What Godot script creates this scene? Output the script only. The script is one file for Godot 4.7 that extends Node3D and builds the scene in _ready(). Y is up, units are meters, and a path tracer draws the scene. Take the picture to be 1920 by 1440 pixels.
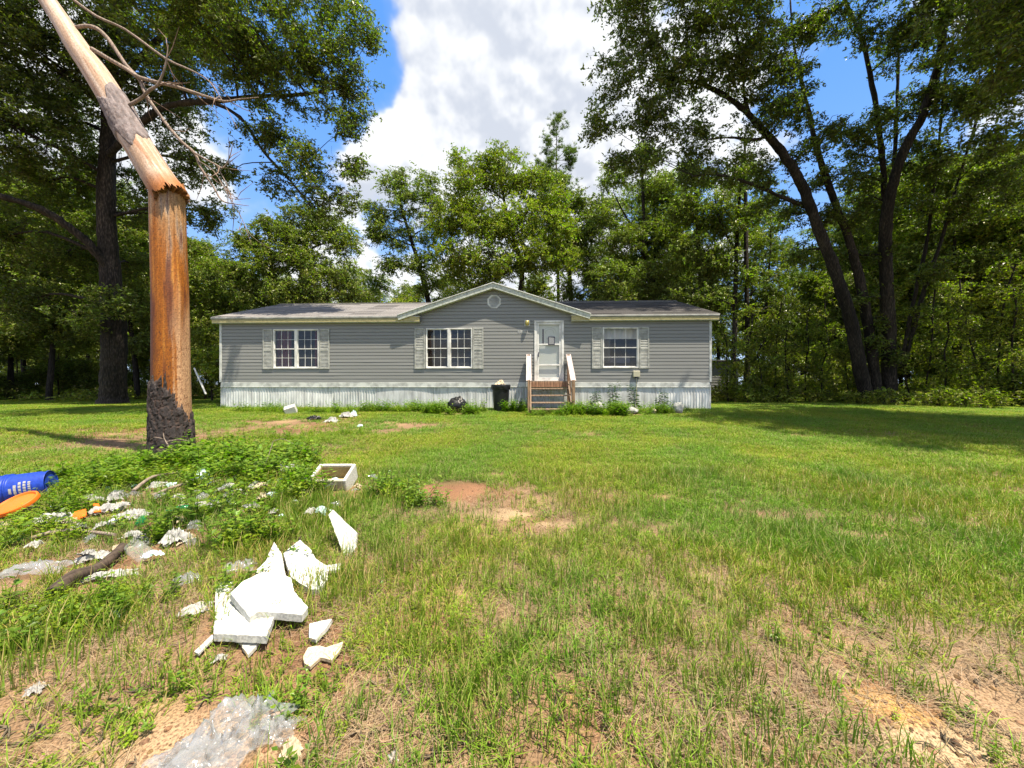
extends Node3D

const HOUSE_AT := Vector3(-1.9, 0.0, -13.76)
const HOUSE_TURN := -0.04014
const EYE := 0.88

var rng := RandomNumberGenerator.new()
var n_big := FastNoiseLite.new()
var n_mid := FastNoiseLite.new()
var n_fine := FastNoiseLite.new()
var n_gap := FastNoiseLite.new()
var M := {}
var used := {}
var clear_of := []
var open_cells := {}
var patch_n := PackedFloat32Array()


class MB:
	var v := PackedVector3Array()
	var n := PackedVector3Array()
	var c := PackedColorArray()
	var i := PackedInt32Array()

	func tri(a: Vector3, b: Vector3, d: Vector3, col := Color.WHITE) -> void:
		var k := v.size()
		var nn := (b - a).cross(d - a).normalized()
		v.append(a); v.append(b); v.append(d)
		for q in 3:
			n.append(nn); c.append(col)
		i.append(k); i.append(k + 2); i.append(k + 1)

	func quad(a: Vector3, b: Vector3, d: Vector3, e: Vector3, col := Color.WHITE) -> void:
		var k := v.size()
		var nn := (d - a).cross(e - b).normalized()
		v.append(a); v.append(b); v.append(d); v.append(e)
		for q in 4:
			n.append(nn); c.append(col)
		i.append_array(PackedInt32Array([k, k + 2, k + 1, k, k + 3, k + 2]))

	func quad_out(a: Vector3, b: Vector3, d: Vector3, e: Vector3, mid: Vector3, col := Color.WHITE) -> void:
		if (d - a).cross(e - b).dot((a + d) * 0.5 - mid) < 0.0:
			quad(a, e, d, b, col)
		else:
			quad(a, b, d, e, col)

	func tri_out(a: Vector3, b: Vector3, d: Vector3, mid: Vector3, col := Color.WHITE) -> void:
		if (b - a).cross(d - a).dot((a + b + d) / 3.0 - mid) < 0.0:
			tri(a, d, b, col)
		else:
			tri(a, b, d, col)

	func box(mid: Vector3, s: Vector3, ch := 0.004, col := Color.WHITE, bs := Basis()) -> void:
		var h := s * 0.5
		ch = minf(ch, 0.45 * minf(h.x, minf(h.y, h.z)) * 2.0)
		var ax := [bs.x, bs.y, bs.z]
		for a in 3:
			var u := (a + 1) % 3
			var w := (a + 2) % 3
			for sg: float in [-1.0, 1.0]:
				var o: Vector3 = mid + ax[a] * (h[a] * sg)
				var du: Vector3 = ax[u] * (h[u] - ch)
				var dw: Vector3 = ax[w] * (h[w] - ch)
				quad_out(o - du - dw, o + du - dw, o + du + dw, o - du + dw, mid, col)
				for s2: float in [-1.0, 1.0]:
					var ea: Vector3 = o + ax[u] * (h[u] - ch) * s2
					var eb: Vector3 = mid + ax[u] * h[u] * s2 + ax[a] * (h[a] - ch) * sg
					quad_out(ea - dw, ea + dw, eb + dw, eb - dw, mid, col)
		for sx: float in [-1.0, 1.0]:
			for sy: float in [-1.0, 1.0]:
				for sz: float in [-1.0, 1.0]:
					var x: Vector3 = ax[0] * sx
					var y: Vector3 = ax[1] * sy
					var z: Vector3 = ax[2] * sz
					tri_out(mid + x * h.x + y * (h.y - ch) + z * (h.z - ch), mid + x * (h.x - ch) + y * h.y + z * (h.z - ch), mid + x * (h.x - ch) + y * (h.y - ch) + z * h.z, mid, col)

	# a sheet of nu by nv points; smooth normals
	func grid(p: PackedVector3Array, nu: int, nv: int, cols := PackedColorArray(), wrap := false, flip := false) -> void:
		var k := v.size()
		var nn := PackedVector3Array()
		nn.resize(p.size())
		var eu := nu if wrap else nu - 1
		for b in nv - 1:
			for a in eu:
				var i0 := b * nu + a
				var i1 := b * nu + (a + 1) % nu
				var i2 := i1 + nu
				var i3 := i0 + nu
				var f := (p[i2] - p[i0]).cross(p[i3] - p[i1])
				if flip:
					f = -f
				nn[i0] += f; nn[i1] += f; nn[i2] += f; nn[i3] += f
				if flip:
					i.append_array(PackedInt32Array([k + i0, k + i1, k + i2, k + i0, k + i2, k + i3]))
				else:
					i.append_array(PackedInt32Array([k + i0, k + i2, k + i1, k + i0, k + i3, k + i2]))
		for q in p.size():
			nn[q] = nn[q].normalized()
		v.append_array(p)
		n.append_array(nn)
		if cols.size() == p.size():
			c.append_array(cols)
		else:
			var w := PackedColorArray()
			w.resize(p.size())
			w.fill(cols[0] if cols.size() else Color.WHITE)
			c.append_array(w)

	func tube(pts: PackedVector3Array, rad: PackedFloat32Array, sides: int, col := Color.WHITE, rough := 0.0, caps := true) -> void:
		var ring := PackedVector3Array()
		var up := Vector3.UP
		var t0 := (pts[1] - pts[0]).normalized()
		if absf(t0.y) > 0.8:
			up = Vector3.FORWARD
		var x := up.cross(t0).normalized()
		var cnt := pts.size()
		for q in cnt:
			var t := (pts[mini(q + 1, cnt - 1)] - pts[maxi(q - 1, 0)]).normalized()
			x = (x - t * x.dot(t)).normalized()
			var y := t.cross(x)
			for s in sides:
				var a := TAU * s / sides
				var r := rad[q]
				if rough > 0.0:
					r *= 1.0 + rough * (sin(a * 3.0 + q * 0.9) * 0.5 + sin(a * 5.0 - q * 1.7) * 0.5)
				ring.append(pts[q] + (x * cos(a) + y * sin(a)) * r)
		grid(ring, sides, cnt, PackedColorArray([col]), true, false)
		if caps:
			for e: int in [0, cnt - 1]:
				var away := (pts[e] - pts[1 if e == 0 else cnt - 2])
				for s in sides:
					tri_out(ring[e * sides + s], ring[e * sides + (s + 1) % sides], pts[e], pts[e] - away, col)

	# closed profile (radius, height) turned round y
	func lathe(prof: Array, sides: int, tr := Transform3D(), col := Color.WHITE) -> void:
		var p := PackedVector3Array()
		for q: Vector2 in prof:
			for s in sides:
				var a := TAU * s / sides
				p.append(tr * Vector3(cos(a) * q.x, q.y, sin(a) * q.x))
		grid(p, sides, prof.size(), PackedColorArray([col]), true, true)

	# an outline in the xz plane given a thickness, edges rounded a little
	func slab(outline: PackedVector2Array, th: float, tr := Transform3D(), col := Color.WHITE, ch := 0.006, bump := 0.0) -> void:
		var poly := outline
		if Geometry2D.is_polygon_clockwise(poly):
			poly.reverse()
		var ins := Geometry2D.offset_polygon(poly, -ch)
		var top: PackedVector2Array = ins[0] if ins.size() else poly
		if top.size() != poly.size():
			top = poly
		var best := 0
		for q in top.size():
			if top[q].distance_to(poly[0]) < top[best].distance_to(poly[0]):
				best = q
		var rot := PackedVector2Array()
		for q in top.size():
			rot.append(top[(q + best) % top.size()])
		top = rot
		if Geometry2D.is_polygon_clockwise(top):
			top.reverse()
		var tris := Geometry2D.triangulate_polygon(top)
		var mid := Vector3.ZERO
		for q in poly:
			mid += tr * Vector3(q.x, th * 0.5, q.y)
		mid /= poly.size()
		var f := func(q: Vector2, y: float) -> Vector3:
			return tr * Vector3(q.x, y + bump * (sin(q.x * 31.0) + sin(q.y * 27.0 + q.x * 11.0)), q.y)
		for q in range(0, tris.size(), 3):
			for y: float in [0.0, th]:
				var far := tr * Vector3(top[tris[q]].x, th * 0.5, top[tris[q]].y)
				tri_out(f.call(top[tris[q]], y), f.call(top[tris[q + 1]], y), f.call(top[tris[q + 2]], y), far, col)
		for q in poly.size():
			var w := (q + 1) % poly.size()
			quad_out(f.call(poly[q], ch), f.call(poly[w], ch), f.call(poly[w], th - ch), f.call(poly[q], th - ch), mid, col)
			quad_out(f.call(top[q], 0.0), f.call(top[w], 0.0), f.call(poly[w], ch), f.call(poly[q], ch), mid, col)
			quad_out(f.call(top[q], th), f.call(top[w], th), f.call(poly[w], th - ch), f.call(poly[q], th - ch), mid, col)

	func mesh() -> ArrayMesh:
		var a := []
		a.resize(Mesh.ARRAY_MAX)
		a[Mesh.ARRAY_VERTEX] = v
		a[Mesh.ARRAY_NORMAL] = n
		a[Mesh.ARRAY_COLOR] = c
		a[Mesh.ARRAY_INDEX] = i
		var m := ArrayMesh.new()
		m.add_surface_from_arrays(Mesh.PRIMITIVE_TRIANGLES, a)
		return m


# ---------- naming and placing
func numbered(called: String) -> String:
	var k: int = used.get(called, -1) + 1
	used[called] = k
	return called if k == 0 else "%s_%03d" % [called, k]


func tag(o: Node, label: String, category: String, group := "", kind := "") -> Node:
	if label:
		o.set_meta("label", label)
	if category:
		o.set_meta("category", category)
	if group:
		o.set_meta("group", group)
	if kind:
		o.set_meta("kind", kind)
	return o


func obj(called: String, m, mat: Material, parent: Node = self) -> MeshInstance3D:
	var o := MeshInstance3D.new()
	o.mesh = m.mesh() if m is MB else m
	o.material_override = mat
	o.name = numbered(called) if parent == self else called
	parent.add_child(o, true)
	return o


func thing(called: String, label: String, category: String, at := Vector3.ZERO, turn := 0.0, group := "") -> Node3D:
	var o := Node3D.new()
	o.name = numbered(called)
	add_child(o)
	o.position = at
	o.rotation.y = turn
	tag(o, label, category, group)
	return o


func many(called: String, m: Mesh, mat: Material, buf: PackedFloat32Array, parent: Node = self) -> MultiMeshInstance3D:
	var mm := MultiMesh.new()
	mm.transform_format = MultiMesh.TRANSFORM_3D
	mm.use_colors = true
	mm.mesh = m
	mm.instance_count = buf.size() / 16
	mm.buffer = buf
	var o := MultiMeshInstance3D.new()
	o.multimesh = mm
	o.material_override = mat
	o.name = numbered(called) if parent == self else called
	o.set_meta("kind", "stuff")
	parent.add_child(o, true)
	return o


func put(buf: PackedFloat32Array, b: Basis, at: Vector3, col: Color) -> void:
	buf.append_array(PackedFloat32Array([b.x.x, b.y.x, b.z.x, at.x, b.x.y, b.y.y, b.z.y, at.y, b.x.z, b.y.z, b.z.z, at.z, col.r, col.g, col.b, 1.0]))


func rf(a: float, b: float) -> float:
	return rng.randf_range(a, b)


func runit() -> Vector3:
	var z := rf(-1, 1)
	var a := rf(0, TAU)
	var r := sqrt(1.0 - z * z)
	return Vector3(r * cos(a), z, r * sin(a))


func lin(r: int, g: int, b: int) -> Color:
	return Color8(r, g, b).srgb_to_linear()


# ---------- the lie of the land: it rises gently from the camera to the house
func gh(x: float, z: float) -> float:
	var d := clampf(-z, -4.0, 60.0)
	var s := 13.4 - d
	var base := -0.0466 * (0.5 * (s + sqrt(s * s + 0.8)))
	var bump := n_mid.get_noise_2d(x * 9.0, z * 9.0) * 0.045
	bump += n_fine.get_noise_2d(x * 30.0, z * 30.0) * 0.02 * smoothstep(20.0, 8.0, d)
	bump += 0.13 * exp(-((x + 3.6) * (x + 3.6) / 3.2 + (z + 4.4) * (z + 4.4) / 1.1))
	bump *= 1.0 - 0.8 * exp(-pow((z + 13.6) / 0.9, 2.0)) * float(absf(x + 1.9) < 10.0)
	return base + bump


# where the grass is thick (1) and where the soil lies bare (0)
const PATCH := [[-0.49, -4.33, 1.1, 0.5, -1.1], [0, -3.94, 0.8, 0.25, -0.6], [0.47, -3.73, 0.5, 0.2, -0.5], [-3.19, -9.51, 3.5, 1.5, -0.3], [-8.51, -7.51, 3.5, 1.2, -0.65], [-6.38, -9.51, 3, 1.7, -0.55], [-3.13, -6.59, 1.6, 0.6, -0.3], [0.42, -6.97, 0.29, 0.16, -0.75], [-0.62, -4.16, 0.3, 0.13, -0.75], [5.01, -4.78, 0.29, 0.15, -0.75], [6.2, -7.04, 0.49, 0.1, -0.75], [3.55, -3.75, 0.21, 0.18, -0.75], [1.71, -4.45, 0.2, 0.1, -0.75], [0.39, -3.52, 0.26, 0.18, -0.75], [4.3, -3.55, 0.3, 0.14, -0.75], [2.41, -3.91, 0.23, 0.17, -0.75], [3.78, -3.72, 0.21, 0.19, -0.75], [-0.11, -5.35, 0.38, 0.19, -0.75], [1.24, -3.58, 0.36, 0.13, -0.75], [1.93, -6.21, 0.22, 0.11, -0.75], [2.95, -3.44, 0.25, 0.1, -0.75], [5.96, -4.6, 0.32, 0.12, -0.75], [2.72, -3.79, 0.34, 0.14, -0.75], [-0.26, -3.6, 0.21, 0.15, -0.75], [7.01, -6.5, 0.42, 0.19, -0.75], [3, -3.88, 0.23, 0.14, -0.75], [0.25, -3.75, 0.29, 0.15, -0.75], [4.91, -3.73, 0.49, 0.15, -0.75], [2.27, -4.03, 0.34, 0.13, -0.75], [3.23, -10.27, 0.59, 0.4, -0.5], [10.62, -8.51, 0.65, 0.27, -0.5], [-2.09, -9.74, 0.79, 0.37, -0.5], [1.96, -8.06, 0.79, 0.34, -0.5], [6.1, -8.13, 0.58, 0.34, -0.5], [0.97, -8.96, 0.78, 0.34, -0.5], [0.99, -7.64, 0.72, 0.32, -0.5], [-3.02, -8.76, 0.53, 0.33, -0.5], [3.3, -7.97, 0.72, 0.36, -0.5], [1.86, -8.46, 0.77, 0.37, -0.5], [0.37, -6.59, 3.2, 1.6, 0.35], [2.53, -9.51, 4, 2.2, 0.3], [3.66, -4.09, 2.2, 1.4, 0.38], [3.02, -2.74, 1.2, 0.7, 0.35], [3.82, -5.57, 2.5, 1, 0.2], [1.73, -1.67, 0.6, 0.4, -0.4], [2.15, -1.67, 0.6, 0.5, -0.55], [1.71, -1.91, 0.5, 0.2, -0.4], [2.51, -2.02, 0.3, 0.15, -0.5], [2.87, -3.8, 0.5, 0.16, -0.5], [3.07, -3.33, 0.4, 0.14, -0.5], [-1.43, -1.55, 0.9, 0.45, -0.7], [-1.97, -1.67, 0.8, 0.4, -0.5], [-0.12, -1.47, 0.9, 0.25, -0.12], [-1.07, -1.91, 0.5, 0.35, -0.35], [-2.19, -2.48, 0.9, 0.5, -0.25], [-1.98, -3.94, 0.6, 0.5, 0.3], [1.27, -2.32, 0.9, 0.5, -0.15], [-0.52, -2.32, 0.9, 0.5, 0.1], [4.65, -9.51, 0.9, 0.4, -0.5], [3.05, -7.26, 0.6, 0.25, -0.5], [-7.56, -5.87, 1.6, 0.6, -0.3], [0.68, -1.67, 0.5, 0.3, -0.3]]
func cover(x: float, z: float) -> float:
	var d := -z
	var c := 0.55 + 0.25 * smoothstep(2.6, 6.0, d)
	c += n_mid.get_noise_2d(x * 16.0 + 50.0, z * 16.0) * 0.42 + n_fine.get_noise_2d(x * 22.0, z * 22.0 + 9.0) * 0.24
	var q := 0
	while q < patch_n.size():
		var u := (x - patch_n[q]) * patch_n[q + 2]
		if u < 2.4 and u > -2.4:
			var w := (z - patch_n[q + 1]) * patch_n[q + 3]
			if w < 2.4 and w > -2.4:
				c += patch_n[q + 4] * exp(-u * u - w * w)
		q += 5
	return clampf(c, 0.0, 1.0)


# how open the ground is kept round a piece of rubbish
func kept_open(x: float, z: float) -> bool:
	if open_cells.is_empty():
		for q in clear_of:
			var r: float = q[2]
			for i in range(floori((q[0] - r) * 2.0), floori((q[0] + r) * 2.0) + 1):
				for j in range(floori((q[1] - r) * 2.0), floori((q[1] + r) * 2.0) + 1):
					var key := Vector2i(i, j)
					if not open_cells.has(key):
						open_cells[key] = []
					open_cells[key].append(q)
	var cell = open_cells.get(Vector2i(floori(x * 2.0), floori(z * 2.0)))
	if cell == null:
		return false
	for q in cell:
		var u: float = x - q[0]
		var w: float = z - q[1]
		if u * u + w * w < q[2] * q[2]:
			return true
	return false


# ---------- textures and materials
func noise_image(size: int, freq: float, octaves: int, seed_: int, stretch := 1.0, kind := FastNoiseLite.TYPE_SIMPLEX_SMOOTH) -> Image:
	var f := FastNoiseLite.new()
	f.seed = seed_
	f.frequency = freq
	f.noise_type = kind
	f.fractal_octaves = octaves
	f.fractal_gain = 0.55
	var im := f.get_seamless_image(size, int(size / stretch))
	if stretch != 1.0:
		im.resize(size, size, Image.INTERPOLATE_CUBIC)
	return im


func tinted(im: Image, stops: Array) -> ImageTexture:
	var lut: Array[Color] = []
	for k in 256:
		var t := k / 255.0
		var col: Color = stops[stops.size() - 1][1]
		for q in stops.size() - 1:
			if t <= stops[q + 1][0]:
				var u: float = clampf((t - stops[q][0]) / (stops[q + 1][0] - stops[q][0]), 0.0, 1.0)
				col = stops[q][1].lerp(stops[q + 1][1], u)
				break
		lut.append(col)
	var out := Image.create_empty(im.get_width(), im.get_height(), false, Image.FORMAT_RGB8)
	for y in im.get_height():
		for x in im.get_width():
			out.set_pixel(x, y, lut[int(im.get_pixel(x, y).r * 255.0)])
	return ImageTexture.create_from_image(out)


func bumps(im: Image, strength: float) -> ImageTexture:
	var b: Image = im.duplicate()
	b.convert(Image.FORMAT_RGBA8)
	b.bump_map_to_normal_map(strength)
	return ImageTexture.create_from_image(b)


func g(v: float) -> Color:
	return Color(v, v, v)


func mat(name_: String, col: Color, rough := 0.8, tex: Texture2D = null, nor: Texture2D = null, scale := Vector3.ONE, nstr := 1.0, world := false) -> StandardMaterial3D:
	var m := StandardMaterial3D.new()
	m.resource_name = name_
	m.albedo_color = col.linear_to_srgb()
	m.roughness = rough
	m.metallic_specular = 0.4
	m.vertex_color_use_as_albedo = true
	if tex or nor:
		m.uv1_triplanar = true
		m.uv1_world_triplanar = world
		m.uv1_scale = scale
	if tex:
		m.albedo_texture = tex
	if nor:
		m.normal_enabled = true
		m.normal_texture = nor
		m.normal_scale = nstr
	M[name_] = m
	return m


func materials() -> void:
	var fine := noise_image(512, 0.02, 5, 3)
	var grit := noise_image(512, 0.09, 4, 4)
	var grain := noise_image(512, 0.025, 5, 5, 12.0)
	var cells := noise_image(512, 0.03, 3, 6, 2.5, FastNoiseLite.TYPE_CELLULAR)
	var fine_n := bumps(fine, 6.0)
	var grit_n := bumps(grit, 5.0)
	var grain_n := bumps(grain, 6.0)
	var cells_n := bumps(cells, 9.0)
	var mottle := tinted(fine, [[0.0, g(0.72)], [0.45, g(0.9)], [0.6, g(0.97)], [1.0, g(1.0)]])
	var soil := tinted(grit, [[0.0, g(0.45)], [0.35, g(0.76)], [0.55, g(0.9)], [1.0, g(1.0)]])
	var streak := tinted(grain, [[0.0, g(0.45)], [0.4, g(0.8)], [0.6, g(0.92)], [1.0, g(1.0)]])
	var bark := tinted(cells, [[0.0, g(1.0)], [0.2, g(0.85)], [0.45, g(0.5)], [1.0, g(0.2)]])
	mat("soil", g(1.0), 0.95, soil, grit_n, g3(1.3), 1.0, true)
	mat("bark", Color(1, 1, 1), 0.9, bark, cells_n, Vector3(1.5, 0.6, 1.5), 1.6, true)
	mat("bare_wood", g(1.0), 0.6, mottle, fine_n, g3(3.0), 0.35, true)
	mat("bark_plate", g(1.0), 0.9, mottle, grit_n, g3(5.0), 1.0, true)
	mat("siding", Color(0.222, 0.227, 0.222), 0.38)
	mat("trim", Color(0.6, 0.62, 0.6), 0.5, mottle, null, g3(0.25))
	mat("white", Color(0.76, 0.76, 0.74), 0.4, mottle, null, g3(0.2))
	mat("skirting", Color(0.72, 0.73, 0.73), 0.32, mottle, null, Vector3(0.5, 0.12, 0.5), 1.0, true)
	mat("fascia", Color(0.46, 0.41, 0.2), 0.55, mottle, null, Vector3(0.6, 2.0, 0.6))
	mat("rake", Color(0.52, 0.56, 0.5), 0.5, mottle, null, g3(0.8))
	mat("shutter", Color(0.4, 0.41, 0.385), 0.55, mottle, null, g3(0.5))
	mat("shingle", g(1.0), 0.95, soil, grit_n, Vector3(2.0, 2.0, 2.0), 1.0, true)
	mat("inside", Color(0.06, 0.05, 0.045), 0.9)
	mat("curtain", g(1.0), 0.95)
	mat("door", Color(0.62, 0.66, 0.62), 0.5)
	mat("ink", Color(0.02, 0.02, 0.05), 0.6)
	mat("lumber", Color(0.38, 0.27, 0.19), 0.8, streak, grain_n, Vector3(2, 2, 2), 0.5)
	mat("rail_paint", Color(0.66, 0.57, 0.55), 0.75, streak, grain_n, Vector3(2, 2, 2), 0.4)
	mat("black_plastic", Color(0.012, 0.013, 0.014), 0.35, null, fine_n, g3(2.0), 0.3)
	mat("foam", Color(0.6, 0.6, 0.565), 0.8, mottle, grit_n, g3(4.0), 0.35)
	mat("old_foam", Color(0.66, 0.6, 0.45), 0.85, mottle, grit_n, g3(4.0), 0.35)
	mat("foam_inside", Color(0.42, 0.33, 0.16), 0.85, mottle, grit_n, g3(5.0), 0.35)
	mat("blue_plastic", Color(0.015, 0.055, 0.42), 0.42, mottle, null, g3(2.5))
	mat("orange_plastic", Color(0.72, 0.15, 0.015), 0.5)
	mat("green_glass", Color(0.01, 0.16, 0.06), 0.12)
	mat("paper", Color(0.4, 0.4, 0.39), 0.8, mottle, fine_n, g3(6.0), 0.4)
	mat("tan_paper", Color(0.6, 0.5, 0.36), 0.85, mottle, fine_n, g3(5.0), 0.5)
	mat("cyan_plastic", Color(0.5, 0.66, 0.68), 0.4)
	mat("beige_box", Color(0.42, 0.4, 0.3), 0.6)
	mat("brass", Color(0.5, 0.42, 0.14), 0.35).metallic = 0.6
	mat("dead_wood", Color(0.34, 0.27, 0.22), 0.9, streak, grain_n, Vector3(3, 3, 3), 0.6)
	mat("dark_wood", Color(0.09, 0.065, 0.05), 0.9, streak, grain_n, Vector3(3, 3, 3), 0.8)
	var glass := mat("glass", Color(0.1, 0.1, 0.1), 0.03)
	glass.transparency = BaseMaterial3D.TRANSPARENCY_ALPHA
	glass.albedo_color.a = 0.15
	glass.metallic_specular = 0.5
	glass.vertex_color_use_as_albedo = false
	var jar := mat("jar_glass", Color(0.9, 0.95, 0.93), 0.05)
	jar.transparency = BaseMaterial3D.TRANSPARENCY_ALPHA
	jar.albedo_color.a = 0.07
	var film := mat("clear_film", Color(0.42, 0.44, 0.46), 0.08)
	film.transparency = BaseMaterial3D.TRANSPARENCY_ALPHA
	film.albedo_color.a = 0.26
	film.metallic_specular = 0.8
	for k in [["grass", 0.55, Color(0.75, 0.9, 0.3)], ["leaf", 0.38, Color(0.85, 1.0, 0.32)], ["straw", 0.8, Color(0.2, 0.2, 0.1)]]:
		var m := mat(k[0], g(1.0), k[1])
		m.backlight_enabled = true
		m.backlight = k[2]
		m.metallic_specular = 0.5
		m.cull_mode = BaseMaterial3D.CULL_DISABLED


func g3(v: float) -> Vector3:
	return Vector3(v, v, v)


# ---------- sky: blue air with sunlit cumulus
func sky_image() -> ImageTexture:
	var w := 2048
	var h := 1024
	var fa := FastNoiseLite.new()
	fa.noise_type = FastNoiseLite.TYPE_SIMPLEX_SMOOTH
	fa.seed = 21
	fa.frequency = 1.0
	fa.fractal_octaves = 7
	fa.fractal_gain = 0.58
	var fb := FastNoiseLite.new()
	fb.seed = 5
	fb.frequency = 1.0
	fb.fractal_octaves = 2
	var toward_sun := Vector3(2.4, 8.0, 1.9).normalized()
	# the clouds of the day: direction, how wide, how thick
	var heaps := [[Vector3(-0.034, 0.588, -0.808), 0.26, 0.75], [Vector3(0.051, 0.677, -0.734), 0.24, 0.5], [Vector3(-0.197, 0.522, -0.83), 0.13, 0.4], [Vector3(-0.311, 0.473, -0.824), 0.08, 0.4], [Vector3(0.146, 0.474, -0.869), 0.2, 0.4], [Vector3(-0.338, 0.638, -0.691), 0.14, -0.75], [Vector3(-0.252, 0.628, -0.736), 0.12, -0.8], [Vector3(-0.421, 0.506, -0.753), 0.1, -0.45], [Vector3(-0.297, 0.54, -0.788), 0.04, -0.3], [Vector3(0.559, 0.533, -0.635), 0.13, -0.8], [Vector3(0.566, 0.31, -0.764), 0.09, -0.6], [Vector3(-0.581, 0.269, -0.769), 0.12, -0.6], [Vector3(-0.527, 0.467, -0.71), 0.11, 0.45], [Vector3(-0.688, 0.448, -0.572), 0.2, 0.3], [Vector3(0.591, 0.247, -0.768), 0.07, 0.4], [Vector3(0.694, 0.365, -0.621), 0.1, 0.3], [Vector3(-0.751, 0.284, -0.596), 0.12, 0.3]]
	var dens := PackedFloat32Array()
	dens.resize(w * h / 2)
	for y in h / 2:
		var th := PI * (y + 0.5) / h
		for x in w:
			var az := TAU * (x + 0.5) / w
			var d := Vector3(sin(az) * sin(th), cos(th), -cos(az) * sin(th))
			var p := d / (d.y * 0.55 + 0.5)
			var q := 0.1 + fb.get_noise_3dv(p * 1.15) * 0.75
			for k in heaps:
				var s: float = d.dot(k[0])
				if s > 0.55:
					var a := acos(minf(s, 1.0)) / float(k[1])
					q += float(k[2]) * exp(-a * a)
			q += fa.get_noise_3dv(p * 2.4) * 1.05
			dens[y * w + x] = q
	var im := Image.create_empty(w, h, false, Image.FORMAT_RGBF)
	for y in h:
		var th := PI * (y + 0.5) / h
		var el := cos(th)
		for x in w:
			if el <= 0.0:
				im.set_pixel(x, y, Color(0.16, 0.15, 0.1))
				continue
			var az := TAU * (x + 0.5) / w
			var d := Vector3(sin(az) * sin(th), el, -cos(az) * sin(th))
			var blue := Color(0.24, 0.44, 0.78).lerp(Color(0.045, 0.18, 0.54), pow(el, 0.6))
			blue = blue.lerp(Color(0.5, 0.62, 0.8), pow(1.0 - el, 6.0))
			var q := dens[y * w + x]
			var a := smoothstep(0.0, 0.24, q) * 0.7 + smoothstep(-0.2, 0.35, q) * 0.3
			# lit where the cloud thins towards the sun, greyer where it is thick above
			var y2 := maxi(y - 8, 0)
			var x2 := (x + 6) % w
			var y3 := maxi(y - 28, 0)
			var rise := (q - dens[y2 * w + x2]) * 1.5 + (q - dens[y3 * w + x2]) * 0.6
			var shade := clampf(0.55 - rise + 0.35 * smoothstep(0.35, 1.2, q) - 0.35, 0.0, 1.0)
			var cl := Color(0.62, 0.63, 0.645).lerp(Color(0.4, 0.43, 0.49), smoothstep(0.05, 0.85, shade))
			im.set_pixel(x, y, blue.lerp(cl, a))
	return ImageTexture.create_from_image(im)


# ---------- plants
func leaf_clump(count: int, reach: float, length: float, width: float, col: Color, vary: float, seed_: int, hang := 0.0) -> ArrayMesh:
	rng.seed = seed_
	var m := MB.new()
	# leaves set along a few fine twigs, so that the clump reads as sprays
	var sprays := 7
	for t in sprays:
		var dir := runit()
		dir.y = dir.y * 0.6 - hang
		dir = dir.normalized()
		var far := reach * rf(0.75, 1.35)
		var sag := Vector3(0, -far * rf(0.0, 0.3), 0)
		var tw := PackedVector3Array([dir * reach * 0.05, dir * far * 0.5 + sag * 0.3, dir * far + sag])
		m.tube(tw, PackedFloat32Array([0.006, 0.004, 0.002]), 3, Color(0.09, 0.07, 0.045), 0.0, false)
		var n_l := int(count / sprays)
		for k in n_l:
			var u := rf(0.2, 1.0)
			var p := tw[0].lerp(tw[1], u * 2.0) if u < 0.5 else tw[1].lerp(tw[2], u * 2.0 - 1.0)
			p += runit() * 0.025
			var nn := (runit() * 0.9 + Vector3.UP * 0.7).normalized()
			var ax := (dir * 0.7 + runit() + Vector3(0, -hang, 0))
			ax = (ax - nn * ax.dot(nn)).normalized()
			var sd := ax.cross(nn).normalized()
			var l := length * rf(0.55, 1.3)
			var w := width * rf(0.7, 1.2)
			var b := rf(1.0 - vary, 1.0 + vary)
			var cc := Color(col.r * b * rf(0.85, 1.25), col.g * b, col.b * b * rf(0.7, 1.2))
			var tip := p + ax * l - nn * l * 0.12
			var mid := p + ax * l * 0.45
			var up := nn * w * 0.22
			m.tri(p, mid + sd * w * 0.5 + up, tip, cc)
			m.tri(p, tip, mid - sd * w * 0.5 + up, cc)
	return m.mesh()


func needle_clump(seed_: int, col: Color) -> ArrayMesh:
	rng.seed = seed_
	var m := MB.new()
	for t in 5:
		var o := runit() * rf(0.1, 0.42)
		var ax0 := (runit() + Vector3.UP * 0.5).normalized()
		for k in 22:
			var ax := (ax0 + runit() * 0.9).normalized()
			var sd := ax.cross(runit()).normalized() * 0.011
			var b := rf(0.7, 1.25)
			m.tri(o - sd, o + sd, o + ax * rf(0.18, 0.3), Color(col.r * b, col.g * b, col.b * b))
	return m.mesh()


func curve_points(pts: PackedVector3Array, rad: PackedFloat32Array, sub: int) -> Array:
	var op := PackedVector3Array()
	var orr := PackedFloat32Array()
	var cnt := pts.size()
	for k in cnt - 1:
		for s in sub:
			var t := float(s) / sub
			op.append(pts[k].cubic_interpolate(pts[k + 1], pts[maxi(k - 1, 0)], pts[mini(k + 2, cnt - 1)], t))
			orr.append(lerpf(rad[k], rad[k + 1], t))
	op.append(pts[cnt - 1])
	orr.append(rad[cnt - 1])
	return [op, orr]


var LEAF := {}


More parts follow.
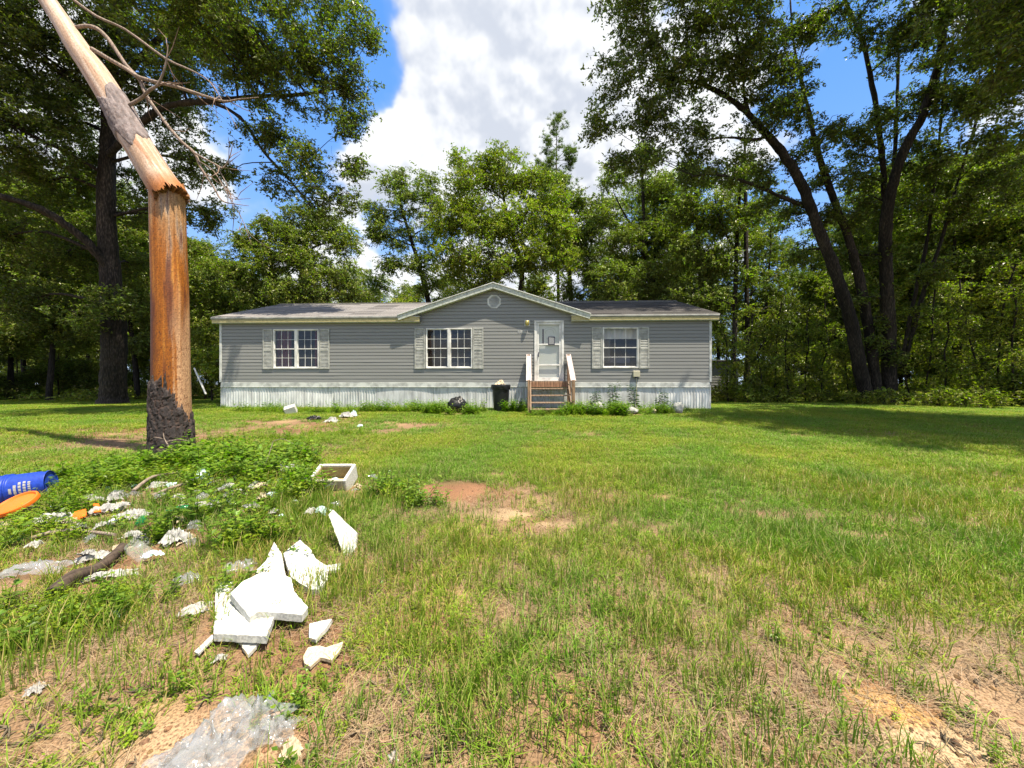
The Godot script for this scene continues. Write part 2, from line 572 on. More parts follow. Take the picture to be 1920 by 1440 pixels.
# trunks: [points, radii] each; lobes: [centre, radius]
func tree(called: String, label: String, group: String, category: String, trunks: Array, lobes: Array, kind: String, bark_col: Color, seed_: int, density := 1.0, ground := true, twigs := 9.0, gap := -0.02) -> Node3D:
	rng.seed = seed_
	n_gap.seed = seed_
	var base: Vector3 = trunks[0][0][0]
	if ground:
		base.y = gh(base.x, base.z)
	var t := thing(called, label, category, base, 0.0, group)
	var wood := MB.new()
	var limb := MB.new()
	var spine := []
	for k in trunks.size():
		var pts := PackedVector3Array()
		for p: Vector3 in trunks[k][0]:
			pts.append(p - base)
		var rads := PackedFloat32Array(trunks[k][1])
		if ground and pts[0].y > -0.5 and pts[0].y < 1.2 and k < 2:
			pts.insert(0, Vector3(pts[0].x, -0.2, pts[0].z))
			rads.insert(0, rads[0] * 1.4)
			pts[1].y = 0.35
		var sm := curve_points(pts, rads, 14 if rads[1] > 0.2 else 6)
		wood.tube(sm[0], sm[1], 30 if rads[1] > 0.2 else 8, bark_col, 0.05)
		for q in sm[0].size():
			spine.append([sm[0][q], sm[1][q]])
	var leaf: Dictionary = LEAF[kind]
	var buf := PackedFloat32Array()
	for lb in lobes:
		var c: Vector3 = lb[0] - base
		var r: float = lb[1]
		var near := 0
		var best := 1e9
		for q in spine.size():
			var sp: Vector3 = spine[q][0]
			var dd := sp.distance_to(c) + maxf(0.0, sp.y - c.y + 0.4 * r) * 1.5
			if dd < best:
				best = dd
				near = q
		var from: Vector3 = spine[near][0]
		var fr := clampf(float(spine[near][1]) * 0.5, 0.015, 0.045 + 0.02 * r)
		var bend := (from + c) * 0.5 + Vector3(rf(-0.3, 0.3), rf(-0.1, 0.5), rf(-0.3, 0.3)) * minf(1.0, best * 0.3)
		var path := PackedVector3Array([from, bend, c, c + (c - bend).normalized() * r * 0.5])
		var sm := curve_points(path, PackedFloat32Array([fr, fr * 0.75, fr * 0.45, 0.008]), 3)
		limb.tube(sm[0], sm[1], 5, bark_col, 0.0, false)
		for q in int(twigs * r):
			var st: Vector3 = sm[0][rng.randi_range(4, sm[0].size() - 1)]
			var e := c + runit() * r * rf(0.5, 1.0)
			var mid2 := (st + e) * 0.5 + runit() * 0.15
			limb.tube(PackedVector3Array([st, mid2, e]), PackedFloat32Array([fr * 0.3, fr * 0.2, 0.004]), 3, bark_col, 0.0, false)
		var want := int(leaf.per * r * r * density)
		var tint := rf(0.82, 1.15)
		var tries := 0
		while want > 0 and tries < 4000:
			tries += 1
			var p := c + runit() * Vector3(r, r * 0.85, r) * pow(rng.randf(), 0.42) * rf(0.85, 1.12)
			if n_gap.get_noise_3dv(p + base) < gap:
				continue
			want -= 1
			var s := rf(0.75, 1.25)
			var b := Basis.from_euler(Vector3(rf(-0.5, 0.5), rf(0, TAU), rf(-0.5, 0.5))).scaled(Vector3(s, s, s))
			var k := tint * rf(0.8, 1.2)
			put(buf, b, p, Color(k * rf(0.92, 1.12), k, k * rf(0.85, 1.1)))
	var fat := float(trunks[0][1][0]) / 0.3
	for q in wood.v.size():
		var w := wood.v[q] + base
		var f := 1.0 + 0.9 * n_fine.get_noise_3d(w.x * 22.0, w.y * 7.0, w.z * 22.0) + 0.5 * n_mid.get_noise_3d(w.x * 6.0, w.y * 6.0, w.z * 6.0)
		var ridge := n_fine.get_noise_3d(w.x * 90.0, w.y * 16.0, w.z * 90.0)
		wood.v[q] += wood.n[q] * 0.055 * ridge * minf(1.0, fat)
		f *= 1.0 + 0.8 * ridge
		wood.c[q] = Color(bark_col.r * f, bark_col.g * f, bark_col.b * f)
	obj("trunk", wood, M.bark, t)
	if limb.v.size():
		obj("branches", limb, M.bark, t).set_meta("kind", "stuff")
	many("crown", leaf.mesh, M.leaf, buf, t)
	return t


# a tree of no particular pose: trunk, height, spread of its crown
func wild_tree(called: String, label: String, group: String, at: Vector3, height: float, spread: float, bare: float, kind: String, bark_col: Color, seed_: int, density := 1.0, r0 := 0.14) -> Node3D:
	rng.seed = seed_ * 7 + 1
	var pts := []
	var rads := []
	var lean := Vector3(rf(-0.08, 0.08), 0, rf(-0.08, 0.08))
	for k in 6:
		var u := k / 5.0
		pts.append(at + Vector3(0, height * 0.93 * u, 0) + lean * height * u + Vector3(rf(-0.15, 0.15), 0, rf(-0.15, 0.15)) * u)
		rads.append(lerpf(r0, 0.03, u))
	var lobes := []
	var count := int(clampf(height * 1.1, 5, 14))
	for k in count:
		var u := lerpf(bare, 1.0, (k + 0.5) / count)
		var w := spread * sqrt(clampf(1.15 - pow(absf(u - (bare + 0.3 * (1.0 - bare))) / (1.05 - bare), 2.0), 0.05, 1.0))
		var a := k * 2.4 + rf(-0.5, 0.5)
		var off := w * rf(0.25, 0.65)
		lobes.append([at + lean * height * u + Vector3(cos(a) * off, height * u, sin(a) * off), clampf(w * rf(0.45, 0.7), 0.5, 2.4)])
	return tree(called, label, group, "tree", [[pts, rads]], lobes, kind, bark_col, seed_, density)


func pine_tree(called: String, label: String, group: String, at: Vector3, height: float, spread: float, bare: float, seed_: int, r0 := 0.16) -> Node3D:
	rng.seed = seed_ * 3 + 2
	var lobes := []
	var pts := []
	var rads := []
	for k in 6:
		var u := k / 5.0
		pts.append(at + Vector3(sin(k * 1.3 + seed_) * 0.08, height * u, 0))
		rads.append(lerpf(r0, 0.02, u))
	var tiers := int((1.0 - bare) * height / 0.75)
	for k in tiers:
		var u := lerpf(bare, 1.0, (k + 0.6) / tiers)
		var w := spread * pow(1.0 - (u - bare) / (1.03 - bare), 0.7)
		for q in 3:
			var a := rf(0, TAU)
			lobes.append([at + Vector3(cos(a) * w * 0.75, height * u + rf(-0.2, 0.3), sin(a) * w * 0.75), clampf(w * 0.42, 0.32, 0.8)])
	return tree(called, label, group, "pine tree", [[pts, rads]], lobes, "pine", Color(0.2, 0.15, 0.11), seed_)


func bush(called: String, label: String, group: String, at: Vector3, wide: float, high: float, kind: String, seed_: int, density := 1.0) -> Node3D:
	rng.seed = seed_ * 5 + 3
	var pts := []
	var lobes := []
	for k in 4:
		pts.append(at + Vector3(rf(-0.05, 0.05), high * 0.25 * k, rf(-0.05, 0.05)))
	var n := int(4 + wide * 1.6)
	for k in n:
		var a := k * 2.4
		var u := sqrt((k + 0.5) / n)
		var r := rf(0.32, 0.5) * minf(wide, high)
		lobes.append([at + Vector3(cos(a) * u * wide * 0.6, clampf(high * rf(0.25, 0.85) * (1.15 - 0.5 * u), r * 0.6, high), sin(a) * u * wide * 0.5), r])
	return tree(called, label, group, "bush", [[pts, [0.04, 0.035, 0.03, 0.015]]], lobes, kind, Color(0.12, 0.09, 0.06), seed_, density, true, 6.0)


func blades(count: int, high: float, wide: float, spread: float, lean: float, col: Color, seed_: int) -> ArrayMesh:
	rng.seed = seed_
	var m := MB.new()
	for k in count:
		var a := rf(0, TAU)
		var o := Vector3(cos(a), 0, sin(a)) * spread * sqrt(rng.randf())
		var dir := Vector3(rf(-1, 1), 0, rf(-1, 1)).normalized()
		var h := high * rf(0.55, 1.15)
		var w := wide * rf(0.7, 1.2)
		var sd := dir.cross(Vector3.UP).normalized() * w * 0.5
		sd = sd.rotated(Vector3.UP, rf(-0.9, 0.9))
		var le := lean * rf(0.2, 1.3)
		var mid := o + Vector3(0, h * 0.58, 0) + dir * h * le * 0.3
		var tip := o + Vector3(0, h * (1.0 - 0.25 * le), 0) + dir * h * le
		var b := rf(0.75, 1.25)
		var dry := rng.randf()
		var cc := Color(col.r * b, col.g * b, col.b * b)
		if dry > 0.86:
			cc = cc.lerp(Color(0.3, 0.24, 0.1), 0.7)
		var c2 := cc.lerp(Color(cc.r * 1.25, cc.g * 1.1, cc.b), 0.6)
		m.quad(o - sd, o + sd, mid + sd * 0.8, mid - sd * 0.8, cc)
		m.tri(mid - sd * 0.8, mid + sd * 0.8, tip, c2)
	return m.mesh()


func straw_mesh(count: int, seed_: int) -> ArrayMesh:
	rng.seed = seed_
	var m := MB.new()
	for k in count:
		var o := Vector3(rf(-0.13, 0.13), rf(0.004, 0.03), rf(-0.13, 0.13))
		var dir := Vector3(rf(-1, 1), rf(-0.1, 0.28), rf(-1, 1)).normalized()
		var l := rf(0.05, 0.16)
		var sd := dir.cross(Vector3.UP).normalized() * rf(0.0006, 0.0014)
		var b := rf(0.6, 1.2)
		var cc := Color(0.29 * b, 0.22 * b, 0.14 * b)
		m.quad(o - sd, o + sd, o + dir * l + sd * 0.4, o + dir * l - sd * 0.4, cc)
	return m.mesh()


func weed_mesh(high: float, leaves: int, size: float, col: Color, seed_: int) -> ArrayMesh:
	rng.seed = seed_
	var m := MB.new()
	for st in 3:
		var dir := Vector3(rf(-0.5, 0.5), 1, rf(-0.5, 0.5)).normalized()
		var h := high * rf(0.65, 1.1)
		var o := Vector3(rf(-0.05, 0.05), 0, rf(-0.05, 0.05))
		m.tube(PackedVector3Array([o, o + dir * h * 0.5, o + dir * h]), PackedFloat32Array([0.004, 0.003, 0.0015]), 3, col * 0.8, 0.0, false)
		for k in leaves:
			var u := (k + 1.0) / leaves
			var p := o + dir * h * u
			var a := k * 2.4 + st
			var out := Vector3(cos(a), rf(0.05, 0.5), sin(a)).normalized()
			var nn := (Vector3.UP + out * rf(-0.4, 0.2) + runit() * 0.3).normalized()
			var sd := out.cross(nn).normalized()
			var l := size * rf(0.7, 1.25) * (1.15 - 0.5 * u)
			var b := rf(0.75, 1.3)
			var cc := Color(col.r * b * rf(0.85, 1.2), col.g * b, col.b * b)
			var foot := p + out * l * 0.25
			var tip := foot + out * l
			var mid := foot + out * l * 0.5
			m.tri(foot, mid + sd * l * 0.3 + nn * l * 0.06, tip, cc)
			m.tri(foot, tip, mid - sd * l * 0.3 + nn * l * 0.06, cc)
	return m.mesh()


func make_ground() -> void:
	for p in PATCH:
		patch_n.append_array(PackedFloat32Array([p[0], p[1], 1.0 / p[2], 1.0 / p[3], p[4]]))
	var xs := PackedFloat32Array()
	var zs := PackedFloat32Array()
	var x := -150.0
	while x < 150.0:
		xs.append(x)
		var ax := absf(x)
		x += 0.055 if ax < 4.5 else 0.11 if ax < 12.0 else maxf(0.3, (ax - 11.0) * 0.18)
	var z := 12.0
	while z > -180.0:
		zs.append(z)
		z -= 0.5 if z > 0.5 else 0.05 if z > -5.0 else 0.1 if z > -14.0 else maxf(0.25, (-z - 12.5) * 0.16)
	var nx := xs.size()
	var nz := zs.size()
	var p := PackedVector3Array()
	var c := PackedColorArray()
	p.resize(nx * nz)
	c.resize(nx * nz)
	var tan_ := Color(0.3, 0.19, 0.11)
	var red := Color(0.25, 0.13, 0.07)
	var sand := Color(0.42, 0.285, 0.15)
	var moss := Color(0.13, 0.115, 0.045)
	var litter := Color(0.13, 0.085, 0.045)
	for b in nz:
		for a in nx:
			var k := b * nx + a
			var px := xs[a]
			var pz := zs[b]
			p[k] = Vector3(px, gh(px, pz), pz)
			var t := n_mid.get_noise_2d(px * 12.0, pz * 12.0 + 300.0)
			var f := n_fine.get_noise_2d(px * 45.0, pz * 45.0)
			var cc := tan_.lerp(red, smoothstep(-0.1, 0.5, t + f * 0.3))
			cc = cc.lerp(sand, smoothstep(0.18, 0.42, n_mid.get_noise_2d(px * 20.0 + 70.0, pz * 20.0) + f * 0.12) * 0.8)
			for q in SANDS:
				var u: float = (px - q[0]) / q[2]
				var w: float = (pz - q[1]) / q[3]
				var e := u * u + w * w + f * 0.9
				if e < 1.2:
					cc = cc.lerp(Color(q[4], q[5], q[6]), smoothstep(1.15, 0.85, e))
			var cv := cover(px, pz)
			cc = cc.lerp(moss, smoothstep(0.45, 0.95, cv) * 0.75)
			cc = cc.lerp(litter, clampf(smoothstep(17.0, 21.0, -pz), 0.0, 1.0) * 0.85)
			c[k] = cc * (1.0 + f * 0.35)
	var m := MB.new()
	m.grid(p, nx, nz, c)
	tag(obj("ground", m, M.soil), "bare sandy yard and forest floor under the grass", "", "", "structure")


const SANDS := [[1.64, -1.7, 0.17, 0.08, 0.48, 0.28, 0.1], [1.7, -1.62, 0.13, 0.06, 0.48, 0.28, 0.1], [2.15, -1.67, 0.3, 0.25, 0.4, 0.265, 0.155], [1.69, -1.49, 0.35, 0.1, 0.45, 0.32, 0.19], [2.39, -1.95, 0.14, 0.06, 0.4, 0.265, 0.155], [-0.11, -3.91, 0.35, 0.14, 0.45, 0.32, 0.19], [-0.71, -4.61, 0.75, 0.4, 0.29, 0.15, 0.08], [2.87, -3.73, 0.2, 0.05, 0.45, 0.32, 0.19], [1.38, -2.67, 0.2, 0.08, 0.45, 0.32, 0.19], [1.55, -1.85, 0.16, 0.05, 0.45, 0.32, 0.19], [-1.33, -1.51, 0.5, 0.16, 0.4, 0.265, 0.155], [0.85, -2.54, 0.14, 0.06, 0.45, 0.32, 0.19], [0.51, -3.67, 0.3, 0.08, 0.45, 0.32, 0.19]]


func in_house(x: float, z: float) -> bool:
	var lx := (x - HOUSE_AT.x) + (z - HOUSE_AT.z) * 0.0401
	var lz := -(x - HOUSE_AT.x) * 0.0401 + (z - HOUSE_AT.z)
	return absf(lx) < 8.95 and lz < -0.02 and lz > -7.5


func grow_grass() -> void:
	var green := Color(0.165, 0.3, 0.02)
	var short_m := blades(15, 0.085, 0.006, 0.07, 1.25, green, 11)
	var mid_m := blades(9, 0.14, 0.0056, 0.06, 0.85, Color(0.165, 0.29, 0.022), 12)
	var tall_m := blades(7, 0.24, 0.005, 0.05, 0.5, Color(0.15, 0.265, 0.028), 13)
	var dry_m := straw_mesh(12, 14)
	var bs := PackedFloat32Array()
	var bm := PackedFloat32Array()
	var bt := PackedFloat32Array()
	var bd := PackedFloat32Array()
	rng.seed = 99
	var z := -0.9
	while z > -27.0:
		var d := -z
		var per := 900.0 if d < 4.0 else 560.0 if d < 8.0 else 300.0 if d < 15.0 else 110.0
		var half := 1.4 * d + 2.6
		var step := 0.1 + d * 0.01
		var n := int(per * step * half * 2.0)
		for k in n:
			var x := rf(-half, half)
			var zz := z - rf(0.0, step)
			if in_house(x, zz):
				continue
			var c := cover(x, zz)
			var r := rng.randf()
			var at := Vector3(x, gh(x, zz) - 0.006, zz)
			var wide := 1.0 + maxf(0.0, d - 4.0) * 0.11
			var tone := rf(0.8, 1.2)
			var yel := clampf(n_mid.get_noise_2d(x * 14.0, zz * 14.0 + 77.0) * 1.3 + 0.5, 0.0, 1.0)
			var col := Color(tone * lerpf(0.85, 1.28, yel), tone * lerpf(0.95, 1.06, yel), tone)
			var turn := Basis(Vector3.UP, rf(0, TAU))
			if kept_open(x, zz):
				continue
			var near := smoothstep(5.5, 3.0, d)
			if r < lerpf(c * 0.88, 0.12 + 0.58 * c, near):
				var kind := rng.randf() + n_fine.get_noise_2d(x * 18.0, zz * 18.0) * 0.5
				if d < 5.2 and kind > 0.66:
					var s := rf(0.6, 1.1)
					put(bt, turn * Basis.from_scale(Vector3(1, s, 1)), at, col)
				elif kind > lerpf(0.3, 0.74, smoothstep(2.8, 5.5, d)):
					var s := rf(0.6, 1.15) * (1.0 if d < 9.0 else 0.8)
					put(bm, turn * Basis.from_scale(Vector3(wide, s, wide)), at, col)
				else:
					var s := rf(0.65, 1.2)
					put(bs, turn * Basis.from_scale(Vector3(wide, s, wide)), at, col)
			elif d < 9.0 and r < lerpf(c * 0.9 + 0.12, 0.72, near * 0.8) and n_mid.get_noise_2d(x * 30.0, zz * 30.0) > -0.12:
				put(bd, turn * Basis.from_scale(Vector3(wide, 1, wide)), at, Color(tone * 1.05, tone, tone * rf(0.8, 1.1)))
		z -= step
	for q in CLUMPS:
		for k in int(q[3]):
			var a := rf(0, TAU)
			var r: float = q[2] * sqrt(rng.randf())
			var px: float = q[0] + cos(a) * r
			var pz: float = q[1] + sin(a) * r
			if kept_open(px, pz):
				continue
			var s: float = q[4] * rf(0.7, 1.2)
			put(bt, Basis(Vector3.UP, rf(0, TAU)) * Basis.from_scale(Vector3(s * 0.9, s, s * 0.9)), Vector3(px, gh(px, pz) - 0.006, pz), Color(1.05, 1, 0.9) * rf(0.8, 1.2))
	tag(many("lawn_grass", short_m, M.grass, bs), "short bright green lawn grass in front of the mobile home", "grass")
	tag(many("meadow_grass", mid_m, M.grass, bm), "loose ankle high grass growing through the lawn", "grass")
	tag(many("tall_grass", tall_m, M.grass, bt), "tall thin upright grass blades on the sandy foreground", "grass")
	tag(many("dead_grass", dry_m, M.straw, bd), "dry straw coloured dead grass lying on the soil", "grass")


func grow_weeds() -> void:
	var wa := weed_mesh(0.2, 11, 0.045, Color(0.25, 0.37, 0.025), 31)
	var wb := weed_mesh(0.32, 10, 0.07, Color(0.15, 0.25, 0.025), 32)
	var ba := PackedFloat32Array()
	var bb := PackedFloat32Array()
	rng.seed = 77
	for spot in WEEDS:
		for k in int(spot[4]):
			var a := rf(0, TAU)
			var r := sqrt(rng.randf())
			var x: float = spot[0] + cos(a) * r * spot[2]
			var z: float = spot[1] + sin(a) * r * spot[3]
			if n_fine.get_noise_2d(x * 40.0, z * 40.0) < -0.12 or kept_open(x, z):
				continue
			var s: float = rf(0.6, 1.15) * spot[5]
			var tone := rf(0.75, 1.25)
			var b := Basis.from_euler(Vector3(rf(-0.2, 0.2), rf(0, TAU), rf(-0.2, 0.2))).scaled(Vector3(s, s, s))
			var at := Vector3(x, gh(x, z) - 0.01, z)
			if rng.randf() < spot[6]:
				put(bb, b, at, Color(tone, tone, tone))
			else:
				put(ba, b, at, Color(tone * 1.05, tone, tone))
	tag(many("small_weeds", wa, M.leaf, ba), "low yellow green broad leaved weeds over the rubbish and along the skirting", "weeds")
	tag(many("leafy_weeds", wb, M.leaf, bb), "darker knee high leafy weeds among the rubbish and by the skirting", "weeds")
	# clods and grit on the bare soil
	var cm := MB.new()
	var cp := PackedVector3Array()
	for r in 5:
		for s in 7:
			var dd := Vector3(sin(PI * r / 4.0) * cos(TAU * s / 7.0), cos(PI * r / 4.0) * 0.6, sin(PI * r / 4.0) * sin(TAU * s / 7.0))
			cp.append(dd * 0.012 * (1.0 + 0.5 * n_fine.get_noise_3dv(dd * 60.0)))
	cm.grid(cp, 7, 5, PackedColorArray([Color(0.24, 0.145, 0.08)]), true, false)
	var bc := PackedFloat32Array()
	for k in 22000:
		var d := 1.3 + 7.0 * pow(rng.randf(), 1.5)
		var x := rf(-1.45, 1.45) * d
		if cover(x, -d) > rf(0.25, 0.75):
			continue
		var s := 0.3 + 1.3 * pow(rng.randf(), 3.0)
		var tone := rf(0.6, 1.5)
		put(bc, Basis.from_euler(Vector3(0, rf(0, TAU), 0)).scaled(Vector3(s, s * rf(0.5, 1.0), s)), Vector3(x, gh(x, -d), -d), Color(tone, tone * rf(0.9, 1.1), tone * rf(0.8, 1.1)))
	tag(many("soil_clods", cm.mesh(), M.soil, bc), "small clods and grit of tan earth on the bare soil", "soil clods")
	# fallen brown leaves on the soil
	var lf := leaf_clump(3, 0.06, 0.06, 0.03, Color(0.15, 0.07, 0.03), 0.5, 33)
	var bl := PackedFloat32Array()
	for k in 420:
		var d := 1.2 + 9.0 * rng.randf() * rng.randf()
		var x := rf(-1.45, 1.45) * d
		put(bl, Basis.from_euler(Vector3(0, rf(0, TAU), 0)).scaled(Vector3(1, 0.25, 1) * rf(0.5, 1.0)), Vector3(x, gh(x, -d) + 0.012, -d), Color(1, 1, 1) * rf(0.6, 1.5))
	tag(many("fallen_leaves", lf, M.straw, bl), "scattered reddish brown dead leaves on the bare soil", "leaves")


const CLUMPS := [[-1.82, -3.61, 0.28, 60, 1.35], [-2.2, -3.94, 0.3, 50, 1.2], [-1.71, -3.94, 0.25, 30, 1.1], [-1.14, -2.54, 0.22, 34, 1], [-1.05, -2.88, 0.3, 26, 1], [-0.49, -2.18, 0.3, 30, 1], [0.16, -2.88, 0.5, 60, 1], [-0.03, -1.98, 0.3, 26, 1], [0.99, -1.81, 0.25, 22, 1], [-2.36, -2.06, 0.3, 50, 1.1], [-1.83, -1.98, 0.25, 26, 0.9], [-1.21, -3.94, 0.2, 26, 1.1], [-0.23, -1.67, 0.2, 18, 1]]
const WEEDS := [[-5.2, -4.42, 1.2, 0.5, 640, 1, 0.12], [-4.68, -4.71, 1, 0.5, 800, 1.1, 0.15], [-4.67, -5.29, 0.9, 0.35, 500, 1.15, 0.2], [-3.97, -5.57, 1.1, 0.5, 950, 1.3, 0.15], [-4.48, -5.94, 0.6, 0.3, 200, 1.6, 0.2], [-2.72, -4.42, 0.9, 0.5, 760, 1.05, 0.3], [-2.47, -3.33, 0.55, 0.35, 240, 1, 0.5], [-4.19, -3.33, 0.7, 0.35, 260, 1, 0.1], [-3.18, -3.61, 0.6, 0.3, 90, 0.8, 0.4], [-4.02, -3.55, 0.6, 0.25, 70, 0.8, 0.3], [-2.68, -2.23, 0.5, 0.25, 110, 0.7, 0.2], [-2.14, -2.43, 0.5, 0.3, 50, 0.6, 0.3], [-1.64, -2.67, 0.3, 0.2, 14, 0.8, 0.5], [-2.61, -3.33, 0.5, 0.2, 90, 0.9, 0.6], [-1.36, -4.42, 0.45, 0.3, 110, 0.9, 0.3], [-0.9, -4.01, 0.2, 0.15, 40, 0.8, 0.5], [-4.07, -8.08, 1.2, 0.7, 200, 0.8, 0.1], [-5.04, -7.51, 1.4, 0.8, 220, 0.8, 0.1], [-6.04, -12.69, 3.2, 0.5, 520, 1.15, 0.2], [-2.84, -12.69, 2, 0.5, 460, 1.3, 0.35], [-1.86, -12.09, 0.95, 0.4, 380, 1.3, 0.5], [0.18, -12.69, 0.5, 0.25, 90, 1.3, 0.7], [1.16, -11.56, 0.8, 0.4, 90, 1, 0.7], [2.81, -11.82, 1.3, 0.45, 420, 1.4, 0.6], [4.06, -12.09, 1.2, 0.4, 300, 1.2, 0.5], [5.86, -12.69, 0.8, 0.3, 70, 0.8, 0.5], [-9.89, -14.14, 1.6, 0.5, 170, 0.9, 0.2], [0.17, -2.96, 3.5, 1.6, 900, 0.33, 0.2], [0.34, -1.75, 2, 0.6, 420, 0.26, 0.2], [3.94, -4.09, 3, 1.5, 500, 0.35, 0.2], [1.98, -1.91, 1.3, 0.6, 260, 0.28, 0.2], [-1.62, -1.75, 1.2, 0.5, 120, 0.3, 0.2], [-1.39, -1.51, 0.8, 0.3, 26, 0.5, 0.4], [1.63, -15.8, 0.5, 0.4, 60, 1.2, 0.6]]


# ---------- the mobile home, in its own axes: x along the front, z out of it
const OPENINGS := [[-6.89, 1.436, -5.15, 2.894], [-1.235, 1.436, 0.49, 2.894], [5.105, 1.436, 6.385, 2.894], [2.72, 0.95, 3.73, 3.137]]
const Y0 := 0.95
const COURSE := 0.1215


func siding_board(x0: float, x1: float, y0: float, y1: float, slant0: float, slant1: float, k: int, parent: Node) -> void:
	var m := MB.new()
	var n := maxi(2, int((x1 - x0) / 0.11))
	var p := PackedVector3Array()
	var low := smoothstep(2.3, 1.3, y0)
	for row in 5:
		for q in n + 1:
			var u := float(q) / n
			var top := row >= 2
			var x := lerpf(x0 + (slant0 if top else 0.0), x1 + (slant1 if top else 0.0), u)
			var wave := maxf(-0.1, n_mid.get_noise_2d(x * 9.0 + k * 3.0, k * 7.0) * 0.9 + n_mid.get_noise_2d(x * 25.0, k * 41.0) * 0.3) * (0.0004 + 0.009 * low)
			var y: float = [y0 - 0.001, y0, y0 + (y1 - y0) * 0.8, y0 + (y1 - y0) * 0.83, y1][row]
			var z: float = [0.003, 0.023, 0.0185, 0.003, 0.003][row]
			p.append(Vector3(x, y, z + wave * [0.1, 1.0, 0.15, 0.0, 0.0][row]))
	# the lip is its own hard edge
	m.grid(p.slice(0, (n + 1) * 2), n + 1, 2, PackedColorArray([Color.WHITE]), false, false)
	var tone := PackedColorArray([Color.WHITE * rf(0.95, 1.05)])
	m.grid(p.slice(n + 1, (n + 1) * 3), n + 1, 2, tone, false, false)
	m.grid(p.slice((n + 1) * 2, (n + 1) * 5), n + 1, 3, tone, false, false)
	obj("siding_board", m, M.siding, parent)


func boxed(called: String, mid: Vector3, s: Vector3, material: Material, parent: Node, ch := 0.005, col := Color.WHITE, bs := Basis()) -> MeshInstance3D:
	var m := MB.new()
	m.box(mid, s, ch, col, bs)
	return obj(called, m, material, parent)


func between(x0: float, y0: float, x1: float, y1: float, z0: float, z1: float) -> Array:
	return [Vector3((x0 + x1) * 0.5, (y0 + y1) * 0.5, (z0 + z1) * 0.5), Vector3(absf(x1 - x0), absf(y1 - y0), absf(z1 - z0))]


func sash_window(x0: float, x1: float, y0: float, y1: float, parent: Node) -> void:
	var w := Node3D.new()
	w.name = "window"
	parent.add_child(w, true)
	var fr := MB.new()
	for r in [[x0, y0, x0 + 0.035, y1], [x1 - 0.035, y0, x1, y1], [x0 + 0.035, y1 - 0.035, x1 - 0.035, y1], [x0 + 0.035, y0, x1 - 0.035, y0 + 0.045]]:
		var b := between(r[0], r[1], r[2], r[3], -0.05, 0.05)
		fr.box(b[0], b[1], 0.005)
	obj("window_frame", fr, M.white, w)
	var ym := (y0 + y1) * 0.5
	for half in 2:
		var a0 := (y0 + 0.045) if half == 0 else ym - 0.015
		var a1 := (ym + 0.015) if half == 0 else y1 - 0.035
		var z := -0.02 if half == 0 else 0.012
		var xa := x0 + 0.035
		var xb := x1 - 0.035
		var sa := MB.new()
		for r in [[xa, a0, xa + 0.022, a1], [xb - 0.022, a0, xb, a1], [xa + 0.022, a0, xb - 0.022, a0 + 0.03], [xa + 0.022, a1 - 0.022, xb - 0.022, a1]]:
			var b := between(r[0], r[1], r[2], r[3], z - 0.012, z + 0.012)
			sa.box(b[0], b[1], 0.003)
		obj("sash", sa, M.white, w)
		var cw := (xb - xa - 0.044) / 3.0
		var chh := (a1 - a0 - 0.052) / 2.0
		for q in 3:
			if q < 2:
				var xm := xa + 0.022 + cw * (q + 1)
				var b := between(xm - 0.0065, a0 + 0.03, xm + 0.0065, a1 - 0.022, z - 0.005, z + 0.007)
				boxed("muntin", b[0], b[1], M.white, w, 0.002)
			for r in 2:
				var b := between(xa + 0.022 + cw * q + 0.009 * float(q > 0), a0 + 0.03 + chh * r + 0.009 * float(r > 0), xa + 0.022 + cw * (q + 1) - 0.009 * float(q < 2), a0 + 0.03 + chh * (r + 1) - 0.009 * float(r < 1), z, z)
				var s: Vector3 = b[1] * 0.5
				var m := MB.new()
				var c: Vector3 = b[0]
				m.quad(c + Vector3(-s.x, -s.y, 0), c + Vector3(s.x, -s.y, 0), c + Vector3(s.x, s.y, 0), c + Vector3(-s.x, s.y, 0))
				obj("pane", m, M.glass, w)
		var b2 := between(xa + 0.022, a0 + 0.03 + chh - 0.0065, xb - 0.022, a0 + 0.03 + chh + 0.0065, z - 0.0065, z + 0.0055)
		boxed("muntin", b2[0], b2[1], M.white, w, 0.002)


func shutter(x0: float, x1: float, parent: Node) -> void:
	var y0 := 1.425
	var y1 := 2.9
	var s := Node3D.new()
	s.name = "shutter"
	parent.add_child(s, true)
	var m := MB.new()
	var ym := 2.12
	for r in [[x0, y0, x0 + 0.05, y1], [x1 - 0.05, y0, x1, y1], [x0 + 0.05, y1 - 0.06, x1 - 0.05, y1], [x0 + 0.05, y0, x1 - 0.05, y0 + 0.06], [x0 + 0.05, ym - 0.035, x1 - 0.05, ym + 0.035]]:
		var b := between(r[0], r[1], r[2], r[3], 0.02, 0.055)
		m.box(b[0], b[1], 0.006)
	var bk := between(x0 + 0.04, y0 + 0.04, x1 - 0.04, y1 - 0.04, 0.019, 0.03)
	m.box(bk[0], bk[1], 0.002)
	obj("shutter_frame", m, M.shutter, s)
	for half: Array in [[y0 + 0.06, ym - 0.035], [ym + 0.035, y1 - 0.06]]:
		var cnt := 12
		for k in cnt:
			var y: float = lerpf(half[0], half[1], (k + 0.5) / cnt)
			boxed("slat", Vector3((x0 + x1) * 0.5, y, 0.039), Vector3(x1 - x0 - 0.1, 0.042, 0.009), M.shutter, s, 0.003, Color.WHITE, Basis(Vector3.RIGHT, -0.42))


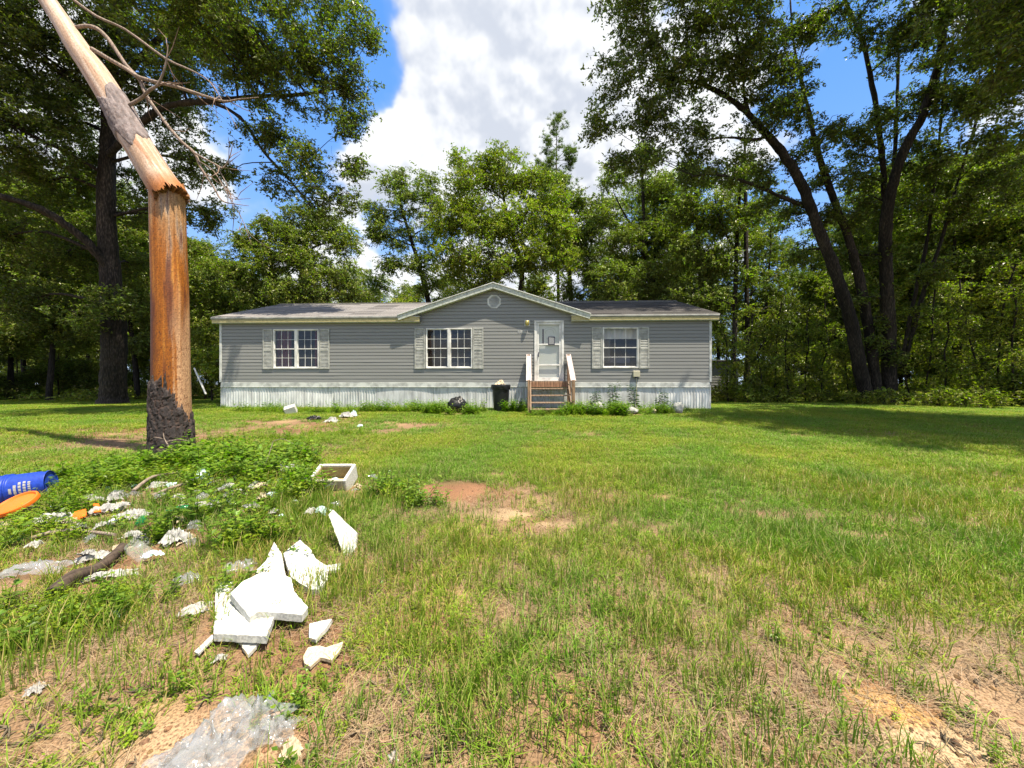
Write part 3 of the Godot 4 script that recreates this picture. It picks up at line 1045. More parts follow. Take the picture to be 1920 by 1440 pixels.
func curtain(x0: float, x1: float, y0: float, y1: float, z: float, col: Color, parent: Node) -> void:
	var p := PackedVector3Array()
	var n := 40
	for r in 6:
		for q in n:
			var u := q / float(n - 1)
			p.append(Vector3(lerpf(x0, x1, u), lerpf(y0, y1, r / 5.0), z + sin(u * 30.0 * (x1 - x0)) * 0.025 + sin(u * 11.0 + r) * 0.008))
	var m := MB.new()
	m.grid(p, n, 6, PackedColorArray([col]))
	obj("curtain", m, M.curtain, parent)


func shingle_slope(a: Vector3, b: Vector3, up: Vector3, courses: int, tone: float, called: String, parent: Node, taper := 0.0, keep := 1.0) -> void:
	# courses of shingles from the eave line a-b upwards; each steps over the one below
	var m := MB.new()
	var along := b - a
	var nrm := along.cross(up).normalized()
	if nrm.y < 0:
		nrm = -nrm
	rng.seed = 400 + courses
	for k in courses:
		var u0 := float(k) / courses
		var u1 := float(k + 1) / courses
		var pieces := int(maxf(1.0, along.length() / 0.92))
		for q in pieces:
			var s0 := float(q) / pieces
			var s1 := float(q + 1) / pieces
			var e0 := lerpf(s0, keep, taper * u0)
			var e1 := lerpf(s1, keep, taper * u0)
			var f0 := lerpf(s0, keep, taper * u1)
			var f1 := lerpf(s1, keep, taper * u1)
			var lift := nrm * rf(0.009, 0.014)
			var t := tone * rf(0.8, 1.15)
			var stain := n_mid.get_noise_2d(q * 9.0, k * 7.0 + courses)
			t *= 1.0 - 0.45 * smoothstep(0.1, 0.5, stain)
			var col := Color(t * 1.03, t * 0.98, t * 0.97)
			var p0 := a + along * e0 + up * u0
			var p1 := a + along * e1 + up * u0
			m.quad_out(p0 + lift, p1 + lift, a + along * f1 + up * u1 + nrm * 0.004, a + along * f0 + up * u1 + nrm * 0.004, p0 - nrm * 9.0, col)
			m.quad_out(p0, p1, p1 + lift, p0 + lift, p0 + up, col * 0.8)
	obj(called, m, M.shingle, parent)


func mobile_home() -> void:
	rng.seed = 8
	var h := thing("mobile_home", "grey sided single storey mobile home with white skirting and a small front gable", "mobile home", HOUSE_AT, HOUSE_TURN)
	# front: courses of siding broken by the openings
	var k := 0
	var y := Y0
	while y < 4.34:
		var y1 := y + COURSE
		var xa := -8.83
		var xb := 8.83
		var sl0 := 0.0
		var sl1 := 0.0
		if y > 3.13:
			var yy := y - 3.13
			xa = 1.24 - 3.5 + yy / 0.327
			xb = 1.24 + 3.5 - yy / 0.327
			sl0 = COURSE / 0.327
			sl1 = -COURSE / 0.327
			if xb - xa < 0.8:
				break
		var cuts := []
		for o in OPENINGS:
			if y1 > o[1] + 0.03 and y < o[3] - 0.03:
				cuts.append([o[0], o[2]])
		cuts.sort_custom(func(p, q): return p[0] < q[0])
		var x := xa
		for c in cuts:
			siding_board(x, c[0], y, y1, sl0, 0.0, k, h)
			x = c[1]
		siding_board(x, xb, y, y1, sl0 if cuts.is_empty() else 0.0, sl1, k, h)
		k += 1
		y = y1
	# the shell behind: sheathing round the openings, the other walls, floor, ceiling
	for r in [[-8.9, 0.86, -6.89, 3.13], [-6.89, 0.86, -5.15, 1.436], [-6.89, 2.894, -5.15, 3.13], [-5.15, 0.86, -1.235, 3.13], [-1.235, 0.86, 0.49, 1.436], [-1.235, 2.894, 0.49, 3.13], [0.49, 0.86, 2.72, 3.13], [2.72, 0.86, 3.73, 0.95], [3.73, 0.86, 5.105, 3.13], [5.105, 0.86, 6.385, 1.436], [5.105, 2.894, 6.385, 3.13], [6.385, 0.86, 8.9, 3.13]]:
		var b := between(r[0], r[1], r[2], r[3], -0.1, 0.0)
		boxed("front_wall", b[0], b[1], M.inside, h, 0.001)
	var gp := PackedVector2Array([Vector2(-2.26, 3.131), Vector2(4.74, 3.131), Vector2(1.24, 4.28)])
	var gm := MB.new()
	for t in [[gp[0], gp[1], gp[2]]]:
		var q := []
		for e: Vector2 in t:
			q.append(Vector3(e.x, e.y, -0.001))
		gm.tri_out(q[0], q[1], q[2], Vector3(1.24, 3.5, -1))
		var q2 := []
		for e: Vector3 in q:
			q2.append(e - Vector3(0, 0, 0.08))
		gm.tri_out(q2[0], q2[1], q2[2], Vector3(1.24, 3.5, 1))
	obj("gable_wall", gm, M.siding, h)
	for s: float in [-1.0, 1.0]:
		var em := MB.new()
		var kk := 0
		var yy := Y0 - COURSE
		while yy < 4.3:
			var half := 3.55 if yy < 3.13 else 3.55 * clampf(1.0 - (yy - 3.13) / 1.24, 0.0, 1.0)
			if half < 0.15:
				break
			em.box(Vector3(8.905 * s, yy + COURSE * 0.5, -3.6), Vector3(0.05, COURSE + 0.004, half * 2.0), 0.002, Color.WHITE, Basis(Vector3.BACK, 0.1 * s))
			yy += COURSE
			kk += 1
		obj("end_wall", em, M.siding, h)
		boxed("end_skirting", Vector3(8.88 * s, 0.34, -3.6), Vector3(0.04, 1.0, 7.2), M.skirting, h)
		boxed("corner_trim", Vector3(8.875 * s, 2.05, 0.005), Vector3(0.085, 2.2, 0.06), M.trim, h, 0.006)
	boxed("back_wall", Vector3(0, 2.0, -7.2), Vector3(17.8, 2.4, 0.1), M.siding, h)
	boxed("room_floor", Vector3(0, 0.9, -3.65), Vector3(17.7, 0.08, 7.0), M.inside, h)
	boxed("ceiling", Vector3(0, 3.16, -3.65), Vector3(17.7, 0.05, 7.0), M.inside, h)
	boxed("inner_wall", Vector3(0, 2.0, -3.6), Vector3(17.6, 2.2, 0.08), M.inside, h)
	for x: float in [-3.2, 4.4]:
		boxed("inner_wall", Vector3(x, 2.0, -1.85), Vector3(0.08, 2.2, 3.3), M.inside, h)
	# belt board and skirting
	boxed("belt_board", Vector3(0, 0.862, 0.004), Vector3(17.74, 0.165, 0.045), M.trim, h, 0.008)
	boxed("belt_board", Vector3(0, 0.772, 0.012), Vector3(17.76, 0.022, 0.05), M.trim, h, 0.004)
	var x := -8.9
	var idx := 0
	while x < 8.85:
		var w := minf([1.95, 2.3, 1.6, 2.1][idx % 4], 8.9 - x)
		if 8.9 - x - w < 0.6:
			w = 8.9 - x
		var p := PackedVector3Array()
		var n := int(w / 0.0125)
		var flat: float = [1.0, 0.8, 1.1, 0.35, 0.5, 0.9, 0.4, 0.3, 0.9][idx % 9]
		for r in 5:
			for q in n + 1:
				var xx := x + 0.004 + (w - 0.008) * q / n
				var ph := fposmod(xx / 0.1, 1.0)
				var rib := smoothstep(0.0, 0.1, ph) * smoothstep(0.3, 0.2, ph)
				var yy := lerpf(-0.16, 0.775, r / 4.0)
				var bulge := n_mid.get_noise_2d(xx * 7.0 + idx * 40.0, r * 16.0) * 0.03 * sin(PI * r / 4.0) + n_mid.get_noise_2d(xx * 25.0, 4.0) * 0.008
				p.append(Vector3(xx, yy, -0.015 + rib * 0.02 * flat + bulge + 0.012 * sin(PI * float(q) / n) + 0.003 * (idx % 2)))
		var m := MB.new()
		m.grid(p, n + 1, 5, PackedColorArray([Color(0.97, 0.985, 1.0) * [1.0, 0.96, 0.9, 0.8, 0.84, 0.95, 0.88, 0.8, 1.02][idx % 9]]))
		obj("skirting_panel", m, M.skirting, h)
		x += w
		idx += 1
	# windows, shutters, what is seen inside
	for w in [[-6.87, -6.03], [-6.0, -5.165], [-1.215, -0.385], [-0.355, 0.475], [5.115, 6.375]]:
		sash_window(w[0], w[1], 1.44, 2.89, h)
	for m: float in [-6.015, -0.37]:
		boxed("mullion", Vector3(m, 2.165, 0.025), Vector3(0.03, 1.45, 0.05), M.white, h, 0.004)
	for s in [[-7.265, -6.89], [-5.145, -4.765], [-1.625, -1.24], [0.495, 0.875], [4.74, 5.095], [6.395, 6.745]]:
		shutter(s[0], s[1], h)
	curtain(-6.9, -6.35, 1.4, 2.95, -0.22, Color(0.1, 0.012, 0.016), h)
	curtain(-5.45, -5.1, 1.4, 2.95, -0.22, Color(0.1, 0.012, 0.016), h)
	curtain(5.1, 6.4, 2.5, 2.95, -0.2, Color(0.6, 0.59, 0.57), h)
	curtain(5.12, 5.45, 1.7, 2.6, -0.26, Color(0.12, 0.12, 0.12), h)
	boxed("window_shelf", Vector3(5.75, 1.78, -0.6), Vector3(0.9, 0.25, 0.3), M.curtain, h, 0.01, Color(0.12, 0.12, 0.15))
	boxed("armchair_back", Vector3(-0.1, 1.5, -0.7), Vector3(0.7, 0.4, 0.2), M.curtain, h, 0.06, Color(0.1, 0.09, 0.075))
	# the door
	var fr := MB.new()
	for r in [[2.7, 0.985, 2.79, 3.15], [3.66, 0.985, 3.75, 3.15], [2.79, 3.075, 3.66, 3.15], [2.79, 0.985, 3.66, 1.03]]:
		var b := between(r[0], r[1], r[2], r[3], -0.06, 0.05)
		fr.box(b[0], b[1], 0.006)
	obj("door_frame", fr, M.white, h)
	var sd := Node3D.new()
	sd.name = "storm_door"
	h.add_child(sd)
	var rails := MB.new()
	for r in [[2.8, 1.035, 2.865, 3.07], [3.585, 1.035, 3.65, 3.07], [2.865, 3.0, 3.585, 3.07], [2.865, 1.035, 3.585, 1.11], [2.865, 2.27, 3.585, 2.315], [2.865, 1.53, 3.585, 1.58]]:
		var b := between(r[0], r[1], r[2], r[3], 0.0, 0.03)
		rails.box(b[0], b[1], 0.005)
	obj("door_rails", rails, M.white, sd)
	for r in [[1.11, 1.53], [1.58, 2.27], [2.315, 3.0]]:
		var m := MB.new()
		m.quad(Vector3(2.865, r[0], 0.014), Vector3(3.585, r[0], 0.014), Vector3(3.585, r[1], 0.014), Vector3(2.865, r[1], 0.014))
		obj("pane", m, M.glass, sd)
	boxed("handle", Vector3(2.85, 1.93, 0.05), Vector3(0.03, 0.17, 0.03), M.ink, sd, 0.01)
	var dr := Node3D.new()
	dr.name = "front_door"
	h.add_child(dr)
	boxed("door_leaf", Vector3(3.225, 2.05, -0.06), Vector3(0.87, 2.03, 0.045), M.door, dr)
	boxed("door_window", Vector3(3.015, 2.57, -0.035), Vector3(0.05, 0.56, 0.012), M.ink, dr, 0.004)
	for ring in [[0.12, 0.3], [0.06, 0.2]]:
		var m := MB.new()
		for q in 16:
			var a := PI * q / 15.0
			m.box(Vector3(3.25 + cos(a) * ring[1] * 0.75, 2.7 + sin(a) * ring[1] * 0.7, -0.034), Vector3(0.016, 0.02, 0.008), 0.003, Color(0.55, 0.6, 0.55))
		obj("door_moulding", m, M.door, dr)
	boxed("notice_border", Vector3(3.31, 2.42, 0.0325), Vector3(0.235, 0.3, 0.004), M.ink, sd, 0.001)
	boxed("notice_paper", Vector3(3.31, 2.42, 0.0365), Vector3(0.185, 0.25, 0.003), M.paper, sd, 0.001, Color(0.75, 0.78, 0.85))
	# gable vent
	var vm := MB.new()
	var ctr := Vector3(1.26, 3.84, 0.03)
	for q in 8:
		var a0 := TAU * (q + 0.5) / 8.0
		var a1 := TAU * (q + 1.5) / 8.0
		var d0 := Vector3(cos(a0), sin(a0), 0)
		var d1 := Vector3(cos(a1), sin(a1), 0)
		vm.quad(ctr + d0 * 0.2, ctr + d0 * 0.26, ctr + d1 * 0.26, ctr + d1 * 0.2)
		vm.quad_out(ctr + d0 * 0.26, ctr + d1 * 0.26, ctr + d1 * 0.26 - Vector3(0, 0, 0.03), ctr + d0 * 0.26 - Vector3(0, 0, 0.03), ctr)
		vm.quad_out(ctr + d0 * 0.2, ctr + d1 * 0.2, ctr + d1 * 0.2 - Vector3(0, 0, 0.03), ctr + d0 * 0.2 - Vector3(0, 0, 0.03), ctr + d0 * 9.0)
	var vent := Node3D.new()
	vent.name = "gable_vent"
	h.add_child(vent)
	obj("vent_frame", vm, M.trim, vent)
	for q in 11:
		var yv := 3.66 + q * 0.036
		var hw := 0.2 if absf(yv - 3.84) < 0.085 else 0.2 - (absf(yv - 3.84) - 0.085)
		boxed("slat", Vector3(1.26, yv, 0.022), Vector3(hw * 2.0, 0.034, 0.006), M.trim, vent, 0.002, Color.WHITE * 0.9, Basis(Vector3.RIGHT, -0.5))
	# eaves and roof
	for e in [[-9.06, -1.40], [4.0, 9.09]]:
		var b := between(e[0], 3.115, e[1], 3.285, 0.175, 0.2)
		boxed("fascia_board", b[0], b[1], M.fascia, h, 0.004)
		b = between(e[0], 3.1, e[1], 3.114, 0.0, 0.195)
		boxed("soffit", b[0], b[1], M.rake, h, 0.002)
		b = between(e[0] - 0.02, 3.286, e[1] + 0.02, 3.305, 0.16, 0.222)
		boxed("drip_edge", b[0], b[1], M.trim, h, 0.003)
	var deck := MB.new()
	for q in [[-9.1, -2.16], [4.64, 9.1]]:
		deck.box(Vector3((q[0] + q[1]) * 0.5, 3.895, -1.78), Vector3(q[1] - q[0], 0.06, 4.2), 0.01, Color(0.5, 0.5, 0.48), Basis(Vector3.RIGHT, 0.312))
	deck.box(Vector3(1.24, 3.975, -2.03), Vector3(6.78, 0.06, 3.65), 0.01, Color(0.5, 0.5, 0.48), Basis(Vector3.RIGHT, 0.312))
	deck.box(Vector3(0, 3.9, -5.45), Vector3(18.2, 0.06, 4.1), 0.01, Color(0.5, 0.5, 0.48), Basis(Vector3.RIGHT, -0.312))
	obj("roof_deck", deck, M.trim, h)
	shingle_slope(Vector3(-9.13, 3.31, 0.21), Vector3(-2.16, 3.31, 0.21), Vector3(0, 1.285, -3.91), 27, 0.4, "roof_shingles", h)
	shingle_slope(Vector3(-2.16, 3.442, -0.19), Vector3(1.24, 3.442, -0.19), Vector3(0, 1.153, -3.51), 24, 0.4, "roof_shingles", h)
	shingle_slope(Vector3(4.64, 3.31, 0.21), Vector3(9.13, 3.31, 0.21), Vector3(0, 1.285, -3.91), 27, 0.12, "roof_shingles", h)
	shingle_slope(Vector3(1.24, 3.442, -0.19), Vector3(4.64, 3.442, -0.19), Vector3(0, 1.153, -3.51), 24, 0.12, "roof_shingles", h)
	shingle_slope(Vector3(9.13, 3.31, -7.5), Vector3(-9.13, 3.31, -7.5), Vector3(0, 1.285, 3.8), 26, 0.25, "roof_shingles", h)
	boxed("ridge_cap", Vector3(0, 4.6, -3.7), Vector3(18.2, 0.03, 0.22), M.shingle, h, 0.008, Color(0.28, 0.27, 0.26))
	for s: float in [-1.0, 1.0]:
		# bargeboards of the long roof
		for q: float in [-1.0, 1.0]:
			boxed("bargeboard", Vector3(9.09 * s, 3.86, -3.68 + 1.9 * q), Vector3(0.03, 0.17, 4.12), M.fascia, h, 0.004, Color.WHITE, Basis(Vector3.RIGHT, 0.316 * q))
		# gable roof
		var ang := atan(0.327)
		var foot := Vector3(1.24 + 3.4 * s, 3.352, 0.27)
		var top := Vector3(1.24, 4.465, 0.27)
		var gs := MB.new()
		var back := Vector3(1.24, 4.465, -3.5)
		var fin := Vector3(foot.x, foot.y, 0.1)
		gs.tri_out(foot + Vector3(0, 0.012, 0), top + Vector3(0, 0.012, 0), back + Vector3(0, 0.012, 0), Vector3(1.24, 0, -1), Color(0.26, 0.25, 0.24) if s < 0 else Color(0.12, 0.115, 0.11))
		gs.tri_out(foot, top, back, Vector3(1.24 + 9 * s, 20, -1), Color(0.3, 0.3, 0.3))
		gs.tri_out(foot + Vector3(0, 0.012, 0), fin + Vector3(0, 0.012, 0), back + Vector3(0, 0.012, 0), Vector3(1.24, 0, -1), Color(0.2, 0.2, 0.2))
		obj("gable_roof", gs, M.shingle, h)
		var ln := 3.4 / cos(ang)
		var midp := (foot + top) * 0.5
		boxed("rake_board", midp + Vector3(0.035 * s * -0.0, -0.105, -0.03), Vector3(ln + 0.03, 0.185, 0.026), M.rake, h, 0.004, Color.WHITE, Basis(Vector3.BACK, -ang * s))
		boxed("rake_trim", midp + Vector3(0, -0.006, -0.012), Vector3(ln + 0.06, 0.03, 0.05), M.trim, h, 0.004, Color.WHITE, Basis(Vector3.BACK, -ang * s))
		boxed("gable_soffit", midp + Vector3(0, -0.19, -0.15), Vector3(ln, 0.012, 0.2), M.rake, h, 0.002, Color.WHITE, Basis(Vector3.BACK, -ang * s))
	# things fixed to the wall
	boxed("lamp_plate", Vector3(2.447, 3.06, 0.03), Vector3(0.2, 0.22, 0.03), M.trim, h, 0.006)
	var lm := MB.new()
	lm.lathe([Vector2(0.001, 0.09), Vector2(0.06, 0.08), Vector2(0.075, 0.03), Vector2(0.07, -0.04), Vector2(0.04, -0.08), Vector2(0.001, -0.085)], 14, Transform3D(Basis(), Vector3(2.447, 3.05, 0.1)))
	obj("porch_lamp", lm, M.brass, h)
	var tm := TextMesh.new()
	var font := SystemFont.new()
	font.font_names = PackedStringArray(["Droid Sans"])
	tm.font = font
	tm.font_size = 16
	tm.pixel_size = 0.0085
	tm.depth = 0.006
	tm.text = "68601"
	var num := obj("house_number", tm, M.white, h)
	num.position = Vector3(2.3, 2.755, 0.025)
	boxed("meter_box", Vector3(6.29, 1.235, 0.06), Vector3(0.24, 0.22, 0.11), M.beige_box, h, 0.015)
	boxed("meter_hood", Vector3(6.29, 1.115, 0.065), Vector3(0.1, 0.03, 0.09), M.ink, h, 0.008)
	var cd := MB.new()
	cd.tube(PackedVector3Array([Vector3(6.3, 1.12, 0.05), Vector3(6.305, 0.6, 0.05), Vector3(6.3, -0.1, 0.055)]), PackedFloat32Array([0.014, 0.014, 0.014]), 8)
	obj("conduit", cd, M.beige_box, h)


func house_point(x: float, y: float, z: float) -> Vector3:
	return Transform3D(Basis(Vector3.UP, HOUSE_TURN), HOUSE_AT) * Vector3(x, y, z)


func wooden_steps() -> void:
	var t := thing("porch_steps", "weathered wooden porch steps with white painted sloping handrails at the front door", "steps", HOUSE_AT, HOUSE_TURN)
	rng.seed = 61
	var xl := 2.53
	var xr := 3.87
	var xm := (xl + xr) * 0.5
	for k in 3:
		boxed("deck_board", Vector3(xm, 0.965, 0.17 + k * 0.2), Vector3(xr - xl + 0.1, 0.036, 0.19), M.lumber, t, 0.005, Color.WHITE * rf(0.85, 1.1))
	boxed("rim_board", Vector3(xm, 0.86, 0.665), Vector3(xr - xl, 0.17, 0.036), M.lumber, t, 0.005, Color(1.0, 0.8, 0.7))
	var ys := [0.72, 0.51, 0.285, 0.085]
	for k in 4:
		boxed("tread", Vector3(xm, ys[k] + rf(-0.01, 0.01), 0.82 + k * 0.27), Vector3(xr - xl - 0.02, 0.038, 0.26), M.lumber, t, 0.006, Color.WHITE * rf(0.95, 1.25), Basis(Vector3.BACK, rf(-0.012, 0.012)))
	for s in [xl, xr]:
		var sg := 1.0 if s == xr else -1.0
		boxed("stringer", Vector3(s - sg * 0.03, 0.42, 1.15), Vector3(0.04, 0.26, 1.45), M.lumber, t, 0.005, Color.WHITE * 0.8, Basis(Vector3.RIGHT, 0.66))
		boxed("post", Vector3(s + sg * 0.03, 0.48, 1.62), Vector3(0.09, 1.05, 0.09), M.lumber, t, 0.006, Color(1.0, 0.9, 0.8))
		boxed("post", Vector3(s + sg * 0.03, 0.95, 0.16), Vector3(0.09, 1.95, 0.09), M.lumber, t, 0.006, Color(0.75, 0.65, 0.6))
		boxed("handrail", Vector3(s + sg * 0.03, 1.449, 0.85), Vector3(0.17, 0.036, 1.79), M.rail_paint, t, 0.006, Color.WHITE, Basis(Vector3.RIGHT, 0.564))
		for q in 3:
			var z := 0.42 + q * 0.42
			boxed("baluster", Vector3(s + sg * 0.03, 1.68 - (z - 0.16) * 0.62 - 0.48, z), Vector3(0.035, 0.95, 0.035), M.lumber, t, 0.004, Color(0.7, 0.6, 0.55))


# ---------- the snapped pine
func pine_trunk(path: PackedVector3Array, rad: PackedFloat32Array, around: int, per_m: float, low_jag: float, high_jag: float, paint: Callable) -> MB:
	# a peeled log with torn ends; paint gives the wood's colour by angle and length
	var sm := curve_points(path, rad, 12)
	var pts: PackedVector3Array = sm[0]
	var total := 0.0
	var lens := [0.0]
	for k in pts.size() - 1:
		total += pts[k].distance_to(pts[k + 1])
		lens.append(total)
	var rows := int(total * per_m)
	var p := PackedVector3Array()
	var c := PackedColorArray()
	var x := Vector3.RIGHT
	for r in rows + 1:
		var s := total * r / rows
		for a0 in around:
			var a := TAU * a0 / around
			var ss := s
			var jag := 0.7 * n_fine.get_noise_2d(a0 * 330.0 / around, 3.0) + 0.8 * n_fine.get_noise_2d(a0 * 2300.0 / around, 9.0)
			ss += low_jag * (jag * 0.8 - 0.5) * smoothstep(0.25, 0.0, s)
			ss += high_jag * (jag * 0.8 + 0.3) * smoothstep(total - 0.25, total, s)
			var k := 0
			while k < lens.size() - 2 and lens[k + 1] < ss:
				k += 1
			var u: float = (ss - lens[k]) / maxf(lens[k + 1] - lens[k], 0.001)
			var at := pts[k].lerp(pts[k + 1], u)
			var t := (pts[k + 1] - pts[k]).normalized()
			x = (Vector3.RIGHT - t * t.x).normalized()
			var y := t.cross(x)
			var rr: float = lerpf(sm[1][k], sm[1][k + 1], clampf(u, 0, 1))
			rr *= 1.0 + 0.035 * n_big.get_noise_2d(cos(a) * 30.0 + 9.0, sin(a) * 30.0 + s * 4.0) + 0.012 * n_mid.get_noise_3d(cos(a) * 26.0, s * 7.0, sin(a) * 26.0)
			p.append(at + (x * cos(a) + y * sin(a)) * rr)
			c.append(paint.call(a, s, total))
	var m := MB.new()
	m.grid(p, around, rows + 1, c, true, false)
	# torn wood across the ends
	for e: int in [0, rows]:
		var mid := Vector3.ZERO
		for a0 in around:
			mid += p[e * around + a0]
		mid /= around
		var inward := (p[(rows / 2) * around] - mid).normalized()
		for a0 in around:
			var q0 := p[e * around + a0]
			var q1 := p[e * around + (a0 + 1) % around]
			var m0 := q0.lerp(mid, 0.45) + inward * 0.06 * (0.5 + n_fine.get_noise_1d(a0 * 90.0))
			var m1 := q1.lerp(mid, 0.45) + inward * 0.06 * (0.5 + n_fine.get_noise_1d(((a0 + 1) % around) * 90.0))
			var wood := Color(0.3, 0.14, 0.045) * rf(0.6, 1.1)
			m.quad_out(q0, q1, m1, m0, mid + inward * 3.0, wood)
			m.tri_out(m0, m1, mid + inward * 0.04, mid + inward * 3.0, wood)
	return m


func bark_plates(path: PackedVector3Array, rad: PackedFloat32Array, around: int, per_m: float, thick: float, keep: Callable, col: Color) -> MB:
	var sm := curve_points(path, rad, 12)
	var pts: PackedVector3Array = sm[0]
	var total := 0.0
	var lens := [0.0]
	for k in pts.size() - 1:
		total += pts[k].distance_to(pts[k + 1])
		lens.append(total)
	var rows := int(total * per_m)
	var p := PackedVector3Array()
	var c := PackedColorArray()
	var cell := FastNoiseLite.new()
	cell.noise_type = FastNoiseLite.TYPE_CELLULAR
	cell.cellular_return_type = FastNoiseLite.RETURN_DISTANCE2_SUB
	cell.frequency = 1.0
	cell.seed = 4
	var tone := FastNoiseLite.new()
	tone.noise_type = FastNoiseLite.TYPE_CELLULAR
	tone.cellular_return_type = FastNoiseLite.RETURN_CELL_VALUE
	tone.frequency = 1.0
	tone.seed = 4
	for r in rows + 1:
		var s := total * r / rows
		var k := 0
		while k < lens.size() - 2 and lens[k + 1] < s:
			k += 1
		var u: float = (s - lens[k]) / maxf(lens[k + 1] - lens[k], 0.001)
		var at := pts[k].lerp(pts[k + 1], u)
		var t := (pts[k + 1] - pts[k]).normalized()
		var x := (Vector3.RIGHT - t * t.x).normalized()
		var y := t.cross(x)
		var rr: float = lerpf(sm[1][k], sm[1][k + 1], clampf(u, 0, 1))
		for a0 in around:
			var a := TAU * a0 / around
			var q := Vector3(cos(a) * 5.5 * rr / 0.3, s * 6.5, sin(a) * 5.5 * rr / 0.3) + Vector3(n_fine.get_noise_3d(a0 * 6.0, s * 40.0, 0.0), 0, 0) * 0.5
			var edge := cell.get_noise_3dv(q) + 1.0
			var plate := tone.get_noise_3dv(q)
			var on: float = keep.call(a, s, total)
			var h := lerpf(0.35, 1.0, smoothstep(0.02, 0.14, edge)) * (0.75 + 0.4 * plate) + n_fine.get_noise_3dv(q * 26.0) * 0.07
			# outside its edge the bark lies under the wood
			var off := lerpf(-0.06, thick * h, smoothstep(-0.025, 0.025, on))
			p.append(at + (x * cos(a) + y * sin(a)) * (rr + off))
			var dk := lerpf(0.35, 1.0, smoothstep(0.02, 0.2, edge))
			var b := (0.85 + 0.4 * plate) * (1.0 + n_fine.get_noise_3dv(q * 20.0) * 0.5)
			c.append(Color(col.r * b, col.g * b, col.b * b).lerp(Color(0.16, 0.075, 0.04), (1.0 - dk) * 0.5))
	var m := MB.new()
	m.grid(p, around, rows + 1, c, true, false)
	return m


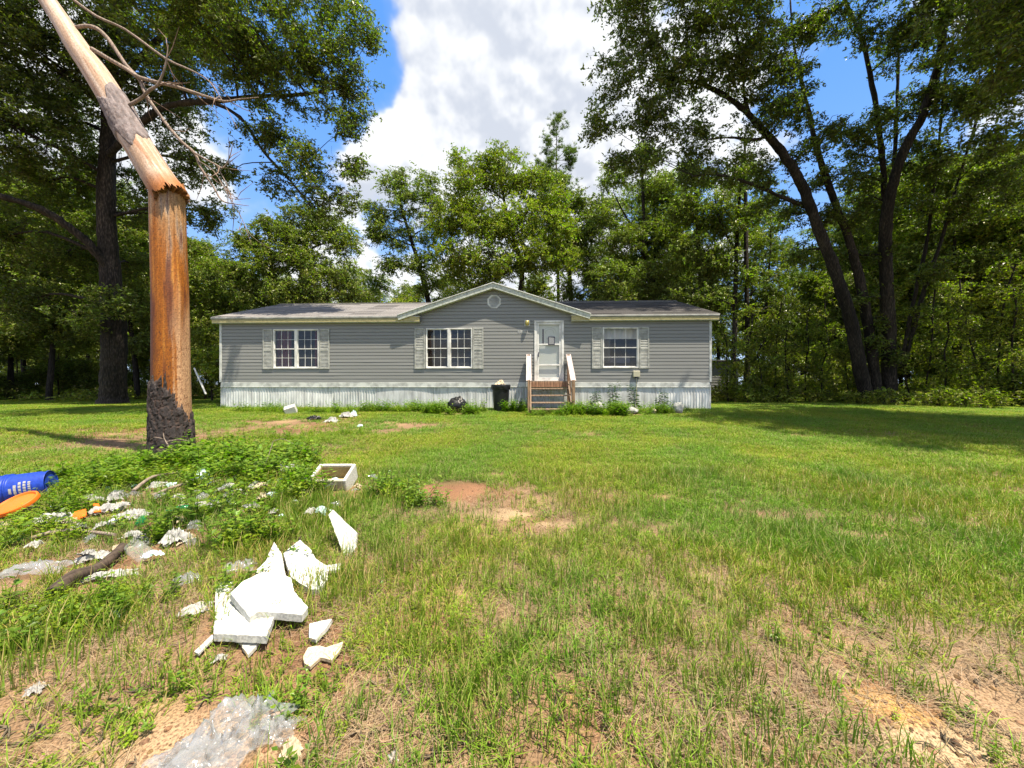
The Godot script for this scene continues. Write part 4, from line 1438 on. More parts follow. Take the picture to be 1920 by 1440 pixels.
func snapped_pine() -> void:
	rng.seed = 5
	var foot := Vector3(-5.29, 0, -5.94)
	foot.y = gh(foot.x, foot.z) - 0.08
	var t := thing("snapped_pine", "snapped pine with an orange peeled trunk and its top leaning over to one side", "pine tree", foot)
	var path := PackedVector3Array()
	var rads := PackedFloat32Array()
	for q in [Vector3(-5.39, -0.47, -6.05), Vector3(-5.4, 0.2, -6.05), Vector3(-5.41, 1.05, -6.05), Vector3(-5.42, 2.23, -6.05), Vector3(-5.45, 3.16, -6.05), Vector3(-5.47, 3.99, -6.05)]:
		path.append(q - foot)
	path[0].y = -0.05
	rads.append_array(PackedFloat32Array([0.285, 0.252, 0.24, 0.232, 0.227, 0.222]))
	# a is measured from +x towards the back; the camera sees from about -PI/2 - 0.8 to +0.3
	var paint := func(a: float, s: float, total: float) -> Color:
		var u := s / total
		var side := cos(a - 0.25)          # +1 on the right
		var f := n_fine.get_noise_3d(cos(a) * 130.0, s * 16.0, sin(a) * 130.0)
		var g2 := n_mid.get_noise_3d(cos(a) * 34.0, s * 16.0, sin(a) * 34.0)
		var spk := n_fine.get_noise_3d(cos(a) * 420.0, s * 520.0, sin(a) * 420.0)
		var amber := Color(0.33, 0.105, 0.009)
		var tan_ := Color(0.42, 0.24, 0.11)
		var rust := Color(0.12, 0.03, 0.012)
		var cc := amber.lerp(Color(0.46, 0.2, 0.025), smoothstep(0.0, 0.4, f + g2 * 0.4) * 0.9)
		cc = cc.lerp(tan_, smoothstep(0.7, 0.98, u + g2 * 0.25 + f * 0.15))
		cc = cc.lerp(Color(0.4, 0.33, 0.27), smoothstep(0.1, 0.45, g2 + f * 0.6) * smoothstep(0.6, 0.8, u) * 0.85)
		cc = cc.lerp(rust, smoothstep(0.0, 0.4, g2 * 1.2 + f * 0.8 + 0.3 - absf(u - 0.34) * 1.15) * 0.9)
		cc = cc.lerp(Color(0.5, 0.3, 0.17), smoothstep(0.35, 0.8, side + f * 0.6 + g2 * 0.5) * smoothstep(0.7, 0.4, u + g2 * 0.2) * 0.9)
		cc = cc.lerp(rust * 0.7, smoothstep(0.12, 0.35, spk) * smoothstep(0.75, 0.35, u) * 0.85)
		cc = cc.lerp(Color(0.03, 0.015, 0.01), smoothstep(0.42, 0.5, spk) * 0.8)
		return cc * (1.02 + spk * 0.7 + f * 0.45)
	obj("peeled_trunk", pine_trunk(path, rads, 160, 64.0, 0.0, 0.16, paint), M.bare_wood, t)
	var keep := func(a: float, s: float, total: float) -> float:
		var e := wrapf(a + 1.7, -PI, PI)   # the side that faces the yard's left
		var line := 0.78 + 0.75 * exp(-e * e / 1.3)
		line += n_mid.get_noise_2d(cos(a) * 40.0 + 20.0, sin(a) * 40.0) * 0.25 + n_fine.get_noise_3d(cos(a) * 160.0, sin(a) * 160.0, s * 60.0) * 0.3
		return (line - s) * 0.5
	obj("bark", bark_plates(path, rads, 200, 90.0, 0.038, keep, Color(0.06, 0.05, 0.05)), M.bark_plate, t)
	# the leaning top
	var up := PackedVector3Array()
	for q in [Vector3(-5.38, 3.87, -5.98), Vector3(-5.61, 4.18, -6.02), Vector3(-6.12, 4.93, -6.1), Vector3(-6.37, 5.35, -6.15), Vector3(-6.84, 6.01, -6.25), Vector3(-7.19, 6.45, -6.32), Vector3(-7.9, 7.41, -6.48), Vector3(-9.84, 9.85, -6.9), Vector3(-12.01, 12.68, -7.4)]:
		up.append(q - foot)
	var ur := PackedFloat32Array([0.232, 0.212, 0.192, 0.19, 0.176, 0.157, 0.122, 0.085, 0.04])
	var paint2 := func(a: float, s: float, total: float) -> Color:
		var f := n_fine.get_noise_3d(cos(a) * 90.0, s * 14.0, sin(a) * 90.0)
		var g2 := n_mid.get_noise_3d(cos(a) * 30.0, s * 18.0, sin(a) * 30.0)
		var spk := n_fine.get_noise_3d(cos(a) * 330.0, s * 300.0, sin(a) * 330.0)
		var cc := Color(0.42, 0.28, 0.19).lerp(Color(0.56, 0.43, 0.34), smoothstep(-0.3, 0.35, f + g2))
		cc = cc.lerp(Color(0.36, 0.16, 0.07), smoothstep(0.12, 0.4, g2 - f * 0.5) * smoothstep(4.2, 0.4, s) * 0.8)
		cc = cc.lerp(Color(0.36, 0.13, 0.03), smoothstep(0.35, 0.02, s))
		return cc * (1.0 + spk * 0.4)
	obj("leaning_top", pine_trunk(up, ur, 140, 48.0, 0.17, 0.0, paint2), M.bare_wood, t)
	var keep2 := func(a: float, s: float, _total: float) -> float:
		var j := n_mid.get_noise_3d(cos(a) * 18.0, s * 6.0, sin(a) * 18.0) * 0.5
		var lo := 0.92 + 0.32 * smoothstep(-0.2, 0.6, -cos(a)) + j * 0.8
		return minf(s - lo, 1.95 + j * 0.8 - s) * 0.5
	obj("grey_bark", bark_plates(up, ur, 120, 60.0, 0.022, keep2, Color(0.26, 0.22, 0.22)), M.bark_plate, t)
	var splint := MB.new()
	for k in 26:
		var a := rf(0, TAU)
		var b := path[5] + Vector3(cos(a) * 0.21, rf(-0.05, 0.02), sin(a) * 0.21)
		var e := b + Vector3(cos(a) * rf(-0.04, 0.07), rf(-0.1, 0.14), sin(a) * rf(-0.04, 0.07))
		splint.tube(PackedVector3Array([b, e]), PackedFloat32Array([rf(0.008, 0.02), 0.003]), 4, Color(0.5, 0.28, 0.12) * rf(0.6, 1.2), 0.0, false)
	obj("splinters", splint, M.bare_wood, t)
	# dead boughs that hang from the leaning top
	var boughs := [
		[[Vector3(-7.34, 6.86, -6.4), Vector3(-7.03, 6.86, -6.38), Vector3(-6.75, 6.66, -6.35), Vector3(-6.42, 6.19, -6.33), Vector3(-6.16, 5.91, -6.31), Vector3(-6.02, 5.63, -6.28), Vector3(-5.69, 5.17, -6.26), Vector3(-5.41, 4.85, -6.24), Vector3(-5.17, 4.64, -6.22), Vector3(-5.06, 4.41, -6.19), Vector3(-4.83, 4.07, -6.17), Vector3(-4.68, 3.84, -6.15), Vector3(-4.45, 3.77, -6.12), Vector3(-4.21, 3.73, -6.1)], [0.035, 0.04, 0.042, 0.04, 0.038, 0.036, 0.032, 0.03, 0.03, 0.028, 0.02, 0.016, 0.01, 0.005]],
		[[Vector3(-6.92, 6.4, -6.28), Vector3(-6.36, 6.07, -6.27), Vector3(-6.08, 5.9, -6.26), Vector3(-5.5, 5.75, -6.25), Vector3(-5.1, 5.61, -6.23), Vector3(-4.7, 5.49, -6.22), Vector3(-4.43, 5.52, -6.21), Vector3(-4.12, 5.54, -6.2)], [0.045, 0.04, 0.04, 0.036, 0.032, 0.024, 0.016, 0.008]],
		[[Vector3(-7.56, 7.5, -6.5), Vector3(-7.04, 7.11, -6.46), Vector3(-6.5, 6.84, -6.41), Vector3(-5.79, 6.32, -6.37), Vector3(-5.31, 6.08, -6.33), Vector3(-4.99, 5.87, -6.29), Vector3(-4.71, 5.46, -6.24), Vector3(-4.47, 5.04, -6.2)], [0.03, 0.028, 0.026, 0.024, 0.018, 0.014, 0.01, 0.005]],
		[[Vector3(-6.14, 5.33, -6.1), Vector3(-5.93, 5.41, -6.07), Vector3(-5.73, 5.54, -6.04), Vector3(-5.58, 5.6, -6.01), Vector3(-5.44, 5.86, -5.98), Vector3(-5.36, 6.17, -5.95)], [0.035, 0.032, 0.03, 0.024, 0.018, 0.006]],
		[[Vector3(-5.14, 4.62, -6.17), Vector3(-4.78, 4.42, -6.15), Vector3(-4.63, 4.36, -6.13), Vector3(-4.52, 4.56, -6.12), Vector3(-4.47, 4.74, -6.1)], [0.02, 0.016, 0.014, 0.01, 0.005]],
		[[Vector3(-4.79, 4.43, -6.17), Vector3(-4.6, 4.1, -6.15), Vector3(-4.52, 3.86, -6.12), Vector3(-4.18, 3.85, -6.1)], [0.012, 0.01, 0.008, 0.004]],
		[[Vector3(-5.09, 4.5, -6.17), Vector3(-4.82, 4.32, -6.16), Vector3(-4.6, 3.97, -6.14), Vector3(-4.39, 3.64, -6.13), Vector3(-4.19, 3.27, -6.11), Vector3(-3.84, 3.03, -6.1)], [0.012, 0.01, 0.008, 0.006, 0.004, 0.002]],
	]
	for bh in boughs:
		var pp := PackedVector3Array()
		for q: Vector3 in bh[0]:
			pp.append(q - foot)
		var br := PackedFloat32Array(bh[1])
		for q in br.size():
			br[q] *= 0.72
		var sm := curve_points(pp, br, 3)
		var bm := MB.new()
		bm.tube(sm[0], sm[1], 8, Color(1.05, 0.98, 0.98), 0.16)
		for k in 5:
			var st: int = rng.randi_range(int(sm[0].size() * 0.3), sm[0].size() - 2)
			var o: Vector3 = sm[0][st]
			var dr: Vector3 = ((sm[0][st + 1] - o).normalized() + runit() * 0.9).normalized()
			bm.tube(PackedVector3Array([o, o + dr * rf(0.1, 0.25), o + dr * rf(0.3, 0.5) + runit() * 0.1]), PackedFloat32Array([minf(0.012, sm[1][st] * 0.5), 0.006, 0.002]), 5, Color(1.0, 0.85, 0.78), 0.0, false)
		obj("dead_bough", bm, M.dead_wood, t)


# ---------- rubbish
func flat_piece(called: String, label: String, category: String, material: String, pts: Array, th: float, at: Vector3, tilt: Vector3, group := "", col := Color.WHITE, bump := 0.0) -> MeshInstance3D:
	# an outline on the ground, broken edges, laid at its centre and tipped
	var c := Vector2.ZERO
	for p in pts:
		c += Vector2(p[0], p[1])
	c /= pts.size()
	var o := PackedVector2Array()
	for k in pts.size():
		var a := Vector2(pts[k][0], pts[k][1]) - c
		var b2 = pts[(k + 1) % pts.size()]
		var b := Vector2(b2[0], b2[1]) - c
		var steps := maxi(1, int(a.distance_to(b) / 0.025))
		for s in steps:
			var j := Vector2.ZERO if s == 0 else Vector2(rf(-1, 1), rf(-1, 1)) * 0.0025
			o.append(a.lerp(b, float(s) / steps) + j)
	var m := MB.new()
	m.slab(o, th, Transform3D(), col, minf(0.006, th * 0.35), bump)
	var ob := obj(called, m, M[material])
	ob.position = Vector3(c.x, gh(c.x, c.y) + at.y, c.y)
	ob.rotation = tilt
	clear_of.append([c.x, c.y, 0.1])
	tag(ob, label, category, group)
	return ob


func crumple(called: String, label: String, category: String, material: String, at: Vector3, size: Vector3, seed_: int, group := "", col := Color.WHITE, turn := 0.0) -> MeshInstance3D:
	# a crushed sheet: a bent grid with sharp folds
	var p := PackedVector3Array()
	var n := 30
	var fold := FastNoiseLite.new()
	fold.seed = seed_
	fold.noise_type = FastNoiseLite.TYPE_SIMPLEX
	fold.fractal_type = FastNoiseLite.FRACTAL_RIDGED
	fold.fractal_octaves = 3
	fold.frequency = 1.0
	for r in n:
		for q in n:
			var u := q / float(n - 1) - 0.5
			var w := r / float(n - 1) - 0.5
			var edge := 1.0 + 0.7 * n_mid.get_noise_2d(u * 60.0 + seed_ * 7.0, w * 60.0)
			var y := (fold.get_noise_2d(u * 1.5 + seed_, w * 1.9) * 0.42 + 0.45) * smoothstep(0.75, 0.2, Vector2(u, w).length()) + 0.12 * fold.get_noise_2d(u * 5.0, w * 5.0 + seed_)
			p.append(Vector3(u * size.x * edge, maxf(0.004, y * size.y * 1.5 + 0.01), w * size.z * edge))
	var m := MB.new()
	m.grid(p, n, n, PackedColorArray([col]), false, true)
	var ob := obj(called, m, M[material])
	ob.position = at
	ob.position.y = gh(at.x, at.z) + at.y
	ob.rotation.y = turn
	clear_of.append([at.x, at.z + size.z * 0.3, maxf(size.x, size.z) * 0.5])
	tag(ob, label, category, group)
	return ob


func stick(called: String, label: String, category: String, pts: Array, r0: float, r1: float, material: String, lift := 0.03) -> MeshInstance3D:
	var pp := PackedVector3Array()
	var rr := PackedFloat32Array()
	var base := Vector3(pts[0][0], 0, pts[0][1])
	base.y = gh(base.x, base.z)
	for k in pts.size():
		pp.append(Vector3(pts[k][0], gh(pts[k][0], pts[k][1]) + lift * (1.0 + (0.6 if k % 2 else 0.0)) + (pts[k][2] if pts[k].size() > 2 else 0.0), pts[k][1]) - base)
		rr.append(lerpf(r0, r1, k / float(pts.size() - 1)))
	var sm := curve_points(pp, rr, 4)
	var m := MB.new()
	m.tube(sm[0], sm[1], 9, Color.WHITE, 0.12)
	var ob := obj(called, m, M[material])
	ob.position = base
	tag(ob, label, category)
	return ob


func rubbish() -> void:
	for q in SANDS:
		clear_of.append([q[0], q[1], sqrt(q[2] * q[3]) * 0.75])
	rng.seed = 300
	flat_piece("cooler_lid", "flat white foam cooler lid with a raised rim under a broken slab", "foam lid", "foam", [[-1.999, -2.58], [-1.755, -2.561], [-1.511, -2.542], [-1.382, -2.246], [-1.297, -2.015], [-1.594, -2.039]], 0.04, Vector3(0, 0.02, 0), Vector3(0.02, 0, 0.015))
	flat_piece("foam_slab", "largest broken white foam slab propped on top of the cooler lid", "foam piece", "foam", [[-1.704, -2.308], [-1.713, -2.425], [-1.662, -2.529], [-1.557, -2.542], [-1.443, -2.491], [-1.351, -2.362], [-1.195, -2.231], [-1.195, -2.169], [-1.337, -2.173], [-1.447, -2.169], [-1.461, -2.123]], 0.045, Vector3(0, 0.075, 0), Vector3(0.09, 0, -0.07))
	flat_piece("foam_shard", "pointed white foam shard standing up behind the cooler lid", "foam piece", "foam", [[-1.789, -2.654], [-1.771, -2.753], [-1.833, -2.958], [-1.701, -2.829], [-1.539, -2.601], [-1.663, -2.614]], 0.03, Vector3(0, 0.05, 0), Vector3(0.3, 0, 0.05))
	flat_piece("foam_shard", "wide white foam corner piece leaning right of the pointed shard", "foam piece", "foam", [[-1.693, -2.829], [-1.688, -2.908], [-1.671, -3.01], [-1.538, -2.908], [-1.44, -2.798], [-1.322, -2.724], [-1.255, -2.594], [-1.266, -2.494], [-1.322, -2.488], [-1.498, -2.588]], 0.04, Vector3(0, 0.045, 0), Vector3(0.17, 0, -0.08))
	flat_piece("foam_shard", "tall white foam triangle standing alone in the grass behind the other foam", "foam piece", "foam", [[-1.516, -3.285], [-1.489, -3.326], [-1.261, -3.13], [-1.251, -3.023], [-1.274, -2.939], [-1.308, -2.923]], 0.03, Vector3(0, 0.1, 0), Vector3(1.0, 0.1, 0.05))
	flat_piece("foam_shard", "small white foam wedge on bare soil right of the cooler lid", "foam piece", "foam", [[-1.157, -2.188], [-1.096, -2.202], [-1.039, -2.211], [-1.04, -2.148], [-1.064, -2.073], [-1.107, -2.089]], 0.025, Vector3(0, 0.03, 0), Vector3(0.2, 0, 0.1))
	flat_piece("foam_shard", "white foam triangle sticking out below the front edge of the lid", "foam piece", "foam", [[-1.517, -2.102], [-1.381, -2.114], [-1.357, -2.029], [-1.363, -1.969], [-1.422, -2.014]], 0.02, Vector3(0, 0.012, 0), Vector3(0.1, 0, 0.0))
	flat_piece("foam_strip", "thin white foam strip lying left of the lid's front corner", "foam piece", "foam", [[-1.645, -1.976], [-1.652, -2.102], [-1.618, -2.081], [-1.608, -1.958]], 0.012, Vector3(0, 0.02, 0), Vector3(0.05, 0, 0.1))
	flat_piece("tan_shard", "tan coloured stiff shard on the soil in front of the white foam", "broken piece", "tan_paper", [[-1.069, -1.955], [-1.074, -2.01], [-1.02, -2.025], [-0.983, -2.014], [-0.912, -2.057], [-0.902, -2.022], [-0.916, -1.937], [-0.98, -1.951], [-1.002, -1.895], [-1.04, -1.912]], 0.018, Vector3(0, 0.02, 0), Vector3(0.12, 0, -0.05))
	flat_piece("foam_chip", "narrow white foam bit at the right end of the broken foam pile", "foam piece", "foam", [[-1.378, -2.8], [-1.266, -2.83], [-1.242, -2.742], [-1.328, -2.728]], 0.02, Vector3(0, 0.02, 0), Vector3(0.1, 0, 0.0))

	# the open foam cooler
	var cb := thing("foam_cooler", "open white foam cooler with a brown stained inside tipped in the weeds", "foam cooler", Vector3(-2.11, 0, -4.54), 0.02)
	cb.position.y = gh(cb.position.x, cb.position.z) + 0.0
	cb.rotation.x = 0.38
	clear_of.append([cb.position.x, cb.position.z + 0.05, 0.3])
	for s: float in [-1.0, 1.0]:
		boxed("side_wall", Vector3(0.2 * s, 0.1, 0), Vector3(0.035, 0.2, 0.34), M.foam, cb, 0.008)
		boxed("long_wall", Vector3(0, 0.1, 0.155 * s), Vector3(0.365, 0.2, 0.035), M.foam, cb, 0.008, Color(0.9, 0.84, 0.7) if s > 0 else Color.WHITE)
		boxed("stained_lining", Vector3(0.1805 * s, 0.09, 0), Vector3(0.004, 0.17, 0.27), M.foam_inside, cb, 0.001)
		boxed("stained_lining", Vector3(0, 0.09, 0.1355 * s), Vector3(0.355, 0.17, 0.004), M.foam_inside, cb, 0.001)
	boxed("cooler_bottom", Vector3(0, 0.012, 0), Vector3(0.36, 0.03, 0.27), M.foam_inside, cb, 0.004)

	# blue bucket on its side
	var bk := thing("blue_bucket", "blue plastic bucket with white print lying on its side in the weeds", "bucket", Vector3(-5.27, -0.29, -4.15))
	bk.position.y = gh(bk.position.x, bk.position.z) + 0.15
	bk.rotation = Vector3(0.0, 0.5, 0.12)
	var lie := Transform3D(Basis(Vector3.BACK, PI / 2.0), Vector3(0.18, 0, 0)) * Transform3D(Basis(Vector3.UP, 0.6), Vector3.ZERO)
	clear_of.append_array([[bk.position.x, bk.position.z + 0.15, 0.3], [bk.position.x + 0.15, bk.position.z + 0.3, 0.2]])
	var bm := MB.new()
	bm.lathe([Vector2(0.001, 0.012), Vector2(0.125, 0.012), Vector2(0.131, 0.02), Vector2(0.133, 0.0), Vector2(0.137, 0.01), Vector2(0.149, 0.27), Vector2(0.15, 0.28), Vector2(0.162, 0.283), Vector2(0.162, 0.293), Vector2(0.151, 0.296), Vector2(0.152, 0.315), Vector2(0.163, 0.318), Vector2(0.163, 0.328), Vector2(0.153, 0.332), Vector2(0.154, 0.36), Vector2(0.16, 0.366), Vector2(0.158, 0.374), Vector2(0.148, 0.37), Vector2(0.146, 0.3), Vector2(0.13, 0.025), Vector2(0.001, 0.022)], 40, lie)
	obj("bucket_body", bm, M.blue_plastic, bk)
	var pr := MB.new()
	# a roof shaped mark over rows of short strokes
	for row in 5:
		var wide: float = [0.22, 0.42, 0.6, 0.62, 0.56][row]
		var y: float = 0.235 - row * 0.034
		var marks: int = [1, 1, 5, 6, 7][row]
		for q in marks:
			var a0 := -wide + 2.0 * wide * q / marks + 0.02
			var a1 := -wide + 2.0 * wide * (q + 1) / marks - 0.03
			for s in 4:
				var b0 := lerpf(a0, a1, s / 4.0) + 2.2
				var b1 := lerpf(a0, a1, (s + 1) / 4.0) + 2.2
				var r0 := lerpf(0.137, 0.149, y / 0.26) + 0.0012
				pr.quad_out(lie * Vector3(cos(b0) * r0, y, sin(b0) * r0), lie * Vector3(cos(b1) * r0, y, sin(b1) * r0), lie * Vector3(cos(b1) * (r0 + 0.001), y + 0.02, sin(b1) * (r0 + 0.001)), lie * Vector3(cos(b0) * (r0 + 0.001), y + 0.02, sin(b0) * (r0 + 0.001)), lie * Vector3(0, y, 0))
	obj("white_print", pr, M.paper, bk)
	var hd := MB.new()
	var hp := PackedVector3Array()
	var hr := PackedFloat32Array()
	for q in 17:
		var a := PI * q / 16.0
		hp.append(lie * Vector3(cos(a) * 0.168, 0.305 - sin(a) * 0.12, sin(a) * 0.172 * -1.0))
		hr.append(0.003)
	hd.tube(hp, hr, 6)
	obj("wire_handle", hd, M.ink, bk)

	var ol := MB.new()
	ol.lathe([Vector2(0.001, 0.03), Vector2(0.12, 0.03), Vector2(0.128, 0.018), Vector2(0.136, 0.018), Vector2(0.14, 0.04), Vector2(0.152, 0.042), Vector2(0.158, 0.034), Vector2(0.158, 0.002), Vector2(0.15, 0.0), Vector2(0.146, 0.024), Vector2(0.001, 0.02)], 40)
	var od := obj("orange_disc", ol, M.orange_plastic)
	od.position = Vector3(-4.82, -0.38, -3.72)
	od.position.y = gh(od.position.x, od.position.z) + 0.08
	od.rotation = Vector3(0.5, 0, 0.12)
	clear_of.append([od.position.x, od.position.z + 0.1, 0.3])
	tag(od, "round orange plastic lid lying in front of the blue bucket", "lid")
	flat_piece("orange_scrap", "bright orange plastic scrap left of the white litter", "plastic scrap", "orange_plastic", [[-3.973, -3.431], [-4.069, -3.548], [-3.968, -3.56], [-3.84, -3.453], [-3.848, -3.397]], 0.012, Vector3(0, 0.07, 0), Vector3(0.4, 0, 0.2))
	flat_piece("orange_scrap", "smaller orange plastic scrap just right of the bright orange one", "plastic scrap", "orange_plastic", [[-3.933, -3.56], [-4.033, -3.726], [-3.973, -3.699], [-3.87, -3.548]], 0.012, Vector3(0, 0.06, 0), Vector3(0.4, 0.3, 0.2))

	# glass
	var jm := MB.new()
	jm.lathe([Vector2(0.001, 0.0), Vector2(0.045, 0.0), Vector2(0.055, 0.008), Vector2(0.057, 0.03), Vector2(0.057, 0.12), Vector2(0.05, 0.135), Vector2(0.044, 0.14), Vector2(0.047, 0.143), Vector2(0.047, 0.15), Vector2(0.044, 0.158), Vector2(0.04, 0.158), Vector2(0.041, 0.14), Vector2(0.052, 0.118), Vector2(0.052, 0.03), Vector2(0.05, 0.014), Vector2(0.001, 0.012)], 32)
	var jr := obj("glass_jar", jm, M.jar_glass)
	jr.position = Vector3(-2.79, 0, -2.91)
	jr.position.y = gh(jr.position.x, jr.position.z) + 0.02
	clear_of.append([jr.position.x, jr.position.z + 0.05, 0.16])
	jr.rotation = Vector3(0.5, 0, 0.3)
	tag(jr, "clear empty glass jar standing tilted in the litter", "jar")
	var gb := MB.new()
	gb.lathe([Vector2(0.001, 0.0), Vector2(0.03, 0.0), Vector2(0.032, 0.006), Vector2(0.032, 0.12), Vector2(0.028, 0.145), Vector2(0.014, 0.175), Vector2(0.012, 0.22), Vector2(0.015, 0.222), Vector2(0.015, 0.234), Vector2(0.001, 0.235)], 20)
	var g1 := obj("green_bottle", gb, M.green_glass)
	g1.position = Vector3(-3.26, 0, -3.6)
	g1.position.y = gh(g1.position.x, g1.position.z) + 0.045
	g1.rotation = Vector3(0.15, 0.5, -1.5)
	tag(g1, "dark green glass bottle lying behind the clear jar", "bottle", "")
	var g2 := g1.duplicate() as MeshInstance3D
	g2.name = numbered("green_bottle")
	add_child(g2)
	g2.position = Vector3(-3.31, 0, -3.39)
	g2.position.y = gh(g2.position.x, g2.position.z) + 0.04
	g2.rotation = Vector3(0.1, 2.2, -1.55)
	tag(g2, "dark green glass bottle lying nearer the orange scraps", "bottle", "")

	# crushed paper, film and plastic
	var wads := [
		["crumpled_film", "large crumpled clear plastic film at the bottom edge of the yard", "clear_film", Vector3(-1.11, 0, -1.52), 0.34, 0.13, 0.3, 0.9, "plastic film"],
		["crumpled_film", "trailing crumpled clear plastic film left of the large one", "clear_film", Vector3(-1.23, 0, -1.46), 0.28, 0.07, 0.14, 0.4, "plastic film"],
		["crumpled_film", "small crumpled clear film touching the large one's right side", "clear_film", Vector3(-0.97, 0, -1.54), 0.16, 0.07, 0.12, 0.2, "plastic film"],
		["crumpled_paper", "white crumpled wrapper left of the orange scraps", "paper", Vector3(-4.16, 0, -3.48), 0.3, 0.07, 0.16, 0.3, "wrapper"],
		["crumpled_paper", "white crumpled wrapper right beside the small orange scrap", "paper", Vector3(-3.87, 0, -3.67), 0.2, 0.07, 0.13, 0.6, "wrapper"],
		["crumpled_paper", "shiny white crushed cup pieces in the middle of the litter", "paper", Vector3(-3.55, 0, -3.57), 0.22, 0.07, 0.16, 0.1, "wrapper"],
		["crumpled_paper", "white crumpled sheet right of the glass jar", "paper", Vector3(-2.78, 0, -3.15), 0.17, 0.09, 0.2, 0.8, "wrapper"],
		["crumpled_paper", "greyish white crushed carton above the green bottles in weeds", "paper", Vector3(-3.02, 0, -3.77), 0.22, 0.07, 0.15, 0.4, "carton"],
		["crumpled_paper", "white crumpled newspaper half hidden in weeds left of the open cooler", "paper", Vector3(-3.08, 0, -5.22), 0.36, 0.1, 0.25, 0.2, "paper"],
		["crumpled_paper", "pale crushed packet near the long thin branch", "paper", Vector3(-2.97, 0, -4.09), 0.2, 0.05, 0.1, 0.5, "wrapper"],
		["crumpled_paper", "long pinkish white wrapper in front of the dark branch", "paper", Vector3(-2.84, 0, -2.66), 0.3, 0.04, 0.09, 0.5, "wrapper"],
		["crumpled_paper", "pale wrapper behind the dark branch", "paper", Vector3(-3.15, 0, -2.88), 0.22, 0.05, 0.1, 0.6, "wrapper"],
		["crumpled_paper", "dull clear sheet at the left end of the litter", "clear_film", Vector3(-3.39, 0, -2.72), 0.4, 0.06, 0.16, 0.3, "plastic film"],
		["crumpled_paper", "patterned white plastic sheet just left of the cooler lid", "paper", Vector3(-1.93, 0, -2.33), 0.15, 0.03, 0.1, 0.5, "plastic sheet"],
		["crumpled_film", "clear crushed cup behind the patterned plastic sheet", "clear_film", Vector3(-2.21, 0, -2.59), 0.14, 0.06, 0.09, 0.6, "plastic cup"],
		["crumpled_film", "clear crushed cups left of the pointed foam shard", "clear_film", Vector3(-1.98, 0, -2.77), 0.18, 0.06, 0.12, 0.3, "plastic cup"],
		["crumpled_paper", "tiny white scrap at the very left of the bare foreground", "paper", Vector3(-2.21, 0, -1.77), 0.06, 0.03, 0.05, 0.4, "scrap"],
		["crumpled_paper", "tan crumpled lump right of the clear plastic film", "tan_paper", Vector3(-0.86, 0, -1.48), 0.07, 0.05, 0.06, 0.4, "scrap"],
		["crumpled_paper", "tiny white scrap on bare soil in front of the foam strip", "paper", Vector3(-1.5, 0, -1.96), 0.05, 0.025, 0.03, 0.4, "scrap"],
		["crumpled_paper", "pale blue white scrap in the grass left of the dark branch tip", "cyan_plastic", Vector3(-2.35, 0, -2.25), 0.08, 0.04, 0.05, 0.4, "scrap"],
		["crumpled_paper", "small white scrap in the grass below the tan shard", "paper", Vector3(-0.46, 0, -1.47), 0.035, 0.025, 0.03, 0.4, "scrap"],
	]
	for k in wads.size():
		var w: Array = wads[k]
		crumple(w[0], w[1], w[8], w[2], w[3] * Vector3(1, 0, 1), Vector3(w[4], w[5], w[6]), 40 + k, "", Color.WHITE, w[7])
	# small scraps all through the heap
	var kinds := []
	for k in 6:
		var what: String = ["white paper", "grey white paper", "clear plastic", "pale blue plastic", "tan paper", "dull clear plastic"][k]
		var sm := crumple("litter_scrap", "small %s scrap among the weeds of the rubbish heap" % what, "litter", ["paper", "paper", "clear_film", "cyan_plastic", "tan_paper", "clear_film"][k], Vector3(-3.21, 0, -3.23) * Vector3(1, 0, 1) + Vector3(0.12 * k, 0, 0.06 * (k % 3)), Vector3(0.13, 0.045, 0.09), 130 + k, what + " scraps in the rubbish heap", [Color(1.3, 1.3, 1.3), Color(0.8, 0.8, 0.8), Color.WHITE, Color.WHITE, Color(0.8, 0.8, 0.8), Color(0.6, 0.6, 0.6)][k], k * 1.1)
		kinds.append(sm)
	for k in 84:
		var c: MeshInstance3D = kinds[k % 6].duplicate()
		c.name = numbered("litter_scrap")
		add_child(c)
		var lx := rf(-4.6, -1.75)
		var lz := -4.05 + rf(-0.55, 0.75) + (lx + 3.2) * -0.28 + (rf(0.0, 1.0) if k % 5 == 0 else 0.0)
		c.position = Vector3(lx, gh(lx, lz) + 0.035, lz)
		c.rotation = Vector3(rf(-0.4, 0.4), rf(0, TAU), rf(-0.4, 0.4))
		c.scale = Vector3.ONE * rf(0.35, 1.15)
		clear_of.append([lx, lz + 0.06, 0.07])
	flat_piece("cyan_plate", "pale cyan broken plastic plate tipped up beside the thin branches", "plastic plate", "cyan_plastic", [[-3.62, -4.35], [-3.817, -4.626], [-3.822, -4.712], [-3.454, -4.425], [-3.364, -4.295], [-3.425, -4.259]], 0.012, Vector3(0, 0.09, 0), Vector3(0.35, 0, 0.1))
	var lids := [["white round lid left of the green bottles", Vector3(-3.55, 0, -3.4), 0.045], ["white bottle cap right of the green bottles", Vector3(-3.32, 0, -3.85), 0.03], ["white small pot under the cyan plate", Vector3(-3.76, 0, -4.5), 0.03]]
	for l in lids:
		var lm := MB.new()
		lm.lathe([Vector2(0.001, 0.02), Vector2(l[2] * 0.9, 0.02), Vector2(l[2], 0.014), Vector2(l[2], 0.0), Vector2(l[2] * 0.93, 0.0), Vector2(l[2] * 0.9, 0.012), Vector2(0.001, 0.012)], 20)
		var lo := obj("white_disc", lm, M.white)
		lo.position = l[1]
		lo.position.y = gh(lo.position.x, lo.position.z) + 0.05
		lo.rotation = Vector3(0.4, 0, 0.15)
		tag(lo, l[0], "lid")
